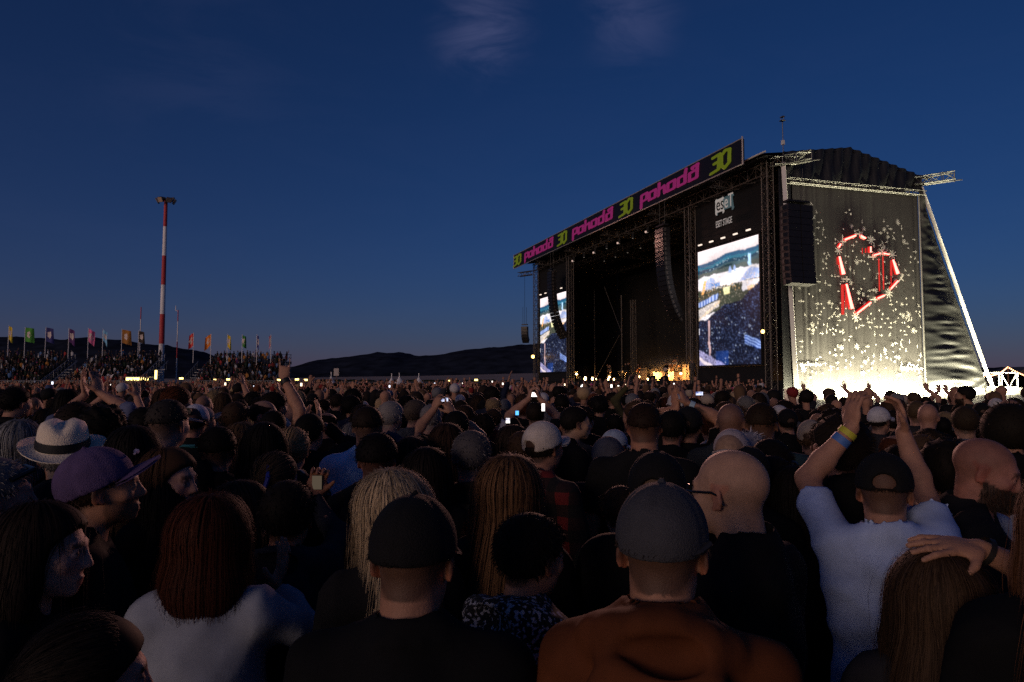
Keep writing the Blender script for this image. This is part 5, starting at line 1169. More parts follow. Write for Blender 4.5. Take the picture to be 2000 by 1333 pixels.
def wristband(o, fr, side, c, t=.12, w=.011, name='wristband'):
    for sd, S, E, Wr, d, n, pose, u in fr[4]:
        if sd == side:
            a = Wr + (E - Wr) * t; ax_ = unit(E - Wr); g = MB().tube(a - ax_ * w, a + ax_ * w, .0345 * fr[5], .036 * fr[5], n=14, cap=False); return accessory(name, g, mat('band_%d_%d_%d' % tuple(int(x * 99) for x in c), c, .6), o, True)
def back_panel(o, fr, u, v, z0, z1, x0, x1): pass

# nearest rows
o, ch, fr, sp = hero(1293, 937, 1.36, 3, 'person in a faded grey cap and rust-brown hoodie, nearest to the camera', 'the rust-brown hoodie', hair='fade', hair_c=HDB, cap=dict(c=(.055, .056, .066), tilt=4, hole=False, brim=.065), top='hoodie', top_c=(.11, .034, .013), wr=.006, build=1.10, neck=1.12, skin=SK2, head=(4, -6, 0))
accessory('drawcord_toggle', MB().tube((-.098, -.162, 1.405), (-.094, -.172, 1.375), .008, n=8).sphere((-.096, -.178, 1.39), .009, 8, 6), mat('toggle_white', (.6, .6, .62), .4), o)
for sd in (-1, 1):
    HC, R, hs, T = fr[:4]
accessory('cap_strap', MB().path([T((.052, -.092, .004)), T((.076, -.074, .012)), T((.094, -.05, .026))], .006, 6), mat('cap_strap', (.02, .02, .024), .6), ch['cap'])
o, ch, fr, sp = hero(812, 962, 1.42, 12, 'person in a plain black cap and black T-shirt beside the long blonde hair', 'the plain black cap', hair='fade', hair_c=HB, cap=dict(c=(.008, .008, .009), tilt=2, hole=False, brim=.06), top='tee', top_c=BLACK, build=1.12, neck=1.1, skin=SK2, head=(6, -8, 0))
accessory('shoulder_strap', MB().path([(.165, -.115, 1.36), (.15, -.14, 1.25), (.13, -.145, 1.1)], .012, 5).path([(.195, -.105, 1.35), (.185, -.13, 1.22), (.165, -.135, 1.08)], .010, 5), mat('strap_white', (.5, .48, .52), .7), o)
hero(768, 916, 1.95, -14, 'person with long wavy blonde hair falling over the left shoulder', 'the long blonde hair', hair='long', hair_c=(.40, .30, .19), top='jacket', top_c=(.015, .014, .014), len=.56, wave=.34, sw=.85, strands=6000, build=.88, head=(-12, -10, -16), lean=.0, tone=1.4, th=.026)
hero(995, 886, 2.2, 6, 'person with long straight light brown hair under the far crowd lights', 'the long light brown hair', hair='long', hair_c=(.12, .062, .03), top='jacket', top_c=BLACK, len=.50, wave=.25, strands=4200, build=.88, tone=1.5, th=.024, head=(6, 0, 6))
hero(1040, 998, 1.80, 38, 'person with short dark hair and a black and white flecked scarf', 'the flecked scarf', hair='short', hair_c=HB, top='hoodie', topmat=FLECK_BW, build=.85, skin=SK2, head=(8, -4, 0), th=.014, hs=.93)
o, ch, fr, sp = hero(1420, 876, 1.86, -58, 'bald person with black-rimmed glasses and black jacket, facing left', 'the bald head with glasses', hair='buzz', buzz=.10, hair_c=(.10, .07, .055), top='jacket', top_c=(.009, .009, .010), build=1.12, neck=1.15, skin=(.56, .37, .27), head=(-2, -2, 0)); glasses(o, fr, r=.003)
o, ch, fr, sp = hero(1725, 882, 2.3, 0, 'person in a pale T-shirt and black cap clapping with both arms overhead', 'the pale T-shirt with raised arms', hair='fade', hair_c=HDB, cap=dict(c=(.008, .008, .009), tilt=0, hole=True, brim=.06), top='tee', top_c=(.46, .58, .86), build=1.14, neck=1.15, fit=.022, arm=1.0, wr=.008, wf=16, head=(0, -8, 0), skin=(.50, .29, .205), L=up(1664, 836, .22, (.06, .0, 1), (1, .25, 0), 'relax', (-.5, 1, -.1)), R=up(1764, 846, .22, (-.06, .0, 1), (-1, .25, 0), 'relax', (.5, 1, -.1))); wristband(o, fr, -1, (.5, .48, .04), .10); wristband(o, fr, -1, (.06, .16, .45), .24, .014)
o, ch, fr, sp = hero(1832, 1066, 1.52, -2, 'person with brown hair resting one hand on the crown of the head', 'the hand resting on brown hair', hair='long', hair_c=(.05, .030, .018), top='jacket', top_c=(.022, .022, .026), len=.42, strands=3600, build=.95, wave=.35, tone=1.3, th=.024, sleeve=.62, R=dict(px=1912, py=1072, dd=-.03, dw=(-.95, -.02, .10), nw=(-.1, .35, -1), pose='open', pw=(1, -.1, -.5))); wristband(o, fr, 1, (.01, .01, .01), .05, .006, 'bracelet')
o, ch, fr, sp = hero(1925, 857, 2.45, 88, 'bald person with a full dark beard looking down to the right', 'the bearded bald head', hair='buzz', buzz=.40, hair_c=(.05, .036, .028), beard=.9, top='jacket', top_c=(.013, .013, .016), build=1.12, neck=1.12, skin=(.52, .26, .20), head=(4, -16, 0))
accessory('bag_strap', MB().path([(.10, .10, 1.50), (.14, .135, 1.38), (.13, .15, 1.2)], .016, 5), mat('strap_white', (.5, .48, .52), .7), o)
hero(2125, 880, 1.25, 0, 'person with long reddish hair cut off by the right edge', 'the reddish hair at the right edge', hair='long', hair_c=(.16, .07, .03), top='jacket', top_c=BLACK, len=.45, strands=900, build=.9)
o, ch, fr, sp = hero(206, 866, 2.1, 86, 'bearded person in a purple corduroy cap seen in profile facing right', 'the purple cap', hair='short', hair_c=(.035, .02, .012), beard=.5, cap=dict(c=(.105, .070, .165), tilt=13, hole=False, brim=.080, droop=-.12), top='tee', top_c=(.011, .011, .012), build=1.05, skin=(.50, .27, .17), head=(6, 5, 0), th=.012)
HC, R, hs, T = fr[:4]; accessory('cap_lettering', MB().path([T((.0 + .011 * k, .100 - .0012 * k * k * .6, .100 + .006 * (k % 2))) for k in range(-4, 5)], .0035, 5), mat('lettering_lilac', (.30, .28, .42), .8), ch['cap'])
hero(95, 976, 1.75, 112, 'person with long dark hair and a serious face turned right', 'the serious face', hair='long', hair_c=(.018, .011, .008), top='jacket', top_c=BLACK, len=.40, build=.85, skin=(.55, .35, .30), head=(0, -3, -4), strands=2400, fy=-.01)
hero(186, 1196, 1.3, 84, 'person with pulled-back dark hair, forehead in profile at the bottom edge', 'the forehead at the bottom edge', hair='tied', hair_c=(.014, .010, .008), top='jacket', top_c=BLACK, build=.9, skin=(.50, .31, .26), head=(0, -6, 0))
o, ch, fr, sp = hero(416, 960, 1.9, 14, 'person with a red-brown bob in a pale grey sweatshirt, clapping', 'the red-brown bob', hair='bob', hair_c=(.055, .016, .008), top='jacket', top_c=(.30, .33, .40), len=.20, build=.92, sw=.8, strands=5200, th=.024, fit=.03, wr=.007, tone=1.2, head=(4, 0, 4), L=dict(px=505, py=1145, dd=.34, dw=(.3, .2, .9), nw=(.9, .1, 0), pose='open', pw=(-1, -.3, -.8)), R=dict(px=540, py=1150, dd=.26, dw=(.2, .1, .95), nw=(-.9, .1, 0), pose='open', pw=(1, -.3, -.8)))
# second ring
M_straw = mat('straw', (.86, .74, .58), .8, noise=.08, nscale=30, bump=.5, bscale=160)
o, ch, fr, sp = hero(126, 812, 2.85, 4, 'person in a cream straw hat with a black band', 'the straw hat', hair='short', hair_c=HGR, hat=True, top='jacket', top_c=(.012, .014, .024), build=1.05, extra=.05, head=(0, 13, 0))
HC, R, hs, T = fr[:4]; N, Mm = 36, 15; Pg = np.zeros((N + 1, Mm, 3)); prof_ = [(0, .150), (.035, .152), (.062, .150), (.082, .138), (.092, .115), (.098, .080), (.101, .052), (.103, .040), (.106, .038), (.122, .036), (.138, .034), (.152, .035), (.162, .039), (.166, .042), (.164, .036)]
for i in range(N + 1):
    a = 2 * pi * i / N
    for j, (rr_, zz) in enumerate(prof_):
        x_, y_ = rr_ * .95 * cos(a), rr_ * 1.12 * sin(a) - .015; dent = 0
        if j < 5: dent = -.022 * math.exp(-(x_ / .025) ** 2) * (rr_ < .09) - .010 * math.exp(-((abs(x_) - .06) / .02) ** 2 - ((y_ - .06) / .05) ** 2)
        br = (.020 * (abs(x_) / .18) ** 2 - .012 * (y_ / .2) ** 2) if j > 8 else 0; Pg[i, j] = T((x_, y_, zz + dent + br + .008))
hat = MB().grid(Pg).build('straw_hat', M_straw, o, smooth=True)
Pb = np.array([[T((q * .95 * cos(a), q * 1.12 * sin(a) - .015, zz + .008)) for q, zz in ((.1045, .042), (.1050, .056), (.1005, .078))] for a in np.linspace(0, 2 * pi, 37)]); MB().grid(Pb).build('hat_band', mat('hat_band', (.006, .006, .007), .7), hat, smooth=True)
hero(40, 820, 3.25, 10, 'person with a chin-length grey bob beside the straw hat', 'the grey bob', hair='bob', hair_c=(.20, .20, .20), top='jacket', top_c=BLACK, len=.22, th=.03, build=.9, tone=1.6)
o, ch, fr, sp = hero(-4, 890, 2.15, 80, 'person in profile with dark glasses pushed up, cut off by the left edge', 'the profile at the left edge', hair='short', hair_c=HGR, top='jacket', top_c=BLACK, skin=(.52, .30, .24), beard=.3); HC, R, hs, T = fr[:4]; g = MB(); g.path([T((.085, .02, .06)), T((.06, .085, .085)), T((-.06, .085, .085)), T((-.085, .02, .06))], .008, 6); accessory('dark_glasses', g, M_frame, o)
hero(333, 777, 3.35, 38, 'person with cropped greying hair in a black T-shirt, turned right', 'the cropped greying hair', hair='fade', hair_c=(.045, .038, .034), th=.008, top='tee', top_c=(.011, .011, .011), build=1.08, neck=1.12, skin=(.52, .33, .27))
o, ch, fr, sp = hero(381, 788, 4.9, 22, 'person in a white trucker cap with a round black badge', 'the white trucker cap', hair='short', hair_c=HB, cap=dict(c=(.62, .60, .64), hole=False, turn=180, vc=(.25, .24, .26)), top='tee', top_c=(.010, .012, .014), skin=(.5, .26, .2)); HC, R, hs, T = fr[:4]
g = MB().tube(T((0, -.115, .088)), T((0, -.127, .088)), .026, n=16); accessory('cap_badge', g, mat('badge_black', (.01, .01, .01), .6), ch['cap']); accessory('shoulder_stripe', MB().path([(-.2, -.06, 1.44), (-.08, -.10, 1.50), (.08, -.10, 1.50), (.2, -.06, 1.44)], .012, 5), mat('stripe_teal', (.02, .16, .20), .7), o)
hero(400, 792, 5.9, 62, 'person in a beige cap tilted upwards, beside the trucker cap', 'the beige cap', hair='short', hair_c=HBR, cap=dict(c=(.42, .32, .26), hole=False, tilt=14, brim=.08, droop=0), top='tee', top_c=BLACK)
hero(203, 783, 3.4, 28, 'person with thick black hair behind the straw hat', 'the thick black hair', hair='curly', hair_c=HB, top='hoodie', top_c=BLACK, th=.02, build=1.0)
hero(154, 786, 3.6, 24, 'person with dark brown hair and white collar just left of the thick black hair', 'the white collar', hair='short', hair_c=HDB, top='jacket', top_c=(.012, .012, .018), th=.022)
hero(262, 828, 2.75, 6, 'person with long black hair in front of the orange hood', 'the long black hair', hair='long', hair_c=HB, top='jacket', top_c=BLACK, build=.9, len=.4)
hero(282, 793, 4.4, 10, 'person in a bright orange hooded top', 'the orange hood', hair='short', hair_c=HB, top='hoodie', top_c=(.62, .15, .012), build=1.0)
hero(427, 832, 3.4, 12, 'person with dark hair faded at the neck beside a pink shirt', 'the faded dark hair', hair='fade', hair_c=HB, top='tee', top_c=(.013, .010, .011), build=1.06, skin=(.48, .27, .22), th=.016, neck=1.08)
hero(478, 822, 3.9, 30, 'person in a dusty pink shirt with light hair', 'the dusty pink shirt', hair='long', hair_c=HLB, top='tee', top_c=(.40, .17, .17), build=.95, len=.25, fit=.03)
hero(519, 782, 5.1, 108, 'balding person with a stern face looking back to the right', 'the stern balding face', hair='balding', hair_c=HDB, top='jacket', top_c=(.03, .08, .16), skin=(.54, .34, .25), hv=.0085, head=(4, 0, 0))
hero(517, 822, 3.25, 4, 'person with long black hair and a small pale hair clip', 'the pale hair clip', hair='long', hair_c=HB, top='jacket', top_c=(.010, .011, .015), build=.88, len=.45)
o, ch, fr, sp = hero(571, 834, 3.6, 14, 'person with blonde hair gathered in a claw clip', 'the blonde claw clip', hair='bun', hair_c=(.32, .20, .10), top='jacket', topmat=FLECK_FL, build=.88, strands=900, tone=1.6, th=.02); HC, R, hs, T = fr[:4]
g = MB()
for k in range(5): g.path([T((-.05 + .012 * k, -.115, .06)), T((-.055 + .014 * k, -.150, .03)), T((-.05 + .012 * k, -.145, -.02))], .005, 5)
accessory('claw_clip', g, mat('clip_pearl', (.6, .58, .58), .35), o)
hero(463, 783, 4.9, 26, 'person in a black and white checked shirt', 'the checked shirt', hair='short', hair_c=HBR, top='jacket', topmat=PLAID_BW, build=1.05)
o, ch, fr, sp = hero(719, 792, 3.95, 8, 'person with cropped hair in a light blue T-shirt with thin lettering', 'the light blue T-shirt', hair='fade', hair_c=HDB, th=.012, top='tee', top_c=(.42, .66, .95), build=1.16, fit=.024, neck=1.1, wr=.009)
me_ = text_mesh('WHEN', .115, .0008); Vt = np.empty(len(me_.vertices) * 3); me_.vertices.foreach_get('co', Vt); Vt = Vt.reshape(-1, 3); xx = Vt[:, 0] - .24; me_.vertices.foreach_set('co', np.stack([xx * 1.0, -.172 - Vt[:, 2] + 1.1 * xx ** 2, 1.235 + Vt[:, 1]], 1).ravel()); me_.update(); me_.materials.clear(); link('lettering', me_, mat('lettering_ink', (.10, .03, .09), .8), ch['top'])
hero(739, 845, 3.05, 14, 'person with short black hair in a black hoodie, before the light blue T-shirt', 'the short black hair', hair='fade', hair_c=(.008, .006, .006), top='hoodie', top_c=(.012, .013, .016), build=1.08, th=.018, skin=(.48, .24, .19), neck=1.1)
hero(766, 783, 5.25, 34, 'person with swept grey hair and a dark blue jacket', 'the swept grey hair', hair='short', hair_c=(.34, .31, .29), top='jacket', top_c=(.02, .035, .075), th=.018, skin=(.52, .33, .27))
o, ch, fr, sp = hero(815, 779, 5.7, 48, 'person with short fair hair and dark spectacles, applauding', 'the dark spectacles', hair='short', hair_c=(.12, .09, .07), top='tee', top_c=(.05, .055, .07), skin=(.52, .32, .25), L=dict(px=806, py=832, dd=.25, dw=(.2, .2, 1), nw=(1, 0, 0), pose='flat', pw=(-1, -.4, -1))); glasses(o, fr, r=.0045)
hero(843, 788, 5.4, 20, 'person with close-cut silver hair', 'the close-cut silver hair', hair='short', hair_c=(.26, .24, .24), th=.010, top='jacket', top_c=(.012, .012, .013), skin=(.54, .34, .28))
hero(922, 838, 3.05, 4, 'person with short salt-and-pepper hair and a bare neck, in the middle', 'the salt-and-pepper hair', hair='short', hair_c=(.105, .095, .10), th=.013, top='hoodie', top_c=(.014, .013, .013), build=1.12, skin=(.50, .25, .18), neck=1.1, tone=1.6, sl=.014)
hero(874, 824, 3.5, 6, 'person with long brown hair to the left of the salt-and-pepper hair', 'the long brown hair', hair='long', hair_c=(.035, .018, .011), top='jacket', top_c=BLACK, build=.9, len=.45, tone=1.4)
hero(806, 850, 3.3, 8, 'person with long dark brown hair right of the black hoodie', 'the long dark brown hair', hair='long', hair_c=(.022, .012, .009), top='jacket', top_c=BLACK, build=.86, len=.45, tone=1.4)
hero(835, 870, 2.85, 10, 'shorter person with straight almost black hair behind the black cap', 'the almost black hair', hair='long', hair_c=(.012, .008, .007), top='jacket', top_c=BLACK, build=.84, len=.4)
o, ch, fr, sp = hero(1064, 820, 3.35, 42, 'person in a cream cap with an open back strap and red checked shirt', 'the cream cap', hair='short', hair_c=HDB, cap=dict(c=(.60, .53, .47), hole=True, tilt=8, brim=.07, droop=.1), top='jacket', topmat=PLAID_RED, build=1.08, neck=1.05, skin=(.48, .26, .18))
hero(1126, 792, 4.9, 72, 'person with combed dark hair seen in profile facing right', 'the combed dark hair', hair='short', hair_c=HB, top='tee', top_c=BLACK, skin=(.54, .36, .25), hv=.0085, th=.012)
hero(1258, 785, 3.45, 2, 'tall person with a cropped red-brown neck fade and black T-shirt', 'the cropped neck fade', hair='fade', hair_c=(.026, .014, .009), th=.011, top='tee', top_c=(.010, .010, .011), build=1.2, neck=1.22, skin=(.48, .25, .16), arm=1.1)
hero(1312, 799, 4.4, 8, 'person with a dark crop right of the tall neck fade', 'the dark crop', hair='short', hair_c=HB, top='tee', top_c=BLACK, skin=(.46, .24, .16))
o, ch, fr, sp = hero(1345, 792, 4.5, 12, 'person in a dark cap clapping with one long arm raised and a pale wristband', 'the arm with pale wristband', hair='short', hair_c=HB, cap=dict(c=(.010, .010, .011), hole=True), top='tee', top_c=BLACK, skin=(.50, .28, .19), build=1.05, R=up(1343, 790, .10, (-.42, .1, .9), (-.6, .5, 0), 'flat', (1, -.2, -.5)), L=up(1322, 800, .16, (-.15, .1, 1), (.8, .3, 0), 'flat', (-1, -.2, -.8))); wristband(o, fr, 1, (.35, .5, .6), .10, .016)
hero(1189, 850, 3.75, 20, 'person in a mottled grey-blue cap', 'the mottled grey-blue cap', hair='short', hair_c=HDB, cap=dict(c=(.075, .08, .105), hole=False), top='jacket', top_c=(.012, .012, .018))
hero(1202, 838, 5.0, 50, 'person in a crumpled pale blue hat', 'the pale blue hat', hair='short', hair_c=HDB, cap=dict(c=(.36, .44, .58), hole=False, tilt=-8), top='jacket', top_c=BLACK)
hero(1283, 878, 2.15, 6, 'person in a black cap with an open strap, behind the faded grey cap', 'the black cap with open strap', hair='fade', hair_c=HB, cap=dict(c=(.007, .007, .008), hole=True, tilt=0), top='jacket', top_c=BLACK, build=1.05, skin=(.40, .25, .16))
hero(1427, 836, 3.4, 10, 'person in a pale knitted headscarf', 'the pale knitted headscarf', hair='short', hair_c=HWH, cap=dict(c=(.42, .36, .38), hole=True, turn=180, brim=.03), top='jacket', top_c=BLACK, build=.9)
hero(1466, 842, 3.7, 14, 'person with frizzy white hair', 'the frizzy white hair', hair='curly', hair_c=(.42, .39, .43), top='jacket', top_c=BLACK, build=.88, th=.02, mess=.8, sl=.03)
hero(1462, 868, 2.75, 16, 'person in a black cap with a small white tag', 'the black cap with a white tag', hair='short', hair_c=HB, cap=dict(c=(.008, .008, .009), hole=False), top='jacket', top_c=BLACK)
o, ch, fr, sp = hero(1508, 858, 3.05, 150, 'person facing the camera with sunglasses pushed up on the forehead', 'the sunglasses on the forehead', hair='short', hair_c=HB, top='tee', top_c=(.26, .28, .36), skin=(.46, .26, .22), head=(0, -22, 0)); HC, R, hs, T = fr[:4]; g = MB()
for sd in (-1, 1): g.sphere(T((sd * .033, .088, .068)), (.026, .022, .016), 10, 6)
accessory('sunglasses', g, M_frame, o)
hero(1512, 894, 2.85, 128, 'young person with a dark fringe and red hood looking down', 'the red hood', hair='short', hair_c=HB, top='hoodie', top_c=(.22, .018, .016), build=.8, skin=(.50, .30, .22), head=(0, -14, 0), th=.022, hs=.98)
hero(1487, 785, 3.85, 8, 'broad person in a teal T-shirt', 'the teal T-shirt', hair='fade', hair_c=(.03, .018, .010), top='tee', top_c=(.030, .060, .075), build=1.3, neck=1.2, skin=(.46, .24, .15), fit=.025)
hero(1428, 787, 4.1, 14, 'person with a shaved head and dark grey top', 'the shaved head', hair='buzz', buzz=.5, hair_c=(.05, .035, .03), top='tee', top_c=(.04, .045, .045), build=1.15, neck=1.15, skin=(.44, .26, .20))
hero(1552, 906, 2.75, 4, 'person with long black hair left of the pale T-shirt', 'the long black hair near the pale T-shirt', hair='long', hair_c=(.010, .008, .007), top='jacket', top_c=BLACK, build=.95, len=.5)
hero(1633, 803, 2.85, -40, 'person with wild dark hair, head thrown back towards the left', 'the head thrown back', hair='curly', hair_c=(.02, .014, .010), top='jacket', top_c=BLACK, head=(0, 18, 0), skin=(.50, .27, .20), th=.03, beard=.4)
hero(1848, 852, 2.75, -4, 'person with a mop of dark curls between the raised arms and the bearded head', 'the dark curls', hair='curly', hair_c=(.014, .010, .008), top='tee', top_c=(.30, .34, .45), skin=(.46, .25, .17), build=1.05)
hero(1883, 792, 4.9, -12, 'person with short brown hair in a dark checked shirt', 'the dark checked shirt', hair='short', hair_c=(.05, .034, .02), top='jacket', topmat=PLAID_DK, build=1.05, skin=(.52, .33, .22))
hero(1882, 753, 8.6, -84, 'tall bearded person in profile dark against the glowing fence', 'the profile against the glowing fence', hair='short', hair_c=HB, beard=.9, top='jacket', top_c=(.02, .024, .02), skin=(.40, .24, .16), hv=.0095)
hero(1812, 788, 5.8, 4, 'bald person with a rosy head behind the clapping hands', 'the rosy bald head', hair='buzz', buzz=.15, hair_c=(.12, .07, .05), top='jacket', top_c=BLACK, skin=(.52, .30, .22))
hero(1790, 781, 6.3, 0, 'person with thin light brown hair beside the rosy bald head', 'the thin light brown hair', hair='short', hair_c=(.10, .065, .035), th=.008, top='tee', top_c=CHAR)
hero(1718, 793, 6.0, 30, 'person in a white cap turned right', 'the white cap', hair='short', hair_c=HDB, cap=dict(c=(.55, .54, .56), hole=False), top='tee', top_c=CHAR)
hero(1968, 790, 3.5, -6, 'person with a big cloud of dark curly hair at the right', 'the cloud of curly hair', hair='curly', hair_c=(.018, .014, .009), th=.05, top='jacket', top_c=BLACK)
o, ch, fr, sp = hero(478, 935, 2.55, 62, 'person with brown hair and thin wire glasses smiling to the right', 'the thin wire glasses', hair='bob', hair_c=(.045, .028, .018), top='jacket', top_c=BLACK, len=.2, skin=(.52, .33, .28)); glasses(o, fr, M_wire, .0016)
o, ch, fr, sp = hero(543, 880, 2.95, 40, 'person with tied hair held by a blue hair tie', 'the blue hair tie', hair='tied', hair_c=(.06, .04, .025), top='jacket', top_c=BLACK, build=.88, skin=(.52, .34, .28)); HC, R, hs, T = fr[:4]; accessory('hair_tie', MB().path([T((.03, -.10, .08)), T((.05, -.12, .03)), T((.04, -.135, -.03))], .009, 6), mat('tie_blue', (.012, .03, .30), .6), o)
hero(565, 937, 2.35, 16, 'person with short dark hair in a charcoal hoodie with mustard lining', 'the charcoal hoodie', hair='short', hair_c=(.012, .009, .008), top='hoodie', top_c=(.022, .024, .034), th=.018, build=1.0, skin=(.46, .22, .13), R=dict(px=611, py=968, dd=.36, dw=(.25, .1, .9), nw=(.2, -.6, .2), pose='grip', pw=(1, -.3, -1)))
hero(337, 872, 2.6, 128, 'person with wavy brown hair, face half hidden by the purple cap', 'the half hidden face', hair='long', hair_c=(.08, .04, .02), top='jacket', top_c=BLACK, len=.3, skin=(.52, .32, .27), build=.88, fy=-.01)
hero(322, 925, 2.6, 24, 'person with smooth black hair between the purple cap and the red-brown bob', 'the smooth black hair', hair='long', hair_c=(.009, .008, .008), top='jacket', top_c=BLACK, build=.92, len=.42)
# raised hands
o, ch, fr, sp = hero(184, 795, 4.6, 14, 'person in a light cap with two big hands clapping above the crowd', 'the big clapping hands', hair='short', hair_c=HDB, cap=dict(c=(.48, .42, .38), hole=False), top='jacket', top_c=(.12, .14, .24), sleeve=.30, hand=1.15, arm=1.1, skin=(.50, .29, .21), L=up(166, 772, .12, (-.25, .1, .95), (.9, .3, 0), 'open', (-1, -.2, -.6)), R=up(195, 768, .10, (-.3, .1, .9), (-.9, .3, 0), 'flat', (1, -.2, -.6)))
o, ch, fr, sp = hero(535, 800, 4.7, 10, 'person in black raising one arm with a horn sign and dark bracelet', 'the horn sign', hair='short', hair_c=HB, top='tee', top_c=BLACK, skin=(.50, .29, .20), R=up(556, 742, .05, (-.05, .05, 1), (0, 1, 0), 'horn', (1, -.3, -.4))); wristband(o, fr, 1, (.01, .01, .01), .06, .016, 'bracelet')
o, ch, fr, sp = hero(608, 806, 4.3, 30, 'person with dark hair clapping at chin height, yellow band on the wrist', 'the yellow band', hair='short', hair_c=HB, top='jacket', top_c=BLACK, sleeve=.8, skin=(.50, .28, .20), L=dict(px=596, py=836, dd=.3, dw=(.1, .1, 1), nw=(1, 0, 0), pose='flat', pw=(-1, -.3, -1)), R=dict(px=624, py=826, dd=.15, dw=(-.1, .1, 1), nw=(-1, 0, 0), pose='open', pw=(1, -.3, -1))); wristband(o, fr, -1, (.5, .42, .03), .10, .014)
# people holding up telephones
M_phone = mat('phone_case', (.01, .01, .012), .4)
def phone(px, py, d, w, h, label, emit, estr=1.6, rz=0, pat=True):
    p = at_depth(px, py, d); t = empty('phone', p, -rz + -atan2(p[0], p[1]), label=label, cat='phone', group='phones held up in the crowd')
    MB().box((0, .005, 0), (w / 2, .004, h / 2)).build('case', M_phone, t); nm = 'phone_screen_%d' % len(MATS); m = mat(nm, (.02, .02, .02), .2, emit=emit, estr=estr)
    if pat:
        nt = m.node_tree; b = nt.nodes['Principled BSDF']; tcn = nt.nodes.new('ShaderNodeTexCoord'); n = nt.nodes.new('ShaderNodeTexNoise'); n.inputs['Scale'].default_value = 28; nt.links.new(tcn.outputs['Object'], n.inputs['Vector']); cr = nt.nodes.new('ShaderNodeValToRGB'); e = cr.color_ramp.elements; e[0].position = .38; e[0].color = (.03, .05, .2, 1); e[1].position = .6; e[1].color = (*emit, 1); nt.links.new(n.outputs['Fac'], cr.inputs[0]); nt.links.new(cr.outputs[0], b.inputs['Emission Color'])
    MB().box((0, -.0005, 0), (w * .47, .001, h * .47)).build('screen', m, t); return t
phone(866, 783, 4.95, .072, .042, 'phone held sideways showing the stage, above the close-cut silver hair', (.75, .8, 1.0), 1.5)
hero(893, 800, 4.7, 10, 'person with dark hair holding a phone sideways with a bent arm', 'the sideways phone', hair='short', hair_c=HB, top='tee', top_c=BLACK, skin=(.48, .28, .19), R=up(886, 808, .22, (-.55, .1, .8), (-.6, .5, 0), 'grip', (1, -.2, -.9)), L=up(848, 800, .24, (.3, .1, .9), (.6, .5, 0), 'grip', (-1, -.2, -.9)))
phone(1043, 771, 6.6, .085, .044, 'phone held sideways with a blazing white screen', (1, .85, .8), 3.0, pat=False)
hero(1046, 784, 6.3, 8, 'person holding the blazing white phone overhead', 'the blazing phone', hair='short', hair_c=HDB, top='tee', top_c=BLACK, L=up(1033, 779, .22, (.2, .1, 1), (1, .3, 0), 'grip', (-1, -.2, -1)), R=up(1054, 779, .22, (-.2, .1, 1), (-1, .3, 0), 'grip', (1, -.2, -1)))
phone(992, 822, 4.6, .03, .036, 'small phone tilted with a bright chat screen', (1, .95, .85), 2.0, .3); phone(1010, 807, 5.2, .026, .034, 'small phone with a bright blue screen', (.1, .45, 1.0), 1.8, pat=False)
phone(1366, 769, 7.6, .08, .040, 'phone held sideways with a bluish picture, right of the raised arm', (.7, .75, 1), 1.8); phone(1061, 796, 6.0, .03, .07, 'narrow phone glowing white beside the blazing one', (1, .9, .85), 2.2, pat=False)
t = phone(619, 943, 2.70, .040, .056, 'pale beige phone case held low below the blonde claw clip', (.50, .38, .26), .16, .3, pat=False)  # pale case gets a faint glow in place of reflected light
# ------------------------------------------------------------------ silhouettes with raised hands before the glowing fence
for px, py, d, pose, l, sn in ((1568, 772, 13.0, 'vee', 'person far off making a victory sign at the left end of the glowing fence', 'the victory sign at the fence end'), (1648, 775, 12.5, 'open', 'person far off stretching an open hand below the starred cloth', 'the open hand below the stars'),
                              (1696, 776, 13.5, 'vee', 'person far off making a victory sign below the middle of the starred cloth', 'the victory sign below the stars'), (1808, 774, 12.0, 'vee', 'person far off making a victory sign with a bright wristband, below the flared tarpaulin', 'the victory sign by the tarpaulin'),
                              (1840, 777, 12.6, 'grip', 'person far off holding both hands up in front of the glowing fence', 'the two hands before the fence')):
    kw = dict(R=up(px + (2 if pose != 'grip' else 8), 760 if pose != 'grip' else 764, .05, (0, .05, 1), (0, 1, 0), pose, (1, -.3, -.4)))
    if pose == 'grip': kw['L'] = up(px - 6, 764, .05, (0, .05, 1), (0, 1, 0), pose, (-1, -.3, -.4))
    hero(px, py, d, 0, l, sn, hair='short', hair_c=HDB, top='tee', top_c=CHAR, hv=.014, fv=.010, av=.014, **kw)
# ------------------------------------------------------------------ the middle of the crowd: shared shapes, own colours
ARCH = []
def arch(desc, **sp):
    sp = dict(sp); sp['H'] = 1.75; sp.setdefault('seed', 100 + len(ARCH)); sp.setdefault('hv', .0125); sp.setdefault('hhv', .0125); sp.setdefault('cv', .026); sp.setdefault('av', .018); sp.setdefault('fv', .0105); sp.setdefault('bv', .07); sp.setdefault('strands', 480); sp.setdefault('sw', 3.2); sp.setdefault('steps', 7)
    me, fr = person_meshes(sp); ARCH.append((desc, sp, me))
UPL = dict(w=(-.17, .20, 1.86), d=(.2, .1, 1), n=(1, .2, 0), pole=(-1, -.2, -.5), pose='open'); UPR = dict(w=(.17, .20, 1.86), d=(-.2, .1, 1), n=(-1, .2, 0), pole=(1, -.2, -.5), pose='open')
CLL = dict(w=(-.05, .30, 1.62), d=(.15, .2, 1), n=(1, 0, 0), pole=(-1, -.3, -1), pose='flat'); CLR = dict(w=(.05, .30, 1.62), d=(-.15, .2, 1), n=(-1, 0, 0), pole=(1, -.3, -1), pose='flat')
arch('short', hair='short'); arch('short', hair='fade', build=1.12, neck=1.1); arch('short', hair='short', top='jacket', th=.02, head=(25, 0, 0)); arch('long', hair='long', build=.88, top='jacket'); arch('long', hair='long', build=.86, len=.36, head=(-15, 0, 5)); arch('curly', hair='curly', th=.024)
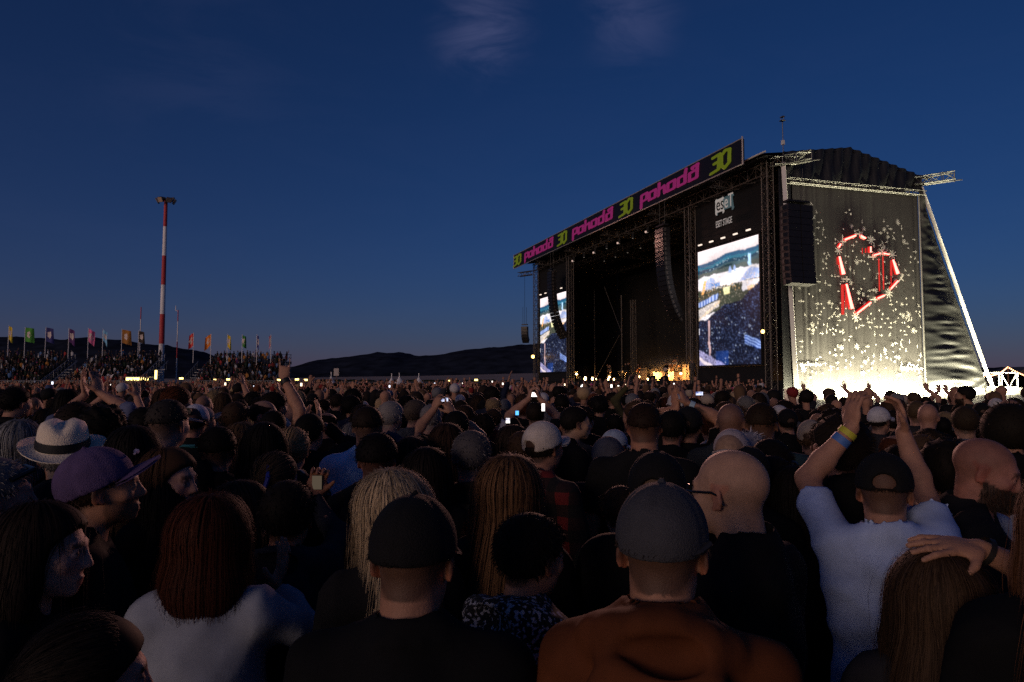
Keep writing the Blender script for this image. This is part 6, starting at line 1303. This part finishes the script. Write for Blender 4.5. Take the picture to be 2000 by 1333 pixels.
arch('cap', hair='short', cap=dict(c=(.1, .1, .1), hole=True)); arch('cap', hair='short', cap=dict(c=(.1, .1, .1), hole=False), top='hoodie', head=(35, 0, 0)); arch('bald', hair='buzz', buzz=.3, build=1.1, neck=1.1); arch('bun', hair='bun', build=.87, top='jacket'); arch('short', hair='short', top='hoodie', build=1.05, head=(-25, -5, 0)); arch('bob', hair='bob', build=.88, top='jacket')
arch('short', hair='short', th=.026, mess=.7, sl=.035, strands=700, sw=2.2, head=(60, 0, 0)); arch('tied', hair='tied', build=.87, head=(20, 0, 0)); arch('short', hair='short', th=.018, mess=.5, sl=.028, strands=700, sw=2.2, build=.95); arch('long', hair='long', wave=.6, th=.03, build=.9, strands=450, head=(-50, 0, 0)); arch('balding', hair='balding', build=1.08, head=(15, -4, 0))
N_STAND = len(ARCH)
arch('short', hair='short', L=UPL, R=UPR); arch('long', hair='long', build=.87, R=UPR); arch('short', hair='fade', L=CLL, R=CLR, head=(10, 0, 0)); arch('cap', hair='short', cap=dict(c=(.1, .1, .1), hole=False), L=UPL, top='jacket'); arch('short', hair='short', th=.02, L=dict(UPL, w=(-.22, .18, 1.92)), top='jacket'); arch('bun', hair='bun', build=.86, L=CLL, R=CLR)
HAIRC = [('black', HB), ('dark brown', HDB), ('brown', HBR), ('light brown', HLB), ('ginger', HGI), ('blonde', HBL), ('grey', HGR)]; HW = [.28, .28, .18, .10, .04, .06, .06]; HAIRC = [(n_, tuple(.85 * q for q in c_)) for n_, c_ in HAIRC]
TOPC = [('black', BLACK), ('navy', NAVY), ('charcoal', CHAR), ('grey', (.10, .10, .11)), ('dark green', (.014, .028, .018)), ('maroon', (.06, .010, .014)), ('white', (.42, .42, .46)), ('blue', (.04, .08, .18)), ('red', (.16, .02, .02)), ('purple', (.05, .02, .08)), ('olive', (.05, .045, .02)), ('beige', (.26, .20, .14))]; TW = [.46, .19, .11, .04, .04, .04, .03, .03, .015, .015, .02, .01]
CAPC = [('white', (.48, .46, .47)), ('black', BLACK), ('grey', (.14, .14, .15)), ('blue', (.05, .08, .18)), ('beige', (.36, .29, .23)), ('pink', (.45, .06, .22)), ('red', (.2, .02, .02))]
cr = np.random.default_rng(23)
used = {}; NEAR = [h for h in HEROES if h[3]]
def rel_label(desc, px, py, d):
    order = sorted(NEAR, key=lambda h: (h[0] - px) ** 2 + ((h[1] - py) * 1.6) ** 2)
    for h in order[:6]:
        dx = px - h[0]; sx = 'left of' if dx < -18 else 'right of' if dx > 18 else ''; dz = 'behind' if d > h[2] + .35 else 'in front of' if d < h[2] - .35 else 'beside'
        r_ = (sx + ' and ' + dz if sx and dz != 'beside' else sx or dz) + ' ' + h[3]; l = desc + ', ' + r_
        if len(l.split()) <= 16 and l not in used: used[l] = 1; return l
    l = desc + ', ' + ('left part of the crowd' if px < 700 else 'middle of the crowd' if px < 1400 else 'right part of the crowd'); used[l] = used.get(l, 0) + 1; return l
def stage_yaw(x, y):
    c = W(20, 0, 0); return atan2(c[0] - x, c[1] - y)
def in_crowd(x, y):
    u = (np.array([x, y, 0]) - SO) @ SU; v = (np.array([x, y, 0]) - SO) @ SV
    if v > -1.8 and u > -4.4: return False
    if u > -4.4 and v > -2.2: return False
    return not (u > -4.6 and v > 0)
def place_mid(x, y, H, k, label_desc=True):
    desc, sp, me = ARCH[k]; sp = dict(sp); hn, hc = HAIRC[cr.choice(7, p=HW)]; tn, tcl = TOPC[cr.choice(12, p=TW)]; j = cr.uniform(.75, 1.3); sp['hair_c'] = tuple(np.array(hc) * j); sp['top_c'] = tuple(np.array(tcl) * cr.uniform(.8, 1.25)); sp['skin'] = tuple(np.array((.50, .29, .205)) * cr.uniform(.8, 1.12))
    hd = {'short': 'short %s hair' % hn, 'long': 'long %s hair' % hn, 'curly': 'curly %s hair' % hn, 'bald': 'a bald head', 'bun': '%s hair in a bun' % hn, 'tied': 'tied %s hair' % hn, 'balding': 'thinning %s hair' % hn, 'bob': 'a %s bob' % hn}.get(desc)
    if desc == 'cap':
        cn, cc = CAPC[cr.choice(7, p=[.3, .32, .12, .08, .1, .04, .04])]; sp['cap'] = dict(sp['cap'], c=cc); hd = 'a %s cap' % cn
    px, py = proj((x, y, H)); arms_ = ' and raised arms' if k >= N_STAND and k not in (N_STAND + 2, N_STAND + 5) else ''
    lab = rel_label('person with %s%s in %s' % (hd, arms_, tn), px, py, hypot(x, y))
    o, ch = place_person(me, sp, (x, y, 0), -(stage_yaw(x, y) + cr.normal() * (.25 if cr.random() < .75 else .8)), lab, GROUP, H / 1.75); return o
pts = []; n_mid = 300 - len(HEROES) - 6; tries = 0
pos = np.array([(a, b) for a, b, _ in OCC]); cand = []
while tries < 60000 and len(cand) < 900:
    tries += 1; d = math.sqrt(cr.uniform(2.4 ** 2, 16.5 ** 2)); x = cr.uniform(-.80, .80) * d + 0; y = d
    if len(pos) and np.min(np.hypot(pos[:, 0] - x, pos[:, 1] - y)) < (.46 if d > 4 else .40): continue
    if not in_crowd(x, y) or (x / y > .37 and d > 14.5): continue
    H = float(np.clip(cr.normal(1.71, .09), 1.50, 1.90)); px, py = proj((x, y, H)); w = .12 * FPX / d; bad = px > 1495 and py < 779
    for hx, hyy, hd, sn in HEROES:
        if d < hd and abs(px - hx) < w + .085 * FPX / hd and py < hyy + .22 * FPX / hd: bad = True; break
        if d > hd and d < hd + 1.2 and py < hyy - 2 and abs(px - hx) < w and hd < 4.5: bad = True; break
    if bad: continue
    pos = np.vstack([pos, (x, y)]); cand.append((d, x, y, H))
cand.sort()
for d, x, y, H in cand[:n_mid]:
    k = int(cr.integers(0, N_STAND)) if cr.random() < .93 else int(cr.integers(N_STAND, len(ARCH)))
    if k >= N_STAND and (d < 5 or x / d > .3): k = int(cr.integers(0, N_STAND))
    place_mid(x, y, H, k)
D_FAR = cand[min(n_mid, len(cand)) - 1][0]
NEARPOS = np.array([(a, b) for a, b, _ in OCC] + [(c[1], c[2]) for c in cand[:n_mid]])
# ------------------------------------------------------------------ the far crowd and the full stands: too many to tell apart
LOW = []; TINY = []
def low_person(hair, up_l, up_r, cap=False, bw=1.0):
    """a light figure for far rows: skin (head, neck, arms), hair, top and legs"""
    parts = []; f = Field(axis(-.30, .30, .036), axis(-.2, .36, .036), axis(1.28, 2.16, .036))
    f.ell((0, .012, 1.665), (.078, .100, .09), .02); f.ell((0, .052, 1.605), (.060, .068, .08), .02); f.cone((0, -.02, 1.42), (0, 0, 1.58), .062, .058, .02)
    tops = Field(axis(-.34, .34, .062), axis(-.2, .34, .062), axis(.78, 1.62 if up_l is None and up_r is None else 1.9, .075)); tops.ell((0, 0, .98), (.165 * bw, .13, .26), .06); tops.ell((0, 0, 1.27), (.178 * bw, .135, .19), .06); tops.cone((-.14 * bw, -.01, 1.42), (.14 * bw, -.01, 1.42), .07, .07, .05)
    for sd, u in ((-1, up_l), (1, up_r)):
        S = np.array([sd * .165 * bw, 0, 1.42])
        if u is None: tops.cone(S, (sd * .24 * bw, .02, 1.14), .062, .052, .03); tops.cone((sd * .24 * bw, .02, 1.14), (sd * .22 * bw, .10, .92), .052, .042, .03)
        else:
            E, Wr = ik(S, u, .29, .26, (sd, -.2, -.6)); tops.cone(S, S + (E - S) * .7, .066, .06, .03); f.cone(S, E, .052, .046, .02); f.cone(E, Wr, .046, .034, .02); f.ell(Wr + [0, .01, .07], (.046, .03, .085), .015)
    V, Q = f.nets(); parts.append(('body', V, Q)); V, Q = tops.nets(); parts.append(('top', V, Q))
    h = Field(axis(-.16, .16, .036), axis(-.2, .18, .036), axis(1.30, 1.86, .036)); th = .022; h.ell((0, .010, 1.668), (.080 + th, .104 + th, .090 + th * .7), 0)
    h.half((0, .095, 1.70), (0, -.7, .72))
    if hair == 'long': h.cone((0, -.04, 1.66), (0, -.11, 1.40), .095, .09, .03)
    if hair == 'curly': h.ell((0, -.01, 1.69), (.125, .135, .115), .02); h.half((0, .11, 1.70), (0, -.7, .72))
    if hair != 'bald':
        V, Q = h.nets(); parts.append(('cap' if cap else 'hair', V, Q))
    L = MB()
    for sd in (-1, 1): L.tube((sd * .10, 0, .03), (sd * .09, 0, .86), .06, .09, n=5, cap=False)
    parts.append(('trousers', np.vstack(L.v), np.array([q for q in L.f if len(q) == 4]))); return parts
U1, U2, U3 = np.array(UPL['w']), np.array(UPR['w']), np.array([-.22, .18, 1.92]); C1, C2 = np.array([-.06, .30, 1.60]), np.array([.06, .30, 1.60])
LOWK = [('short', None, None), ('long', None, None), ('curly', None, None), ('short', None, None, True), ('bald', None, None, False, 1.1), ('short', U1, U2), ('long', None, U2, False, .9), ('short', U3, None), ('short', C1, C2)]
for a in LOWK: LOW.append(low_person(*a))
def tiny_person(hair, up_l, up_r, cap=False, bw=1.0):
    parts = []; b = MB().sphere((0, .02, 1.63), (.078, .095, .115), 6, 4)
    for sd, u in ((-1, up_l), (1, up_r)):
        if u is not None:
            S = np.array([sd * .165 * bw, 0, 1.42]); E, Wr = ik(S, u, .29, .26, (sd, -.2, -.6)); b.tube(S, E, .055, .048, 4, False).tube(E, Wr, .048, .034, 4, False).sphere(Wr + [0, .01, .08], (.05, .035, .09), 4, 3)
    def q4(m): return np.vstack(m.v), np.array([(f + (f[-1],))[:4] for f in m.f])
    parts.append(('body', *q4(b)))
    if hair != 'bald': parts.append(('cap' if cap else 'hair', *q4(MB().sphere((0, -.015, 1.665), (.095, .112, .10), 6, 4) if hair != 'long' else MB().sphere((0, -.03, 1.60), (.10, .11, .17), 6, 4))))
    rings = [(.82, .17 * bw, .12), (1.15, .175 * bw, .125), (1.38, .215 * bw, .12), (1.47, .13 * bw, .09), (1.53, .06, .06)]; P = np.array([[(rx * cos(t), ry * sin(t), z) for z, rx, ry in rings] for t in np.linspace(0, 2 * pi, 7)]); m = MB().grid(P)
    for sd, u in ((-1, up_l), (1, up_r)):
        if u is None: m.tube((sd * .20 * bw, 0, 1.42), (sd * .24 * bw, .05, 1.0), .06, .05, 4, False)
    parts.append(('top', *q4(m))); L = MB()
    for sd in (-1, 1): L.tube((sd * .10, 0, .03), (sd * .09, 0, .86), .06, .09, n=4, cap=False)
    parts.append(('trousers', *q4(L))); return parts
for a in LOWK: TINY.append(tiny_person(*a))
def crowd_mesh(spots, name, label, vivid=0.0, cat=None):
    VV, QQ, CC = [], [], []; b = 0
    for x, y, z, H, yaw, k in spots:
        hc = HAIRC[cr.choice(7, p=HW)][1]; tcl = np.array(TOPC[cr.choice(12, p=TW)][1]); sk = np.array((.40, .21, .14)) * cr.uniform(.75, 1.1); cc = CAPC[cr.choice(7)][1]
        if cr.random() < vivid: tcl = np.array([(.5, .5, .52), (.4, .05, .05), (.45, .2, .05), (.1, .2, .4)][cr.integers(4)])
        R = rotz(-yaw); s = H / 1.75
        for kk, V, Q in (LOW if 0 < y < 15 else TINY)[k]:
            VV.append((V * s) @ R.T + [x, y, z]); QQ.append(Q + b); b += len(V); CC.append(np.repeat([{'body': sk, 'hair': np.array(hc), 'top': tcl, 'trousers': np.array((.015, .016, .022)), 'cap': np.array(cc), 'visor': np.array(cc)}[kk]], len(V), 0))
    me = fast_mesh(name, np.vstack(VV), np.vstack(QQ)); set_color(me, np.vstack(CC)); return tag(link(name, me, mat('far_people', (1, 1, 1), .8, attr='Col', spec=.2)), label, kind='stuff')
spots = []; grid = {}
for i, (x, y) in enumerate(NEARPOS): grid.setdefault((int(x // 1), int(y // 1)), []).append((x, y))
def free(x, y, r):
    for a in (-1, 0, 1):
        for b in (-1, 0, 1):
            for q in grid.get((int(x // 1) + a, int(y // 1) + b), ()):
                if hypot(q[0] - x, q[1] - y) < r: return False
    return True
for d0, d1, n, rmin in ((D_FAR - .8, 24, 700, .5), (24, 40, 950, .55), (40, 62, 800, .6), (62, 86, 700, .7)):
    m = 0; t_ = 0
    while m < n and t_ < n * 30:
        t_ += 1; y = math.sqrt(cr.uniform(d0 ** 2, d1 ** 2)); x = cr.uniform(-.80, .80) * y
        px = proj((x, y, 1.7))[0]
        if not in_crowd(x, y) or not free(x, y, rmin) or px > 1495 and y > 13 or (y > 83 and x < -30) or (px > 1500 and y > 15.5 - (px - 1500) * .004): continue
        grid.setdefault((int(x // 1), int(y // 1)), []).append((x, y)); m += 1
        px = proj((x, y, 1.7))[0]; pu = (.24 if y > 24 else .12) if px < 1050 else (.13 if px < 1500 else 0); k = int(cr.integers(5, 9)) if cr.random() < pu else int(cr.integers(0, 5))
        spots.append((x, y, 0, float(np.clip(cr.normal(1.71, .08), 1.5, 1.9)), stage_yaw(x, y) + cr.normal() * .25, k))
# people behind the photographer, out of the picture, who keep the low light off the front rows
m = 0
while m < 170:
    x, y = cr.uniform(-9, 8), cr.uniform(-11, -.75)
    if not free(x, y, .5): continue
    grid.setdefault((int(x // 1), int(y // 1)), []).append((x, y)); m += 1; spots.append((x, y, 0, float(np.clip(cr.normal(1.65, .06), 1.5, 1.77)), stage_yaw(x, y), int(cr.integers(0, 5))))
m = 0
while m < 150:      # the crowd goes on past both edges of the picture
    y = cr.uniform(.6, 15); x = (.80 * y + cr.uniform(.45, 4.5)) * (1 if m % 2 else -1)
    if not in_crowd(x, y) or not free(x, y, .5): continue
    grid.setdefault((int(x // 1), int(y // 1)), []).append((x, y)); m += 1; spots.append((x, y, 0, float(np.clip(cr.normal(1.69, .07), 1.5, 1.84)), stage_yaw(x, y) + cr.normal() * .25, int(cr.integers(0, 5))))
crowd_mesh(spots, 'crowd', 'dense far crowd with many raised hands filling the field', .05)
crowd_mesh([(x, y, z, float(np.clip(cr.normal(1.68, .09), 1.45, 1.88)) * (.93 if not top_ else 1), radians(25) + cr.normal() * .4, int(cr.integers(0, 5)) if cr.random() < .9 else int(cr.integers(5, 9))) for x, y, z, top_ in STAND_SPOTS], 'crowd', 'spectators packed on the three grandstands', .12)
# ------------------------------------------------------------------ the band
M_gtr = mat('guitar_varnish', (.30, .10, .03), .3); M_gneck = mat('guitar_neck', (.12, .06, .03), .5); M_gpale = mat('guitar_pale', (.6, .5, .4), .3)
def guitar(loc, rz, label, m):
    t = empty('guitar', loc, rz, label=label, cat='guitar'); N = 20; pts = []
    for k in range(N):
        a = 2 * pi * k / N; r_ = .17 + .035 * cos(2 * a) ; pts.append((.22 * cos(a) * 1.05, .17 * sin(a) * (1 - .18 * cos(a) ** 2 * 1.4)))
    ca, sa = cos(.5), sin(.5); V = [(x * ca - z * sa, y, x * sa + z * ca) for y in (-.025, .025) for x, z in pts]; MB().add(V, [tuple(range(N)), tuple(range(N, 2 * N))[::-1]] + [(i, (i + 1) % N, N + (i + 1) % N, N + i) for i in range(N)]).build('body', m, t)
    MB().tube((.18 * ca, .02, .18 * sa), (.80 * ca, .02, .80 * sa), .024, n=6).build('neck', M_gneck, t); MB().box((.86 * ca, .02, .86 * sa), (.08, .012, .035), [[ca, 0, sa], [0, 1, 0], [-sa, 0, ca]]).build('headstock', M_gneck, t); return t
GL = dict(w=(-.38, .28, 1.34), d=(-.2, .5, .6), n=(.2, .3, -1), pole=(-1, -.5, -.8), pose='grip'); GR = dict(w=(.10, .26, 1.06), d=(-.8, .4, -.2), n=(0, -.3, -1), pole=(1, -.6, -.3), pose='grip')
def band(px, v, kw, label, gtr=None, z=2.0, yaw_off=0):
    u, _ = front_at(px, 735, v); p = W(u, v, z); sp = dict(kw); sp.update(H=sp.get('H', 1.78), hv=.013, hhv=.014, cv=.026, av=.018, fv=.012, bv=.07, strands=150, sw=2.5, steps=6, seed=int(px)); me, fr = person_meshes(sp); yaw = atan2(-SV[0], -SV[1]) + yaw_off
    place_person(me, sp, p, -yaw, label, 'band on the stage')
    if gtr: q = p + rotz(-yaw) @ np.array([.02, .21, 1.08]); guitar(q, -yaw + pi, gtr[0], gtr[1])
band(1192, 4.8, dict(hair='short', hair_c=HDB, top='tee', top_c=CHAR, L=CLL, R=GR), 'musician with folded hands at the far left of the band')
band(1228, 4.2, dict(hair='buzz', top='jacket', top_c=BLACK, beard=.6, H=1.86, L=CLL, R=CLR), 'singer in a long dark jacket at the centre of the stage', yaw_off=.7)
band(1248, 5.6, dict(hair='long', hair_c=HBR, top='tee', top_c=BLACK, L=GL, R=GR), 'guitarist with long hair left of the orange glow', ('dark red guitar held by the long-haired guitarist', M_gtr))
band(1302, 5.6, dict(hair='curly', hair_c=HB, top='tee', top_c=BLACK, L=GL, R=GR), 'guitarist with curly hair before the drum kit', ('pale guitar held before the drum kit', M_gpale), yaw_off=-.5)
band(1322, 10.2, dict(hair='short', hair_c=HBR, top='tee', top_c=(.2, .2, .2), L=CLL, R=CLR), 'drummer behind the drum kit', z=2.55)
band(1353, 4.5, dict(hair='short', hair_c=HBL, top='jacket', top_c=CHAR), 'stagehand standing by the tower right of the drums', yaw_off=-.9)
# a flag with a red cross and a hand-made sign carried in the crowd
p = at_depth(203, 735, 38); t = empty('hand_flag', (p[0], 38, 1.7), label='white flag with a red cross waved above the crowd', cat='flag'); MB().tube((-.35, 0, 0), (.0, 0, .95), .015).build('stick', M_wpaint, t)
Pf = flag_mesh(.78, .5, 91, -.55); Pf[..., 2] += .40; Pf[..., 0] -= .38; f_ = MB().grid(Pf).build('flag_cloth', mat('flag_white', (.7, .66, .66), .85), t, smooth=True)
MB().grid(Pf[:, 5:8] + [0, -.02, 0]).build('red_bar', mat('flag_red', (.5, .03, .04), .85), f_, smooth=True); MB().grid(Pf[5:8] + [0, -.025, 0]).build('red_bar', mat('flag_red', (.5, .03, .04), .85), f_, smooth=True)
p = at_depth(657, 730, 45); t = empty('hand_sign', (p[0], 45, 1.7), label='small pale hand-made sign held up on a stick', cat='sign'); MB().tube((0, 0, 0), (0, 0, .7), .02).build('stick', M_gneck, t); MB().box((0, -.03, .85), (.16, .01, .24)).build('board', mat('sign_board', (.5, .45, .42), .8, noise=.3, nscale=12), t)
for k in range(26):
    px = cr.uniform(560, 1340) if k < 20 else cr.uniform(100, 560); d = cr.uniform(16, 55); py = cr.uniform(744, 756) + 60 / d; p = at_depth(px, py, d); t = empty('phone', p, -atan2(p[0], p[1]), label='tiny glowing phone screen held up far off in the crowd', cat='phone', group='tiny phone screens in the far crowd')
    s_ = cr.uniform(.45, .8); MB().box((0, .006, 0), (.045 * s_, .005, .075 * s_)).build('case', M_phone, t); MB().box((0, -.001, 0), (.041 * s_, .001, .069 * s_)).build('screen', mat('far_screen_%d' % (k % 4), (.02, .02, .02), .3, emit=[(1, .9, .8), (.8, .85, 1), (1, .75, .5), (1, .95, .9)][k % 4], estr=3.0), t)

# smoke drifting round the drums, lit by the warm lamps
M_smoke = bpy.data.materials.new('stage_smoke'); M_smoke.use_nodes = True; nt = M_smoke.node_tree; nt.nodes.remove(nt.nodes['Principled BSDF']); pv = nt.nodes.new('ShaderNodeVolumePrincipled'); pv.inputs['Color'].default_value = (.9, .85, .8, 1); pv.inputs['Anisotropy'].default_value = .2; nt.links.new(pv.outputs[0], nt.nodes['Material Output'].inputs['Volume'])
tcn = nt.nodes.new('ShaderNodeTexCoord'); mp = nt.nodes.new('ShaderNodeMapping'); mp.inputs['Location'].default_value = (-1, -1, -1); mp.inputs['Scale'].default_value = (2, 2, 2); nt.links.new(tcn.outputs['Generated'], mp.inputs[0]); gr = nt.nodes.new('ShaderNodeTexGradient'); gr.gradient_type = 'QUADRATIC_SPHERE'; nt.links.new(mp.outputs[0], gr.inputs[0])
nz = nt.nodes.new('ShaderNodeTexNoise'); nz.inputs['Scale'].default_value = .8; nz.inputs['Detail'].default_value = 3; nt.links.new(tcn.outputs['Object'], nz.inputs[0]); ml = nt.nodes.new('ShaderNodeMath'); ml.operation = 'MULTIPLY'; nt.links.new(gr.outputs['Fac'], ml.inputs[0]); nt.links.new(nz.outputs['Fac'], ml.inputs[1]); m2_ = nt.nodes.new('ShaderNodeMath'); m2_.operation = 'MULTIPLY'; nt.links.new(ml.outputs[0], m2_.inputs[0]); m2_.inputs[1].default_value = .32; nt.links.new(m2_.outputs[0], pv.inputs['Density'])
us = ug(1300, 8.5); tag(MB().sphere((us, -8.6, 3.6), (5.5, 2.6, 1.5), 20, 12).build('stage_smoke', M_smoke, None, SO.tolist(), SRZ), 'thin orange smoke drifting round the drum kit', kind='stuff')
